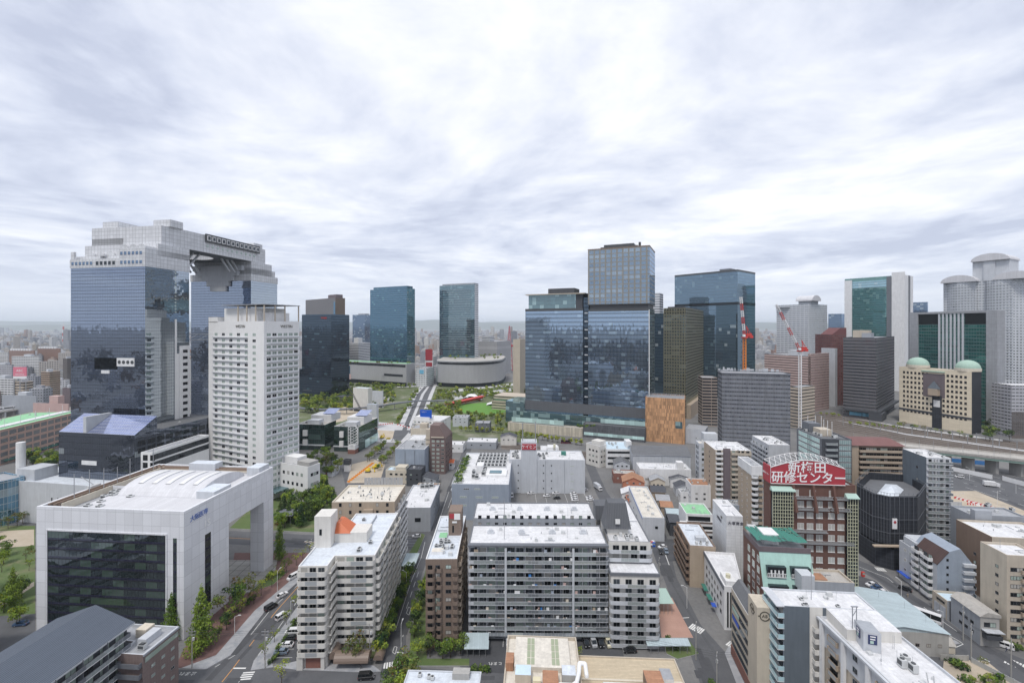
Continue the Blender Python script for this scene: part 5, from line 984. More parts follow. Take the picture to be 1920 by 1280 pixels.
b = MB(); b.box(-k.wl - .6, -k.wl + 5, .4, 56, k.h - 4, k.h - 3.2); b.build('garden_ledge', 'w_lgrey', k.root); PLANT = k; k.done()
k = B('warehouse', 'pale blue-grey warehouse with a tower bearing a red katakana sign', 1097, 287, 862, 2, pl=954, wr=22, wall='w_lgrey', roof='roof_white'); r = k.root; x0, x1 = -(1097 - 977) * 287 / 853, -(1097 - 1007) * 287 / 853
b = MB(); b.box(x0, x1, -.6, 8, 0, 32.3); b.build('sign_tower', 'w_lgrey', r); b = MB(); b.box(x0 + .6, x1 - .6, -1, -.61, 27.6, 31.2); b.build('red_sign', 'red_sign', r); text('ケイヒン', 2.6, 'letter_white', r, ((x0 + x1) / 2, -1.03, 29.4), 0, 'sign_letters', .04, .9, False, 0, .95)
b = MB(); b.cyl(x0 + 1, 2, 32, 44, .3, 6); b.cyl(x1 - 1, 2, 32, 45, .3, 6); [b.box(x0 + q, x0 + q + .1, -.5, -.4, 32.3, 33.6) for q in range(10)]; b.build('antenna', 'steel', r)
for c, u in enumerate((6, 22, 27, 40)):
    for q in range(4): k.put(0, u, 2.6 + q * 4.8, window_mesh(.8, .9, 'frame_alu', 'win_dark', 1) if c < 3 else window_mesh(2.4, .5, 'frame_white', 'win_pale', 1), 'window', .65 if abs(u - 10) < 2 else .0)
k.units(14, -46, -42, 3, 20); k.units(8, -29, -22, 2, 18); k.roofbox(-14, -11, 12, 15, 2.2, 'green_net', 'green_unit'); b = MB()
for u in (k.wl * .48, k.wl * .73): b.box(-k.wl + u, -k.wl + u + .25, -.2, -.02, 0, k.h - .5)
b.build('downpipe', 'w_grey', r); k.done()
k = B('white_annex', 'small white slanted-roof block just behind the sign tower warehouse', 1049, 312, 848, 3, pl=1014, wr=18, wall='w_white', roof='roof_white'); k.roofbox(-8, -1, 4, 12, 3, 'w_white'); k.roofbox(-4, -2.5, 4, 6, 5, 'tank_cream', 'tank')
# ---- central apartments: two slabs and a wing
k = B('balcony_slab', 'broad grey apartment slab with eleven rows of cluttered balconies, front of its complex', 1139, 154.2, 1019, .5, pl=879, wr=14.6, wall='w_grey', roof='roof_white', rim='w_dgrey', par=.35, cat='apartment block'); r = k.root; L = k.wl
dv = 2.77; v0 = k.h - .75 - dv * 11
for q in range(3): a, b_ = ((0., .262), (.272, .745), (.755, 1.))[q]; k.balc(0, L * a + .05, L * b_, v0, dv, 11, 1.6, 'w_lgrey', [(.0, 1.)] if q else [(.14, 1.)], railmat='rail_glass', ribs=(4, 7, 4)[q], slabmat='w_lgrey', rcap=0)
for f in (.267, .75): k.box(0, L * f - .35, L * f + .35, 0, k.h - 1, .02, 1.75, 'w_lgrey', 'pier')
k.win(0, .3, L - .3, v0 + .2, dv, 15, 11, 2.6, 2.1, 'frame_alu', 'win_glass', dark='win_black'); k.box(0, -.2, L + .2, k.h - .5, k.h + .05, .02, 1.5, 'w_dgrey', 'eave')
vent = MB(); vent.box(-1.2, 1.2, -.8, .8, 0, .7); vent.box(-.7, .7, -.5, .5, .7, 1.4); vent = vent.mesh('roof_vent', ['w_lgrey'])
for q in range(4): link('roof_vent', vent, r, (-L + 7 + q * 11, 8.5, k.zr))
lau = [MB().box(-.45, .45, -.03, .03, 0, .9).mesh('laundry', [m_]) for m_ in ('white_paint', 'w_pink', 'w_bluegrey', 'blue_tarp', 'w_cream', 'w_tan')]
for q in range(70): f = rnd.randrange(11); loc, a = k.at(0, rnd.uniform(.6, L - .6), v0 + dv * f + rnd.choice((.7, 1.25)), 1.45); o = link('laundry', rnd.choice(lau[:3] * 2 + lau), r, loc, a)
b = MB(); b.box(-L, 0, -3.4, -1.7, 2.3, 2.5); b.build('arcade_roof', 'rail_glass', r); b = MB(); b.cyl(-L + 12, 3, k.h, k.h + 14, .09, 6); b.build('antenna', 'steel', r); k.done()
k = B('rear_slab', 'parallel grey apartment slab directly behind the balcony-covered one', 1117, 174.5, 972, .5, pl=887, wr=16, wall='w_grey', roof='roof_white', rim='w_dgrey', par=.35, cat='apartment block'); k.win(0, 1, k.wl - 1, k.h - 2.9, 2.77, 14, 2, 1.3, 1.3, 'frame_dark', 'win_dark', dark='win_black'); k.box(0, 0, k.wl, k.h - 4, k.h - 3, .02, 1.3, 'w_lgrey', 'corridor')
for q in range(4): link('roof_vent', vent, k.root, (-k.wl + 7 + q * 11, 9, k.zr))
k.done()
k = B('end_wing', 'light grey apartment wing with rounded balconies and a dark mansard penthouse', 1141, 156.5, 1014, 92.5, wl=38, pr=1220, wall='w_offwhite', roof='roof_white', rim='w_dgrey', par=.4, cat='apartment block'); r = k.root; L = k.wr
k.balc(1, -.6, L + .4, k.h - .75 - dv * 2, dv, 2, 1.5, 'w_lgrey', [(.3, .7)], railmat='rail_glass', rcap=1.2); k.win(1, 1, L - 1, k.h - .55 - dv * 2, dv, 4, 2, 2.2, 2.05, 'frame_alu', 'win_dark')
lo = MB(); x1 = 6.8; z = 23.4; lo.box(0.02, x1, -.3, L + .9, 0, z, 0, False); lo.build('lower_wall', ['w_offwhite'], r); b = MB(); b.box(0, x1 + .3, -.6, L + 1.2, z, z + .9); b.build('terrace_rim', 'w_dgrey', r); MB().poly([(.3, -.2, z + .93), (x1 - .2, -.2, z + .93), (x1 - .2, L + .8, z + .93), (.3, L + .8, z + .93)]).build('terrace', 'roof_white', r)
for q in range(8): k.put(1, -.9, z - .6 - dv * (q + 1), BALW, 'balcony', x1) if q else (globals().__setitem__('BALW', k.balc(1, -.9, L + 1., z - .6 - dv, dv, 0, 1.5, 'w_lgrey', [(.35, .72)], railmat='rail_glass', rcap=1.2)), k.put(1, -.9, z - .6 - dv, BALW, 'balcony', x1))
wm, wd = window_mesh(2.1, 2.05, 'frame_alu', 'win_glass', 2), window_mesh(2.1, 2.05, 'frame_alu', 'win_black', 2)
for q in range(8):
    for c in range(4): k.put(1, 1.5 + c * 3.9, z - .4 - dv * (q + 1), rnd.choice((wm, wd)), 'window', x1)
for q in range(9): k.put(0, 38 - 2, 2 + q * 2.77, window_mesh(1.2, 1.2, 'frame_dark', 'win_black', 1), 'window')
b = MB(); b.box(-10.5, -6, .6, 8, k.h - .4, k.h + 2); b.build('penthouse_base', 'w_offwhite', r); b = MB(); b.loft([[(-12, -.8, k.h + 2), (-5, -.8, k.h + 2), (-5, 8.8, k.h + 2), (-12, 8.8, k.h + 2)], [(-11.6, 1, k.h + 10.5), (-7, 1, k.h + 10.5), (-7, 7.4, k.h + 10.5), (-11.6, 7.4, k.h + 10.5)]], 0); b.build('mansard_penthouse', 'w_dcorr', r); b = MB(); b.box(-4.9, -4.5, 3.2, 4.8, k.h + 4, k.h + 5.6); b.build('penthouse_window', 'frame_white', r)
k.roofbox(-24, -18, -2, 4, 5.5, 'w_dcorr'); k.units(5, -5, -1, 2, 12, size=(1.6, 1.2, 1.2)); k.done()
# ---- narrow brown apartments
k = B('narrow_brown_apartments', 'narrow brown tiled apartment block with rounded balconies and a red and white roof sign', 857, 148.5, 1047, -1, pl=798, wr=34, wall='w_tilebrown', roof='roof_blue', rim='w_white', par=.6, cat='apartment block'); r = k.root; L = k.wl; dv = 2.66; v0 = 1.4
k.balc(0, .1, 3.2, v0, dv, 10, 1.3, 'w_tilebrown', rcap=1.1); k.balc(0, 3.6, 5.4, v0, dv, 10, 1., 'w_tilebrown', rcap=.7); k.balc(0, L - 1.6, L + .5, v0, dv, 10, 1., 'w_tilebrown', rcap=.7); k.win(0, .2, 5.2, v0 + .2, dv, 2, 10, 1.5, 1.9, 'frame_dark', 'win_dark'); k.win(0, 6, L - 1.4, v0 + .9, dv, 1, 10, 1.8, 1.2, 'frame_dark', 'win_dark')
for q in range(4): k.balc(1, 3 + q * 7.5, 7.6 + q * 7.5, v0, dv, 10, 1.1, 'w_tan', rcap=.6)
k.win(1, 1, 33, v0 + .3, dv, 6, 10, 1.6, 1.7, 'frame_brown', 'win_dark')
b = MB(); b.box(-5, -.3, 18, 25, k.h - .6, k.h + 8); b.build('roof_tower', 'w_tilebrown', r); b = MB(); b.box(-4.6, -2.9, 17.8, 17.97, k.h + 5.6, k.h + 7.4, 0); b.box(-2.9, -.7, 17.8, 17.97, k.h + 5.2, k.h + 7.4, 1); b.box(-3.6, -1.9, 17.8, 17.97, k.h + 4, k.h + 4.6, 1); b.build('sign_panel', ['red_sign', 'white_paint'], r); k.box(0, L - 3.6, L - 3., k.h + .5, k.h + 3, -17.98, -17.9, 'win_black', 'tower_window'); k.roofbox(-9, -5.2, 4, 6.6, 1, 'w_white', 'skylight', top='roof_cream'); k.roofbox(-8, -5.2, 14, 18, 1.1, 'w_white', 'light_well', top='roof_green'); k.units(10, -10, -1, 6, 14, size=(1.3, 1., .9)); k.done()
# ================================================================== right-hand blocks
k = B('training_centre', 'red-brown hotel block crowned by a huge red arched sign with white characters', 1444, 172, 905, 95, wl=5.3, pr=1604, wall='w_redbrown', roof='roof_grey', cat='hotel'); r = k.root; L, h = k.wr, k.h
s_ = 172 / 853
# arched sign with its lattice roof
W_ = L * .87; b = MB(); n = 14
prof = [(.0, 0)] + [(W_ * q / n, 6.1 + 2.9 * math.sin(math.pi * q / n)) for q in range(n + 1)] + [(W_, 0)]
f0 = [(.6, y, h + z) for y, z in prof]; f1 = [(.1, y, h + z) for y, z in prof]
b.poly(f0, 0); b.poly(f1[::-1], 0)
for i in range(len(f0)): j = (i + 1) % len(f0); b.poly([f1[i], f1[j], f0[j], f0[i]], 1)
b.box(-5.2, .1, -.3, .15, h, h + 6.4, 0); b.build('sign_panel', ['red_sign', 'white_paint'], r)
b = MB()
for q in range(n): a_, c_ = prof[1 + q], prof[2 + q]; b.tube((.65, a_[0], h + a_[1] + .1), (.65, c_[0], h + c_[1] + .1), .18, 4); b.tube((-5, a_[0], h + a_[1] + 1.4), (-5, c_[0], h + c_[1] + 1.4), .12, 4); b.tube((.5, a_[0], h + a_[1]), (-5, c_[0], h + c_[1] + 1.4), .09, 4); b.tube((-5, a_[0], h + a_[1] + 1.4), (.5, c_[0], h + c_[1]), .09, 4)
b.tube((.65, 0, h + .1), (.65, W_, h + .1), .16, 4); b.build('sign_lattice', 'frame_white', r)
text('新梅田', 4.5, 'letter_white', r, (.66, W_ * .49, h + 6.15), R(90), 'sign_letters', .06, 1.0, False, .05, 1.02); text('研修センター', 4.5, 'letter_white', r, (.66, W_ * .51, h + 2.35), R(90), 'sign_letters', .06, .98, False, .05, 1.0)
text('研修センター', .9, 'letter_white', r, (-2.6, -.34, h + 3), 0, 'sign_letters', .03)
# sloping shoulders and projecting floors
b = MB(); b.loft([[(-5, L * .89, h), (0.02, L * .89, h), (.02, L * .9, h), (-5, L * .9, h)], [(-5, L * .89, 22), (.02, L * .89, 22), (.02, L, 22), (-5, L, 22)]]); b.build('sloping_shoulder', 'w_redbrown', r)
for q in range(3): u = L * (.26 + q * .235); b = MB(); b.bar((0.1, u, h - .2), (1.8, u + .5, h - 10), .9, 1.4); b.build('buttress', 'w_redbrown', r)
wn_ = window_mesh(2.3, 2.2, 'frame_white', 'win_curtain', 2, True)
for q in range(8):
    v = h - 4.4 - q * 4.15
    for u in ((.3, .5, .73) if q == 0 else (.36, .47, .58, .72, .83)): k.put(1, L * u, v, wn_, 'window', .03)
for (q, a, c) in ((0, .24, .5), (0, .52, .72), (0, .73, .9), (1, .3, .68), (1, .7, .93), (3, .25, .66), (4, .25, .97)):
    v = h - 5.3 - q * 4.15; b = MB(); b.box(0, L * (c - a), -1.5, 0, 0, .2); b.box(0, L * (c - a), -1.5, -1.4, 1.15, 1.25)
    for e_ in range(int(L * (c - a) / .5)): b.box(e_ * .5, e_ * .5 + .22, -1.48, -1.42, .2, 1.15)
    k.put(1, L * a, v, (b.mesh('balcony', ['frame_alu']), b), 'balcony')
for u0, z1, zz in ((0.3, h - 2.5, 'left'), (L - 3.6, h - 4.5, 'right')):
    b = MB(); w2 = 7.6 if zz == 'left' else 3.6
    for q in range(int(w2 / .9) + 1): b.box(1.2, 1.4, u0 + q * .9, u0 + q * .9 + .16, 4, z1)
    for q in range(int((z1 - 4) / 1.3)): b.box(1.2, 1.42, u0, u0 + w2, 4 + q * 1.3, 4.14 + q * 1.3)
    b.build('glazed_stair_frame', 'lattice_cream', r); MB().box(.05, 1.15, u0, u0 + w2, 2, z1, 0).build('glazed_stair', 'win_dark', r)
    b = MB(); b.box(-.2, 2, u0 - .4, u0 + w2 + .4, z1, z1 + .3); b.loft([[(-.2, u0 - .4, z1 + .3), (2, u0 - .4, z1 + .3), (2, u0 + w2 + .4, z1 + .3), (-.2, u0 + w2 + .4, z1 + .3)], [(-.2, u0 - .2, z1 + 1.5), (.1, u0 - .2, z1 + 1.5), (.1, u0 + w2 + .2, z1 + 1.5), (-.2, u0 + w2 + .2, z1 + 1.5)]]); b.build('copper_roof', 'teal_copper', r)
k.done()
# teal stepped block in front
k = B('teal_step_building', 'dark red side-walled block with a sloping mint-green front and green roof netting', 1434, 150, 1122, 96, pl=1394, wr=16.5, wall='w_redbrown', emats={1: 'w_teal'}, noroof=True, h=15); r = k.root; L, wl = k.wr, k.wl
zt = 29.; b = MB(); b.loft([[(-wl, 0, 15), (0, 0, 15), (0, L, 15), (-wl, L, 15)], [(-wl, 0, zt), (-4.5, 0, zt), (-4.5, L, zt), (-wl, L, zt)]], 0, False); 
b.m[1] = 1; b.poly([(-wl, 0, zt), (-4.5, 0, zt), (-4.5, L, zt), (-wl, L, zt)], 2); b.build('upper_wall', ['w_redbrown', 'w_teal', 'roof_grey'], r)
for zz in (16.4, 21.8):
    for u in (1.6, 9.2):
        x = -4.5 * (zz + 1.6 - 15) / 14; b = MB(); b.box(x - 1.5, x + .9, u, u + 6, zz + .2, zz + 3.4); b.build('terrace_recess', 'win_dark', r)
        b = MB(); b.box(x - .2, x + 1.1, u, u + 6, zz, zz + .18); [b.box(x + 1., x + 1.07, u + e_ * .5, u + e_ * .5 + .2, zz + .18, zz + 1.3) for e_ in range(12)]; b.box(x + .98, x + 1.1, u, u + 6, zz + 1.25, zz + 1.4); b.build('terrace_rail', 'frame_white', r); b = MB(); [b.box(x + .91, x + .99, u + 1 + e_ * 1.2, u + 1.5 + e_ * 1.2, zz + .2, zz + 2.4) for e_ in range(4)]; b.build('sliding_door', 'frame_white', r)
k.win(0, 3, wl - 3, 3.5, 3.6, 3, 7, 1.8, 2.2, 'frame_white', 'win_pale', 2); k.zr = zt
b = MB(); b.box(-wl, -4.2, -.1, 0.1, zt, zt + 1.7); b.box(-4.6, -4.3, 0, L, zt, zt + 1.7); b.build('roof_fence', 'w_purple', r)
b = MB(); nn = 10
for q in range(nn):
    for e_ in range(5): b.poly([(-6 - e_ * 2.2, L * q / nn, zt + 3 + .25 * math.sin(q * 1.3 + e_)), (-6 - e_ * 2.2, L * (q + .92) / nn, zt + 3 + .25 * math.sin(q * 1.3 + 1 + e_)), (-8.1 - e_ * 2.2, L * (q + .92) / nn, zt + 3.2 + .25 * math.sin(q + e_)), (-8.1 - e_ * 2.2, L * q / nn, zt + 3.2 + .2 * math.cos(q + e_))])
b.build('roof_net', 'green_net', r); k.roofbox(-16, -10, 4, 9, 3.4, 'w_white'); k.roofbox(-wl + 1, -20, 2, 5, 2.6, 'ac_grey', 'roof_plant'); k.done()
k = B('white_slab_building', 'tall windowless white slab with small dark characters at the top', 1362, 185, 966, 97, pl=1336, pr=1393, wall='w_block', roof='roof_white', rim='w_white', par=.1); k.text(1, k.wr * .56, k.h - 3.1, 1.5, '大塚商会', 'letter_black', d=.06, sp=1.08); k.text(0, k.wl * .5, k.h - 5, 1.5, '大塚商会', 'letter_black', d=.06, sp=1.08); k.box(0, k.wl * .62, k.wl * .72, k.h - 3.6, k.h - 2.6, .02, .08, 'letter_dark', 'small_sign')
k = B('green_roof_terraces', 'stepped white apartment block with a green flat roof and dark terrace rails', 1286, 218, 962, 97, wl=14, pr=1336, wall='w_white', roof='roof_green', rim='w_white', cat='apartment block'); b = MB(); b.box(0, 2.6, -3, k.wr, 0, k.h - 3.6); b.box(2.6, 4.6, -5, k.wr, 0, k.h - 7); b.build('lower_terraces', 'w_white', k.root)
for q, d in ((0, 2.6), (1, 4.6)):
    z = k.h - 3.6 - q * 3.4; k.box(1, .3, k.wr, z - 2.4, z - 1.1, d, d + .1, 'win_black', 'window_band'); b = MB(); b.box(d - .15, d, 0, k.wr, z, z + .9); b.build('terrace_rail', 'frame_brown', k.root); k.box(1, 1, k.wr - 1, z + .2, z + 2.4, 0.02, .08, 'win_black', 'window_band')
for q in range(3): k.box(1, .3, k.wr, k.h - 13.5 - q * 3.1, k.h - 12 - q * 3.1, 4.62, 4.7, 'win_black', 'window_band')
k = B('brown_step_block', 'brown block with stepped balconies and a pale roof beside the white slab', 1293, 184, 1022, 97, pl=1268, pr=1342, wall='w_brown', roof='roof_blue', rim='w_brown', emats={1: 'w_tan'}, cat='apartment block'); k.balc(0, .4, k.wl - .4, 2.2, 2.85, 5, 1.3, 'w_brown', slabmat='w_brown'); k.win(0, 1, k.wl - 1, 2.4, 2.85, 4, 5, 1.8, 1.8, 'frame_dark', 'win_dark'); k.roofbox(-8, -5.5, 4, 8, 1.6, 'w_lgrey', 'roof_box'); k.units(3, -4, -2, 2, 8, size=(.8, .8, .9)); k.done()
k = B('white_wedge_building', 'white four-storey wedge with black-topped wall and a very narrow front', 1358, 158, 1098, 98, wl=25, wr=3.2, poly=[(-25, 0), (0, 0), (0, 3.2), (-6, 7.5), (-25, 11.5)], wall='w_white', roof='roof_white', rim='w_white', par=.8); k.box(0, 0, 25, k.h - 1.4, k.h + .02, .02, .3, 'w_dgrey', 'black_band'); k.win(0, 2, 23, 3.6, 3.1, 6, 3, 1.5, 1.3, 'frame_dark', 'win_dark'); k.box(1, .9, 1.4, 1, k.h - 2, .02, .15, 'win_black', 'window_strip'); k.box(1, 1.9, 2.4, 1, k.h - 2, .02, .15, 'win_black', 'window_strip'); k.roofbox(-8, -1.5, 1, 4.5, 1.8, 'w_white'); k.box(0, 1, 6, 2.4, 2.6, .05, 1.5, 'awning_green', 'awning'); k.box(0, 8, 12, 2.4, 2.6, .05, 1.5, 'awning_green', 'awning'); k.box(0, 14, 16.5, 2.6, 2.8, .05, 1.5, 'blue_awning', 'awning'); b = MB(); b.cyl(-4, 2.5, k.h + 1, k.h + 2.2, .8, 12); b.build('water_tank', 'tank_cream', k.root); k.done()
k = B('beige_emblem_building', 'beige office with coloured window strips and a corner tower bearing round black emblems', 1420, 125, 1182, 98, wl=21, wr=5, wall='w_tan2', roof='roof_conc', rim='w_white'); r = k.root; h = k.h
b = MB(); b.box(-6.5, .05, -.1, 4, 0, h + 6.5); b.build('emblem_tower', 'w_beige', r)
for q in range(6):
    v = h - 3.3 - q * 2.85; k.box(0, .8, 14, v, v + 1.5, .02, .1, 'win_dark', 'window_strip')
    if q in (1, 2): k.box(0, 1.2, 7, v + .15, v + 1.35, .11, .14, 'teal_copper' if q == 1 else 'blue_awning', 'coloured_blind')
k.box(0, 0, 21, .5, 3.6, .02, .2, 'w_brick', 'brick_base')
ring = MB(); n = 20
for q in range(n):
    a0, a1 = 2 * math.pi * q / n, 2 * math.pi * (q + 1) / n; ring.loft([[(rr_ * math.cos(a), -d, rr_ * math.sin(a)) for rr_, d in ((1.35, 0), (1.35, .08), (1.1, .08), (1.1, 0))] for a in (a0, a1)], 0, False)
ring.box(-1.75, -1.3, -.08, 0, -.14, .14); ring.box(1.3, 1.75, -.08, 0, -.14, .14); ring = ring.mesh('emblem', ['letter_dark'])
k.put(0, 21 - 3.2, h + 4.2, ring, 'emblem', .12); k.text(0, 21 - 3.2, h + 4.2, 1.2, 'AB', 'letter_dark', d=.14); k.put(1, 1.9, h + 4.2, ring, 'emblem', .07); k.text(1, 1.9, h + 4.2, 1.2, 'AB', 'letter_dark', d=.1)
b = MB(); b.box(-20.6, -6.6, .2, 4.8, h, h + .4); b.loft([[(-20.8, .1, h + .4), (-6.6, .1, h + .4), (-6.6, 3, h + .4), (-20.8, 3, h + .4)], [(-20.8, 2, h + 3), (-6.6, 2, h + 3), (-6.6, 3, h + 3), (-20.8, 3, h + 3)]]); b.build('dark_slope_roof', 'roof_dgrey', r); k.done()
# ---- foreground right pair
k = B('teal_balcony_apartments', 'apartment block with frosted teal balconies and a plain slate-blue end wall', 1470, 120, 1135, 95, wl=8.2, wr=23, wall='w_bluegrey', roof='roof_white', rim='w_lgrey', par=.35, cat='apartment block', emats={1: 'w_slate'}); r = k.root; h = k.h
k.balc(0, -.4, 8.4, h - 3.2 - 2.8 * 10, 2.8, 11, 1.7, 'rail_frost', [(.0, 1.)], railmat='rail_frost', slabmat='w_white', ribs=2); k.win(0, .2, 8, h - 3 - 2.8 * 10, 2.8, 3, 11, 2.2, 2.05, 'frame_dark', 'win_dark'); k.box(0, -.4, 8.5, h - .2, h + .05, .02, 2., 'w_lgrey', 'eave')
k.balc(1, 7, 9.4, h - 3.2 - 2.8 * 10, 2.8, 10, 1.4, 'w_offwhite'); k.box(1, 6.4, 9.6, 0, h + .05, .02, .1, 'w_offwhite', 'pale_bay'); k.win(1, 7, 9.4, h - 3 - 2.8 * 10, 2.8, 1, 10, 1.6, 2, 'frame_white', 'win_dark')
b = MB(); b.box(-.0, 8.5, 10.5, 22.9, 0, h - .02, 0, True, 1); b.build('front_wing', ['w_offwhite', 'roof_white'], r); k.units(4, -6, -1, 4, 18, size=(.9, .9, .5)); MB().cyl(-4, 9, k.zr, k.zr + 10, .08, 6).build('mast', 'steel', r); k.done()
k = B('two_tone_apartments', 'grey-over-tan apartment block with a large white roof and an emblem tank, bottom right', 1818, 80, 0, 90, wl=39, wr=15, h=29.5, wall='w_tan2', roof='roof_white', rim='w_lgrey', par=.6, cat='apartment block'); r = k.root; h = k.h
for f in (0, 1): k.box(f, 0, k.L(f), h - 6.4, h - .1, .02, .2, 'w_lgrey', 'upper_band')
k.box(0, 0, 39, h - .5, h + .06, .21, .9, 'w_lgrey', 'eave')
for q in range(6): k.box(0, 1.2 + q * 7.6, 2.2 + q * 7.6, 0, h - .5, .21, .9, 'w_white', 'pilaster')
for q in range(5):
    for e_ in range(10):
        v = h - 3.4 - e_ * 2.85; u = 3 + q * 7.6
        if q % 2 == 0: k.put(0, u + .8, v, REC, 'balcony') if 'REC' in globals() else (globals().__setitem__('REC', k.balc(0, u + .8, u + 4.2, v, 2.85, 0, .75, 'w_tan', [(.1, .9)], railmat='rail_grey')), k.put(0, u + .8, v, REC, 'balcony'))
        k.put(0, u + 2.4, v + .3, window_mesh(2.6, 1.9, 'frame_dark', 'win_dark', 2), 'window', .05) if q % 2 == 0 else k.put(0, u + 2, v + .8, window_mesh(1.5, 1.4, 'frame_alu', 'win_dark', 2), 'window', .22)
tz = k.zr; lx = lambda px, py: ((px - CX) * ((H - tz) * F / (py - HY)) / F - k.root.location.x)   # along +X (local y)
b = MB(); pts = [(-27, 2.2), (-26, 5.6), (-30.5, 6.6), (-31.5, 3.4)]; b.prism([(x, y) for x, y in pts], tz, tz + 4.6, 0, 1); b.build('sign_tank', ['w_lgrey', 'w_grey'], r)
b = MB(); b.box(-.9, .9, -.06, 0, 0, 2.2, 0); b.box(-.5, .6, -.1, -.06, 1.7, 1.95, 1); b.box(-.5, .5, -.1, -.06, 1.1, 1.35, 1); b.box(-.5, .2, -.1, -.06, .2, .85, 2); me = b.mesh('emblem_panel', ['navy', 'letter_white', 'teal_copper'])
link('emblem_panel', me, r, (-26.45, 3.9, tz + 1.9), math.atan2(3.4, 1)); link('emblem_panel', me, r, (-29.3, 2.72, tz + 1.9), math.atan2(-1.2, 4.5))
b = MB()
for y in (2.6, 3.6): b.bar((-31, y, tz), (-31, y, tz + 8), .15, .15)
b.bar((-31, 2.6, tz + 5.6), (-31, 3.6, tz + 7.2), .12, .12); b.box(-31.2, -30.8, 2.3, 3.9, tz + 7.9, tz + 8.1); b.build('antenna_frame', 'steel', r)
for x, y in ((-22, 7), (-20.5, 8.2), (-23, 8.6)): ac_unit(r, (x, y, tz), (1.5, 1.2, 1.9), 'ac_grey')
b = MB(); b.bar((-18, 7.5, tz), (-13, 8.6, tz), 1.3, .5); b.bar((-16, 7.6, tz), (-16.5, 7.4, tz + 3), .2, .2); b.bar((-15, 8, tz), (-15.5, 8, tz + 3), .2, .2); b.build('roof_crane', 'ac_grey', r)
for q in range(9): link('roof_pin', MB().cyl(0, 0, 0, .6, .16, 6).mesh('roof_pin', ['ac_grey']), r, (rnd.uniform(-24, -3), rnd.uniform(2, 13), tz))
k.done()
k = B('blue_metal_shed', 'long low shed with a pale blue-grey metal roof beside the car park', 1610, 147, 0, 95, wl=22, wr=27, h=7.5, wall='w_conc', roof='roof_seam', rim='roof_seam', par=.04, cat='shed'); b = MB(); gable(b, -22, 0, 0, 27, 7.5, 9.2, .4, .12, 0, 0, 'x'); b.build('metal_roof', 'roof_seam', k.root); k.win(1, 16, 26, 3, 3, 3, 1, 1.2, 1, 'frame_brown', 'win_dark')
k = B('grey_rust_block', 'small grey block with a rusty red roof patch behind the teal balcony apartments', 1528, 146, 1089, 95, wl=8, wr=12, wall='w_grey', roof='roof_conc', rim='w_tan2'); k.roofbox(-6, -2, 1, 5, .3, 'roof_rust', 'rusty_deck'); b = MB(); b.box(-7.5, 0, -4, -.02, 0, k.h + 1.6); b.build('stair_tower', 'w_lgrey', k.root)
# ---- mid right towers
k = B('tan_apartments', 'tan tiled apartment tower with a white top and curved white balconies', 1409, 225, 873, 96, pl=1384, pr=1429, wall='w_tan', roof='roof_grey', rim='w_white', cat='apartment block'); k.box(0, 0, k.wl, k.h - 4.6, k.h + .03, .02, .25, 'w_white', 'white_top'); k.box(1, 0, k.wr, k.h - 4.6, k.h + .03, .02, .25, 'w_white', 'white_top'); k.win(0, 2, k.wl - 2, 3, 2.8, 2, 11, .8, 1, 'frame_white', 'win_dark', 1); k.balc(1, 0, k.wr * .62, 2.5, 2.8, 11, 1.5, 'w_white', rcap=1.2); k.balc(1, k.wr * .62, k.wr, 2.5, 2.8, 11, 1.2, 'w_tan'); k.win(1, .3, k.wr - .3, 2.7, 2.8, 3, 11, 1.6, 1.9, 'frame_dark', 'win_dark'); k.done()
k = B('beige_apartments', 'beige apartment tower with a dark vertical strip and white balconies', 1341, 257, 843, 96, pl=1320, pr=1408, wall='w_tan2', roof='roof_white', rim='w_white', cat='apartment block', emats={0: 'w_tan'}); L = k.wr; k.balc(1, .2, L * .2, 2, 2.85, 12, 1.3, 'w_white'); k.box(1, L * .22, L * .42, 0, k.h + 1, .02, .6, 'w_purple', 'dark_strip'); k.balc(1, L * .44, L - .2, 2, 2.85, 12, 1.3, 'w_tan2', ribs=3); k.win(1, .3, L * .2, 2.2, 2.85, 1, 12, 2.2, 1.9, 'frame_dark', 'win_dark'); k.win(1, L * .45, L - .4, 2.2, 2.85, 4, 12, 1.8, 1.9, 'frame_dark', 'win_dark'); k.win(0, 2, k.wl - 2, 3, 2.85, 1, 11, 1, 1.2, 'frame_dark', 'win_dark'); k.done()
k = B('white_office_block', 'pale office block with a grey rooftop sign box behind the beige apartments', 1311, 300, 831, 96, pl=1304, pr=1369, wall='w_lgrey', roof='roof_cream', rim='w_lgrey'); k.win(1, 1, k.wr - 1, 3, 3.5, 6, 7, 1.6, 1.6, 'frame_dark', 'win_dark'); k.roofbox(-16, -10, 6, 15, 5, 'w_lgrey', 'sign_box'); k.win(0, 1, k.wl - 1, 3, 3.5, 2, 7, 1.6, 2.2, 'frame_dark', 'win_dark'); k.box(0, 2, 3, 3, 4, 0, .1, 'w_grey', 'vent'); k.units(5, -18, -3, 2, 18); k.done()
k = B('white_apartments', 'white apartment block with side balconies seen behind the big red arched sign', 1441, 290, 833, 96, pl=1410, pr=1481, wall='w_lgrey', roof='roof_white', rim='w_white', cat='apartment block'); k.balc(0, .5, k.wl - .5, 2, 2.9, 9, 1.2, 'w_lgrey', ribs=4); k.win(0, .8, k.wl - .8, 2.2, 2.9, 6, 9, 1.8, 1.8, 'frame_dark', 'win_dark'); k.units(7, -18, -3, 2, 11, size=(1.5, 1.2, 1.2)); k.done()
k = B('dark_glass_apartments', 'dark apartment block with white-framed glass bays and rooftop antennas', 1541, 240, 822, 96, pl=1494, pr=1597, wall='w_char', roof='roof_dgrey', rim='w_dgrey', cat='apartment block', emats={0: 'w_dgrey'}); L = k.wr
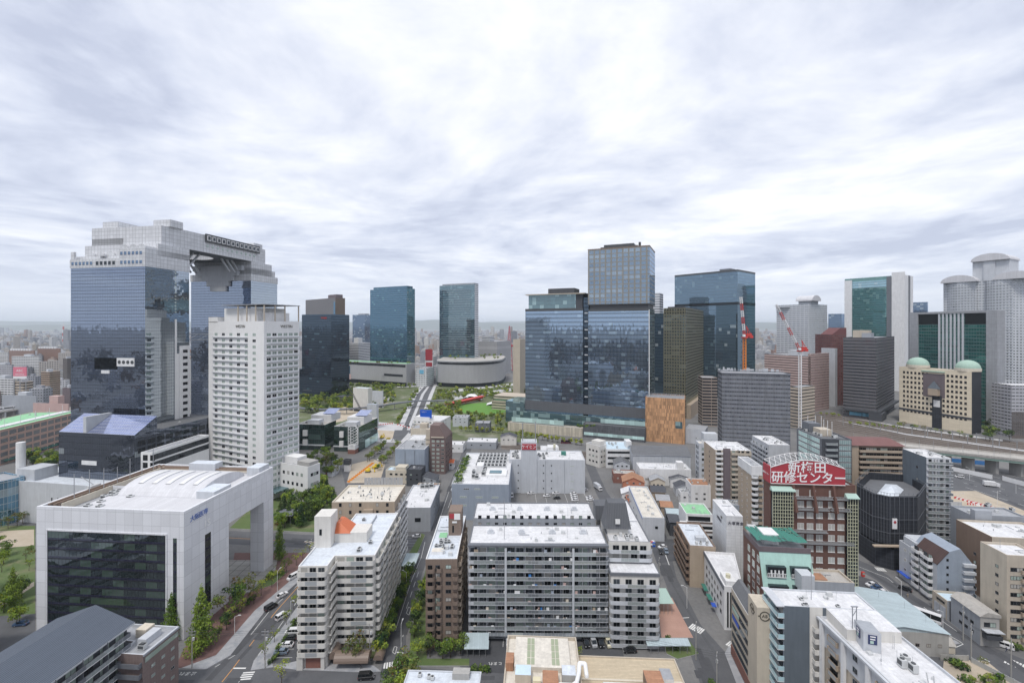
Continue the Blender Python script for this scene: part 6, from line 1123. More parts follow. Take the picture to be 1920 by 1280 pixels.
for q in range(14):
    v = k.h - 3 - q * 3.; k.put(0, k.wl / 2, v, window_mesh(k.wl - 4, 2.3, 'frame_white', 'g_panelglass', 10), 'window'); k.put(1, L * .78, v, window_mesh(L * .4, 2.5, 'frame_white', 'g_pod', 6), 'window')
    k.put(1, L * .12, v - .2, BALS, 'balcony') if q else (globals().__setitem__('BALS', k.balc(1, L * .12, L * .5, v, 3, 0, 1.2, 'w_grey', [(0, 1)], railmat='rail_glass')), k.put(1, L * .12, v - .2, BALS, 'balcony'))
k.roofbox(-26, -18, 3, 9, 5, 'w_dgrey'); k.roofbox(-16, -9, 4, 10, 3.5, 'w_tan2'); k.units(8, -28, -2, 2, 11); b = MB(); [b.cyl(rnd.uniform(-26, -4), rnd.uniform(2, 10), k.h, k.h + rnd.uniform(3, 9), .12, 5) for q in range(9)]; b.build('antenna', 'white_paint', k.root); k.done()
k = B('brown_red_roof_apartments', 'broad tan-brown apartment slab with long balconies and a dull red roof', 1597, 243, 834, 95, wl=12, pr=1693, wall='w_brown', roof='roof_red', noroof=True, cat='apartment block'); L = k.wr; k.balc(1, L * .13, L - .3, 1.6, 2.85, 14, 1.5, 'w_tan', slabmat='w_tan'); k.win(1, L * .14, L - .5, 1.8, 2.85, 12, 14, 1.7, 1.9, 'frame_brown', 'win_dark', dark='win_pale'); k.win(1, .5, L * .12, 2.2, 2.85, 1, 14, 1.8, 1.2, 'frame_brown', 'win_dark')
b = MB(); b.loft([[(1, -.8, k.h), (1, L + .8, k.h), (-12.5, L + .8, k.h), (-12.5, -.8, k.h)], [(-5, 1.5, k.h + 2.6), (-5, L - 2.5, k.h + 2.6), (-9, L - 2.5, k.h + 2.6), (-9, 1.5, k.h + 2.6)]]); b.build('roof', 'roof_red', k.root); k.box(1, 0, L * .13, 0, k.h, .02, .3, 'w_tan', 'end_bay'); k.done()
k = B('slate_side_apartments', 'apartment tower with a slate-black side wall and glassy white balconies', 1737, 213, 857, 98, pl=1692, pr=1783, wall='w_lgrey', emats={0: 'w_slate'}, roof='roof_white', rim='w_white', cat='apartment block'); L = k.wr; k.balc(1, .0, L, 1.2, 2.85, 15, 1.4, 'w_white', [(0, 1)], railmat='rail_glass', slabmat='w_white', ribs=3); k.win(1, .3, L - .3, 1.4, 2.85, 4, 15, 1.3, 2, 'frame_dark', 'win_glass', dark='win_black'); k.win(0, 4, 16, 3, 5.7, 1, 7, 1., 1.2, 'frame_dark', 'win_dark', 1); k.units(5, -12, -2, 1, 10, size=(1.2, 1., .9)); k.done()
# ---- black netted building
r = thing('black_netted_building', 'faceted building shrouded in black scaffold netting with a pale pyramid skylight', 'building site', (0, 0, 0)); Yn = 201
fp = [(X_(1606, 214), 214), (X_(1637, 203), 203), (X_(1668, 199), 199), (X_(1719, 199), 199), (X_(1733, 212), 212), (X_(1700, 228), 228), (X_(1630, 232), 232)]
b = MB(); b.prism(fp, 10, 31, 0, None, False); b.prism(inset(fp, .35)[::-1], 10, 31, 0, None, False); sk_ = [(x * 1.0 + (x - fp[2][0] - 5) * .1, y - 2.5 if y < 220 else y) for x, y in fp]; b.prism(sk_, 0, 9, 0, None, False); b.build('scaffold_net', 'w_net', r)
b = MB(); b.poly([(*p, 27.6) for p in inset(fp, .4)], 0); b.build('roof', 'roof_dgrey', r); c_ = (X_(1672, 214), 214)
b = MB(); base = inset(fp, 7); [b.poly([(*base[i], 27.8), (*base[(i + 1) % 7], 27.8), (*c_, 30.4)]) for i in range(7)]; b.build('pyramid_skylight', 'roof_blue', r)
b = MB(); rim = inset(fp, -.5)
for zz in (9.2, 15, 21, 31, 32.4):
    for i in range(7): b.tube((*rim[i], zz), (*rim[(i + 1) % 7], zz), .09, 4)
for i in range(7):
    for q in range(6): p = Vector(rim[i]).lerp(Vector(rim[(i + 1) % 7]), q / 6); b.tube((*p, 0), (*p, 32.6), .07, 4)
b.build('scaffold', 'w_dgrey', r)
b = MB(); b.bar((X_(1637, 198), 198, 10), (X_(1730, 194), 194, 11.5), 1.6, .5); b.build('timber_deck', 'w_tan', r)
b = MB(); xx = X_(1685, 196.5); b.box(xx - 1, xx + 1, 198.4, 198.8, 17, 21.5, 0); b.build('white_banner', 'white_paint', r); b = MB(); b.loft([[(xx + .6 * math.cos(a), yy, 20 + .6 * math.sin(a)) for a in [2 * math.pi * q / 12 for q in range(12)]] for yy in (198.39, 198.3)], 0); b.build('banner_emblem', 'red_sign', r)
# ---- right edge, lower
k = B('grey_office', 'grey office with a projecting stair tower and a flat dark roof, right edge', 1819, 190, 964, 97, pl=1782, pr=1925, wall='w_grey', roof='roof_grey', rim='w_grey', z0=0); b = MB(); b.box(0.02, 2.4, .02, 6.2, 0, k.h + 2.6); b.build('stair_tower', 'w_grey', k.root)
for q in range(4): k.put(1, 1.6, 6 + q * 4.4, window_mesh(1.5, 1.4, 'frame_alu', 'win_dark', 1), 'window', 2.42); k.put(1, 8.5, 6 + q * 4.4, window_mesh(2.5, 1.8, 'frame_alu', 'win_black', 2), 'window', .02)
k.units(4, -14, -3, 10, 24, size=(1.6, 1.2, 1.2)); k.done()
k = B('brown_office', 'brown-grey low office behind the beige apartments at the right edge', 1860, 172, 1006, 97, wl=16, wr=24, wall='w_brown', roof='roof_white', rim='w_tan2', emats={1: 'w_tan2'}); k.win(1, 2, 22, 14, 4, 5, 2, 1.8, 1.2, 'frame_alu', 'win_dark'); k.done()
k = B('beige_edge_apartments', 'tall beige apartment block with a blank windowed side wall, right edge', 1888, 150, 1040, 97, pl=1838, pr=1960, wall='w_tan2', emats={0: 'w_beige'}, roof='roof_white', rim='w_tan2', cat='apartment block'); k.win(0, 1, k.wl - 15, 3, 3., 1, 8, 1, 1, 'frame_dark', 'win_dark', 1); k.win(1, 1, k.wr - 1, 2.6, 2.75, 5, 9, 1.8, 1.3, 'frame_dark', 'win_dark'); k.balc(1, 4, k.wr - 1, 2, 2.75, 9, .7, 'w_tan'); k.win(0, k.wl - 5, k.wl - 2, 3, 3., 1, 8, 1.1, 1, 'frame_dark', 'win_dark', 1); k.done()
k = B('gabled_grey_apartments', 'pale grey apartment block with a dark brown roof slope and staggered balconies', 1757, 172, 1058, 98, pl=1686, pr=1828, wall='w_lgrey', emats={1: 'w_bluegrey'}, roof='roof_grey', rim='w_lgrey', cat='apartment block'); r = k.root; h, wl, L = k.h, k.wl, k.wr
b = MB(); b.loft([[(-14, .2, h), (0.01, .2, h), (.01, L, h), (-14, L, h)], [(-14, 4, h + 5), (.01, 4, h + 5), (.01, L * .62, h + 6.5), (-14, L * .62, h + 6.5)]]); b.build('gable_end', 'w_bluegrey', r); b = MB(); b.poly([(-12, -.1, h + .1), (.2, -.1, h + .1), (.2, 3.95, h + 5.15), (-12, 3.95, h + 5.15)]); b.poly([(-12, -.1, h - .05), (-12, 3.95, h + 5.), (.2, 3.95, h + 5.), (.2, -.1, h - .05)]); b.build('roof_slope', 'roof_brown', r)
k.balc(0, wl * .42, wl * .62, 1.6, 2.75, 6, 1.5, 'w_white', rcap=.7); k.balc(0, wl * .66, wl * .9, 1.6, 2.75, 6, 1.5, 'w_white', rcap=.7); k.win(0, wl * .42, wl * .9, 1.8, 2.75, 4, 6, 1.9, 1.9, 'frame_dark', 'win_dark'); k.win(1, 2, 5, 3, 2.75, 1, 6, .8, 1, 'frame_dark', 'win_black', 1); k.win(0, 2, wl * .4, 4, 4, 2, 3, 1.2, 1.2, 'frame_white', 'win_dark')
for q in range(6): k.box(1, L * .66, L - .3, 1.6 + q * 2.75, 2.7 + q * 2.75, .02, 1.1, 'w_lgrey', 'stair_landing')
k.roofbox(-wl + 1, -wl + 8, 1, 8, 3, 'w_lgrey'); k.box(0, 1, 7, 2.6, 2.8, .02, 1.6, 'blue_awning', 'awning'); b = MB(); b.box(-wl, -wl * .6, 2, 9, h, h + 2.5); b.build('upper_storey', 'w_lgrey', r); k.done()
k = B('shutter_garage', 'low cream garage with roller shutters and a pale blue roof', 1776, 163, 1126, 98, pl=1748, pr=1840, wall='w_tan2', emats={1: 'w_grey'}, roof='roof_lblue', rim='w_tan2'); k.box(0, 1, k.wl * .48, .2, 4, .02, .1, 'w_corr', 'roller_shutter'); k.box(0, k.wl * .52, k.wl - .6, .2, 4, .02, .1, 'w_corr', 'roller_shutter'); k.win(0, 2, k.wl - 1, k.h - 1.9, 3, 2, 1, 1.8, .8, 'frame_dark', 'win_dark'); k.done()
k = B('grey_workshop', 'grey two-storey workshop with a dark balcony and corrugated awning', 1838, 150, 1155, 98, pl=1783, pr=1874, wall='w_conc', emats={0: 'w_grey'}, roof='roof_conc', rim='w_grey', noroof=True, cat='workshop'); b = MB(); b.loft([[(-k.wl, -.3, k.h), (.3, -.3, k.h), (.3, k.wr + .3, k.h), (-k.wl, k.wr + .3, k.h)], [(-k.wl, 2, k.h + 1.6), (.3, 2, k.h + 1.6), (.3, k.wr + .3, k.h + .9), (-k.wl, k.wr + .3, k.h + .9)]]); b.build('roof', 'roof_conc', k.root); k.win(0, 3, k.wl - 2, 2.5, 3, 3, 2, 1.2, 1, 'frame_dark', 'win_dark'); k.box(1, .5, k.wr - .4, 3.2, 4.6, .02, 1.8, 'w_char', 'balcony'); k.box(1, .2, k.wr, 5.6, 5.8, .02, 2.2, 'w_corr', 'awning'); k.win(1, 1, k.wr - 1, 6.4, 3, 2, 1, 1.7, 1.5, 'frame_dark', 'win_dark'); k.done()
# ---- low blocks between the centre and the right
k = B('cream_corner_house', 'cream three-storey corner building with a grey tiled lean-to roof', 1124, 340, 836, 50, pl=1099, pr=1137, wall='w_offwhite', roof='roof_grey', rim='w_white'); k.win(0, 2, k.wl - 1, 3, 4, 3, 3, 1.6, 1.4, 'frame_dark', 'win_dark'); k.win(1, 1, k.wr - 1, 3, 4, 2, 3, 1.6, 1.4, 'frame_dark', 'win_dark'); k.roofbox(-10, -2, 3, 10, 3, 'w_offwhite'); k.done()
k = B('blue_roof_office', 'white office with window bands and a pale sky-blue flat roof', 1185, 339, 842, 92, wl=24, wr=1.5, poly=[(-24, -19), (0, -19), (0, 1.5), (-24, 1.5)], wall='w_white', roof='roof_lblue', rim='w_white')
for q in range(3): k.box(1, 1, 19.5, 2.4 + q * 4.2, 4 + q * 4.2, .02, .1, 'win_dark', 'window_band')
k.roofbox(-14, -6, -3, 1, 5, 'w_white'); k.units(5, -20, -3, -14, -5); k.done()
k = B('grey_warehouse', 'wide grey warehouse with a dark pitched roof below the timber cube', 1187, 326, 852, 94, wl=20, pr=1295, wall='w_lgrey', roof='roof_dgrey', noroof=True, emats={1: 'w_corr'}, cat='warehouse'); b = MB(); gable(b, -20, 0, 0, k.wr, k.h, k.h + 4, .5, .25, 0, 1, 'y'); b.build('roof', ['roof_dgrey', 'w_lgrey'], k.root); k.box(1, k.wr * .5, k.wr * .51, 0, k.h, .02, .2, 'w_grey', 'joint')
k = B('white_low_building', 'long low white building with a stair block in front of the grey warehouse', 1200, 303, 878, 95, wl=14, pr=1296, wall='w_white', roof='roof_white', rim='w_white'); k.roofbox(-6, -1, k.wr * .74, k.wr * .86, 5, 'w_white'); k.win(1, 2, 14, 3.4, 3, 2, 1, 3, 1.2, 'frame_dark', 'win_dark', 3); k.done()
k = B('white_shed', 'white warehouse with blue trim and one dark window by the small car park', 1204.7, 224, 969, 96, pl=1179, pr=1246, wall='w_lgrey', emats={0: 'w_white'}, roof='roof_cream', rim='w_lgrey'); k.box(0, 0, k.wl, k.h - 1.1, k.h - .6, .02, .1, 'blue_letters', 'blue_trim'); k.box(1, 6, 7.4, 6, 7.3, .02, .08, 'win_black', 'window'); k.win(0, 3, k.wl - 2, 5, 3, 4, 1, 1.4, .9, 'frame_dark', 'win_dark', 1); k.done()
hs = [('brick_row', 'red brick two-storey row house beside the narrow street', 1150, 905, 96, 9, 15, 6.5, 'w_brick', 'roof_conc', 0), ('orange_house', 'orange-rendered building with a rusty corrugated roof', 1168, 928, 100, 11, 13, 8.5, 'w_orange', 'roof_rust', 1), ('white_house', 'white gabled house with a dark green side gable', 1166, 942, 100, 8, 10, 5.5, 'w_white', 'roof_white', 1), ('grey_house', 'lilac-grey house with a dark tiled roof by the pale blue roof office', 1152, 886, 96, 9, 11, 7, 'w_lgrey', 'roof_dgrey', 1),
      ('cream_house', 'cream house with a grey roof behind the dark tiled houses', 1220, 918, 98, 8, 9, 6, 'w_cream', 'roof_grey', 1), ('tiled_house', 'small wooden house with a black tiled roof, left of the tiled row', 1205, 902, 98, 8, 6, 4.6, 'w_cream', 'roof_tile', 1), ('tiled_house', 'dark tiled house in the middle of the old house cluster', 1222, 938, 98, 10, 8, 5.4, 'w_tan', 'roof_tile', 1), ('tiled_house', 'tiled house with a light ridge at the front of the old house cluster', 1232, 953, 98, 8, 7, 5, 'w_beige', 'roof_grey', 1),
      ('tiled_house', 'long black tiled house against the white low building', 1257, 914, 96, 7, 12, 6, 'w_white', 'roof_tile', 1), ('tiled_house', 'grey tiled house right of the old house cluster', 1268, 930, 97, 8, 9, 5.6, 'w_lgrey', 'roof_tile', 1), ('white_house', 'small white house with a flat roof beside the grey tiled house', 1276, 942, 97, 6, 8, 6.4, 'w_white', 'roof_grey', 0), ('brown_house', 'brown timber house in the narrow lane behind the white shed', 1240, 968, 98, 8, 6, 5.6, 'w_tan', 'roof_rust', 1), ('lane_house', 'dark lane house with a tin roof beside the green-roofed terraces', 1252, 986, 98, 9, 6, 6, 'w_grey', 'roof_seam', 1), ('lane_house', 'narrow black house in the lane right of the white shed', 1256, 1004, 98, 10, 5, 7, 'w_char', 'roof_tile', 1), ('yellow_house', 'ochre-walled house with a bright blue roof corner by the white shed', 1175, 950, 98, 6, 9, 5, 'w_orange', 'roof_dgrey', 0),
      ('roof_garden_block', 'white block with a brown roof terrace and a cream water tank', 1296, 950, 96, 12, 15, 13, 'w_white', 'roof_rust', 0), ('pale_blue_block', 'small pale blue-grey block left of the tan tiled tower', 1362, 985, 96, 8, 9, 11, 'w_bluegrey', 'roof_grey', 0),
      ('house', 'grey-roofed house beside the beige emblem building', 1376, 1160, 98, 6, 7, 9, 'w_conc', 'roof_dgrey', 1), ('dark_roof_row', 'row of dark roofed sheds below the stepped brown tower', 818, 910, 4, 16, 8, 4.5, 'w_grey', 'roof_tile', 1), ('pink_roof_shed', 'long shed with a dusty pink roof above the grey hall', 822, 926, 3, 14, 6, 5, 'w_tan2', 'roof_rust', 0), ('cream_cottage', 'cream cottage with small windows left of the red sign tower', 968, 835, 4, 14, 9, 7.5, 'w_offwhite', 'roof_tile', 1), ('low_white_workshop', 'low white workshop with cluttered roof beside the avenue end', 868, 848, 4, 17, 12, 6.5, 'w_white', 'roof_white', 0),
      ('low_grey_workshop', 'low grey workshop with a curved pale roof near the park', 930, 842, 4, 26, 16, 6, 'w_grey', 'roof_white', 0), ('grey_cube', 'pale grey cube house on the park edge', 877, 800, 4, 16, 14, 10, 'w_lgrey', 'roof_grey', 0), ('dark_cube', 'dark grey cube house on the park edge', 918, 810, 4, 15, 14, 9, 'w_dgrey', 'roof_grey', 0), ('red_roof_house', 'small house with a red roof by the roof garden strip', 850, 880, 3, 6, 7, 5, 'w_white', 'red_roof', 1)]
for nm, lab, px, py, th, a, c, hh, wm_, rm_, gb in hs:
    Y = Yb(py); k = B(nm, lab, px, Y, 0, th, wl=a, wr=c, h=hh, wall=wm_, roof=rm_, cat='house', noroof=bool(gb), par=.5); mx = min(3, max(1, int(c / 3)))
    k.win(1, .8, c - .8, 2.8 if hh < 7 else 4.4, 2.9, mx, 1 if hh < 8 else 2, 1.3, 1.1, 'frame_alu', 'win_dark'); k.win(0, .8, a - .8, 2.8 if hh < 7 else 4.4, 2.9, min(3, max(1, int(a / 3))), 1 if hh < 8 else 2, 1.3, 1.1, 'frame_alu', 'win_dark')
    if gb: b = MB(); gable(b, -a, 0, 0, c, hh, hh + min(a, c) * .26, .5, .16, 0, 1, 'x' if c > a else 'y'); b.build('roof', [rm_, wm_], k.root)
    else: k.units(4, -a + 1, -1, 1, c - 1, size=(1.1, .9, 1.))
    k.done()
# ---- roofs along the bottom edge
k = B('beige_roof_factory', 'factory with a big cream panel roof with skylight strips and white ducts', 1084, 121, 1262, 93, wl=13, wr=.5, poly=[(-12, -19.5), (12, -19.5), (12, .5), (-12, .5)], h=14.5, wall='w_cream', roof='roof_cream', rim='w_tan2', par=.9, cat='factory'); r = k.root; z = k.zr
b = MB(); b.box(-10.6, 1, -17, -2, z, z + 1.4); b.build('raised_roof', 'roof_cream', r); [MB().box(-10 + q * 2.6, -7.7 + q * 2.6, u, u + .9, z + 1.42, z + 1.5).build('skylight_panel', 'sky_moss', r) for q in range(4) for u in (-13.6, -12.5, -6.9, -5.8)]
k.roofbox(2.5, 6, -16.5, -12.5, 3, 'w_tan2', 'roof_hut', top='roof_lblue'); k.roofbox(3, 8, -9.5, -5.5, 2.2, 'roof_rust', 'roof_hut'); k.roofbox(2, 5.5, -4.5, -1, 3, 'w_conc', 'roof_hut', top='roof_blue'); k.roofbox(5, 6.5, -12, -10, 2, 'ac_cream', 'roof_plant'); k.roofbox(-3, 1, -19.3, -17.2, 2.2, 'roof_rust', 'rust_hood')
b = MB(); pp = [(7, -7, z + 1.6), (7, -2, z + 1.6), (7, -1, z + 2.4), (4, -.2, z + 2.6), (2, .2, z + 3.6), (2.2, 1.6, z + 3.6), (4, 1.8, z + 2)]
for p, q in zip(pp, pp[1:]): b.tube(p, q, .55, 10)
for p in pp: b.dome(p[0], p[1], p[2] - .3, .58, .8, 8, 3)
b.build('white_duct', 'white_paint', r)
k = B('corrugated_roof_factory', 'factory under a wide rust-stained beige corrugated roof, bottom centre right', 1082, 130, 1229, 93, wl=2, wr=27, poly=[(-2, 0), (26, 0), (26, 28), (-2, 28)], h=10, wall='w_cream', roof='roof_beigecorr', rim='w_tan2', par=.3, cat='factory'); r = k.root; z = k.zr
b = MB(); b.box(6.5, 7.1, .5, 27.5, z, z + .3); b.build('roof_ridge', 'w_cream', r); k.roofbox(6.8, 12, 17, 21.5, 3.2, 'w_brown', 'roof_hut', top='roof_rust'); k.roofbox(5.6, 9.5, 21.52, 24.4, 3, 'w_white', 'roof_hut', top='roof_grey'); k.roofbox(9, 14, 6, 16, 1.3, 'w_white', 'skylight_curb', top='roof_blue')
k = B('grey_seam_roof_shed', 'shed with a plain blue-grey sheet roof at the bottom edge, centre left', 898, 121, 1252, 92, wl=.5, wr=.5, poly=[(-2, -19.5), (16, -19.5), (16, .5), (-2, .5)], h=12, wall='w_grey', roof='roof_blue', rim='w_lgrey', par=.25, cat='shed'); k.roofbox(-1.5, .8, -7, -2.5, 1.6, 'w_conc', 'roof_hut'); k.box(3, 0, .4, 0, .2, 0, .1, 'w_grey', 'trim')
for x in (-1.2, ): k.units(3, -1, 2, -18, -12, size=(1., .9, .9))
k.done()
# ---- low left: far-left and front-left
k = B('pink_framed_building', 'long building with a pink concrete grid and a bright green roof, far left', 0, 345, 806, -9.9, wl=40, pr=150, wall='p_pinkframe', roof='roof_green', rim='w_pink', par=.4); b = MB(); b.box(-14, -7, -20, k.wr, k.zr + .1, k.zr + .8); b.build('pale_roof_strip', 'roof_white', k.root); b = MB(); [b.cyl(-2, 6 + q * 14, k.zr, k.zr + 9, .14, 5) for q in range(5)]; b.build('lamp_mast', 'white_paint', k.root)
for q in range(8): k.box(1, 3 + q * 8.5, 9.4 + q * 8.5, 2.6, 3.2, .05, 2, 'awning_green', 'awning')
k = B('curved_glass_building', 'sliver of a rounded blue glass building at the left edge', -12, 237, 905, 20, wl=20, wr=12, poly=[(-20, 0), (-3, 0), (-.9, .6), (0, 2), (.6, 5), (0, 12), (-20, 12)], wall='g_curve', roof='roof_grey', wallname='curtain_wall')
for nm, lab, px, pr_, wm_ in (('vent_house', 'grey concrete vent house with a glass cube top, the left of the pair', 44, 55, 'w_char'), ('vent_house', 'maroon concrete vent house with a glass cube top, the right of the pair', 76, 87, 'w_dred')):
    k = B(nm, lab, px, 256 if px < 60 else 254, 935, 12, wl=7, pr=pr_, wall=wm_, roof='roof_grey', z0=4.5, cat='building'); b = MB(); b.box(-k.wl + .8, -.8, .8, k.wr - .8, 0, 4.5); b.build('plinth', 'w_conc', k.root); b = MB(); b.box(-k.wl + .3, -.3, .3, k.wr - .3, k.h, k.h + 5, 0, top=1); b.build('glass_cube', ['g_panelglass', 'w_lgrey'], k.root); k.win(0, .5, k.wl - .5, k.h - 1.6, 1, 4, 1, .8, .7, 'frame_white', 'win_black', 1); k.units(2, -5, -2, 2, 4, z=k.h + 5)
# ================================================================== plants
leafm('leaf_green', (0.0815, 0.155, 0.0389), (0.2, 0.27, 0.0757)); leafm('leaf_bright', (0.155, 0.257, 0.0432), (0.363, 0.446, 0.0864)); leafm('leaf_dark', (0.0327, 0.0675, 0.0368), (0.0815, 0.121, 0.0541)); leafm('leaf_yellow', (0.27, 0.324, 0.0405), (0.459, 0.486, 0.081)); leafm('leaf_olive', (0.115, 0.135, 0.0473), (0.23, 0.23, 0.081)); leafm('leaf_rust', (0.189, 0.115, 0.0473), (0.297, 0.203, 0.0945)); leafm('leaf_red', (0.176, 0.027, 0.0405), (0.27, 0.054, 0.0675))
paint('bark', (.09, .07, .055), .9); paint('bark_pale', (.2, .17, .14), .9)
def leafmesh(name, pts, size, mats, seed):
    """leaf tufts as small bent cards around pts = [(p, outward, shade index)]"""
    rr = random.Random(seed); b = MB()
    for p, o, m_ in pts:
        n_ = (Vector(o) + Vector((rr.uniform(-1, 1), rr.uniform(-1, 1), rr.uniform(-.6, 1.2))) * .9).normalized(); a = n_.orthogonal().normalized(); c = n_.cross(a)
        t = rr.uniform(0, 6.28); a, c = a * math.cos(t) + c * math.sin(t), c * math.cos(t) - a * math.sin(t); s = size * rr.uniform(.6, 1.35); p = Vector(p)
        q = [p - a * s * .5 - c * s * .35, p + a * s * .5 - c * s * .35, p + a * s * .4 + c * s * .4 + n_ * s * .15, p - a * s * .4 + c * s * .4 - n_ * s * .12]
        b.poly(q, m_)
    return b.mesh(name, mats)
def lobes(seed, n, rx, h0, h1, size, dens, nm=3, cone=False, gap=.0):
    rr = random.Random(seed); pts = []
    for i in range(n):
        if cone:
            t = (i + .5) / n; z = h0 + (h1 - h0) * t; R0 = rx * (1 - t) ** .75 * rr.uniform(.75, 1.05) + .15; an = i * 2.4 + rr.uniform(-.5, .5); c = Vector((math.cos(an) * R0 * .5, math.sin(an) * R0 * .5, z)); r = Vector((R0 * .75, R0 * .75, (h1 - h0) / n * 2.2))
        else:
            an = rr.uniform(0, 6.28); d = rx * math.sqrt(rr.random()) * .72; z = h0 + (h1 - h0) * rr.uniform(.15, .85); k_ = rx * rr.uniform(.3, .52); c = Vector((math.cos(an) * d, math.sin(an) * d, z)); r = Vector((k_, k_, k_ * .75))
        mi = rr.randrange(nm) if rr.random() < .6 else 0
        for _ in range(int(dens * (r.x * r.z) / (size * size) * 6)):
            v = Vector((rr.gauss(0, 1), rr.gauss(0, 1), rr.gauss(0, 1) + .25)).normalized(); k_ = rr.uniform(.55, 1.08) ** .7; p = c + Vector((v.x * r.x, v.y * r.y, v.z * r.z)) * k_
            pts.append((p, v, mi if rr.random() < .8 else rr.randrange(nm)))
    return pts
def trunkmesh(h, r, seed, nb=5, spread=1.5, mat='bark', top=None):
    rr = random.Random(seed); b = MB(); p = Vector((0, 0, 0)); k = 4
    for i in range(k): q = Vector((rr.uniform(-.12, .12) * i, rr.uniform(-.12, .12) * i, h * (i + 1) / k)); b.tube(p, q, r * (1 - .18 * i), 6, 0, r * (1 - .18 * (i + 1))); p = q
    for i in range(nb):
        an = 6.28 * i / nb + rr.uniform(-.4, .4); z = h * rr.uniform(.55, .95); s = Vector((0, 0, z)); e = s + Vector((math.cos(an) * spread, math.sin(an) * spread, spread * rr.uniform(.7, 1.4))); b.tube(s, e, r * .42, 5, 0, r * .16)
        for _ in range(2): e2 = s.lerp(e, rr.uniform(.5, .9)); b.tube(e2, e2 + Vector((rr.uniform(-1, 1), rr.uniform(-1, 1), rr.uniform(.3, 1))) * spread * .5, r * .2, 4, 0, r * .07)
    return b.mesh('trunk', [mat])
SP = {}
def species(key, name, cat, ht, rx, tr, leaf, size, dens, n=9, var=3, cone=False, bark='bark', base=None):
    out = []
    for v in range(var):
        h0 = base if base is not None else ht * .32
        cm = leafmesh('crown', lobes(hash(key) % 1 + v * 13 + len(key) * 7 + ord(key[0]), n, rx, h0, ht, size, dens, len(leaf), cone), size, leaf, v + 5)
        tm = trunkmesh(ht * (.85 if cone else .5), tr, v + 3, 5, rx * .55, bark); out.append((cm, tm))
    SP[key] = (name, cat, out)
species('broad', 'tree', 'tree', 8, 3.2, .22, ['leaf_green', 'leaf_bright', 'leaf_dark'], .42, 1.5, 11); species('bright', 'tree', 'tree', 7, 2.8, .2, ['leaf_bright', 'leaf_green', 'leaf_yellow'], .42, 1.5, 11); species('dark', 'tree', 'tree', 9, 3.2, .25, ['leaf_dark', 'leaf_green'], .45, 1.6, 11)
species('sparse', 'street_tree', 'tree', 6.5, 2., .13, ['leaf_yellow', 'leaf_bright', 'leaf_olive'], .3, .55, 8, base=2.6); species('olive', 'tree', 'tree', 6.5, 2.5, .18, ['leaf_olive', 'leaf_green', 'leaf_rust'], .36, .8, 9); species('cone', 'conifer_tree', 'tree', 18, 4., .35, ['leaf_bright', 'leaf_green'], .4, 1.5, 30, cone=True, base=1.2); species('fir', 'conifer_tree', 'tree', 11, 3., .25, ['leaf_dark', 'leaf_green'], .4, 1.3, 18, cone=True, base=.8)
species('far', 'tree', 'tree', 7, 3.3, .2, ['leaf_green', 'leaf_olive', 'leaf_bright'], .9, 3.2, 8, var=4, base=1.6); species('fary', 'tree', 'tree', 6, 2.5, .16, ['leaf_yellow', 'leaf_bright', 'leaf_olive'], .75, 3., 7, base=1.4); species('shrub', 'shrub', 'shrub', 1.5, 1.3, .06, ['leaf_green', 'leaf_bright', 'leaf_dark'], .3, 1.7, 7, base=.1); species('redshrub', 'shrub', 'shrub', 1.6, 1.4, .06, ['leaf_red', 'leaf_rust'], .3, 1.7, 7, base=.1)
NTREE = [0]; MASS = []
def tree(key, x, y, ht=None, label=None, group=None, w=1., z=0.):
    name, cat, out = SP[key]; cm, tm = rnd.choice(out); NTREE[0] += 1
    h0 = {'broad': 8, 'bright': 7, 'dark': 9, 'sparse': 6.5, 'olive': 6.5, 'cone': 18, 'fir': 11, 'far': 7, 'fary': 6, 'shrub': 1.5, 'redshrub': 1.6}[key]
    s = (ht or h0 * rnd.uniform(.8, 1.2)) / h0
    if 'shrub' in key: NTREE[0] -= 1
    elif NTREE[0] > 296 or (key in ('far', 'fary') and NTREE[0] > 225 and rnd.random() < .75):
        NTREE[0] -= 1; MASS.append((cm, tm, Matrix.Translation((x, y, z)) @ Matrix.Rotation(rnd.uniform(0, 6.28), 4, 'Z') @ Matrix.Diagonal((s * w, s * w, s, 1)))); return
    r = thing(name, label, cat, (x, y, z), rnd.uniform(0, 6.28), group); r.scale = (s * w, s * w, s)
    link('crown', cm, r)
    if key not in ('shrub', 'redshrub'): link('trunk', tm, r)
    return r
def tpx(key, px, py, ht=None, label=None, group=None, w=1.): return tree(key, *P(px, py), ht, label, group, w)
def trow(key, p, q, n, label, group, jit=.8, ht=None, keys=None):
    p, q = Vector(P(*p)), Vector(P(*q))
    for i in range(n): c = p + (q - p) * (i + .5) / n; tree(keys[i % len(keys)] if keys else key, c.x + rnd.uniform(-jit, jit), c.y + rnd.uniform(-jit, jit), ht and ht * rnd.uniform(.8, 1.2), label, group)
def tarea(keys, poly, n, label, group, ht=None):
    q = [Vector(P(*p)) for p in poly]
    for i in range(n):
        a, c, d = q[0], q[1], q[2]
        if len(q) == 4 and rnd.random() < .5: a, c, d = q[0], q[2], q[3]
        u, v = rnd.random(), rnd.random()
        if u + v > 1: u, v = 1 - u, 1 - v
        p = a + (c - a) * u + (d - a) * v; tree(rnd.choice(keys), p.x, p.y, ht and ht * rnd.uniform(.7, 1.3), label, group)
tpx('cone', 322, 1200, 15.5, 'tall bright green conical tree at the corner of the dark glass front', w=.95); tpx('cone', 378, 1220, 21, 'tallest bright green conical tree before the white frame building side wall', w=.95); tpx('cone', 524, 1050, 18, 'tall conical tree beside the gate pillar of the white frame building', w=.7); tpx('cone', 24, 1140, 15, 'bright conical tree in the small park at the left edge', w=.9)
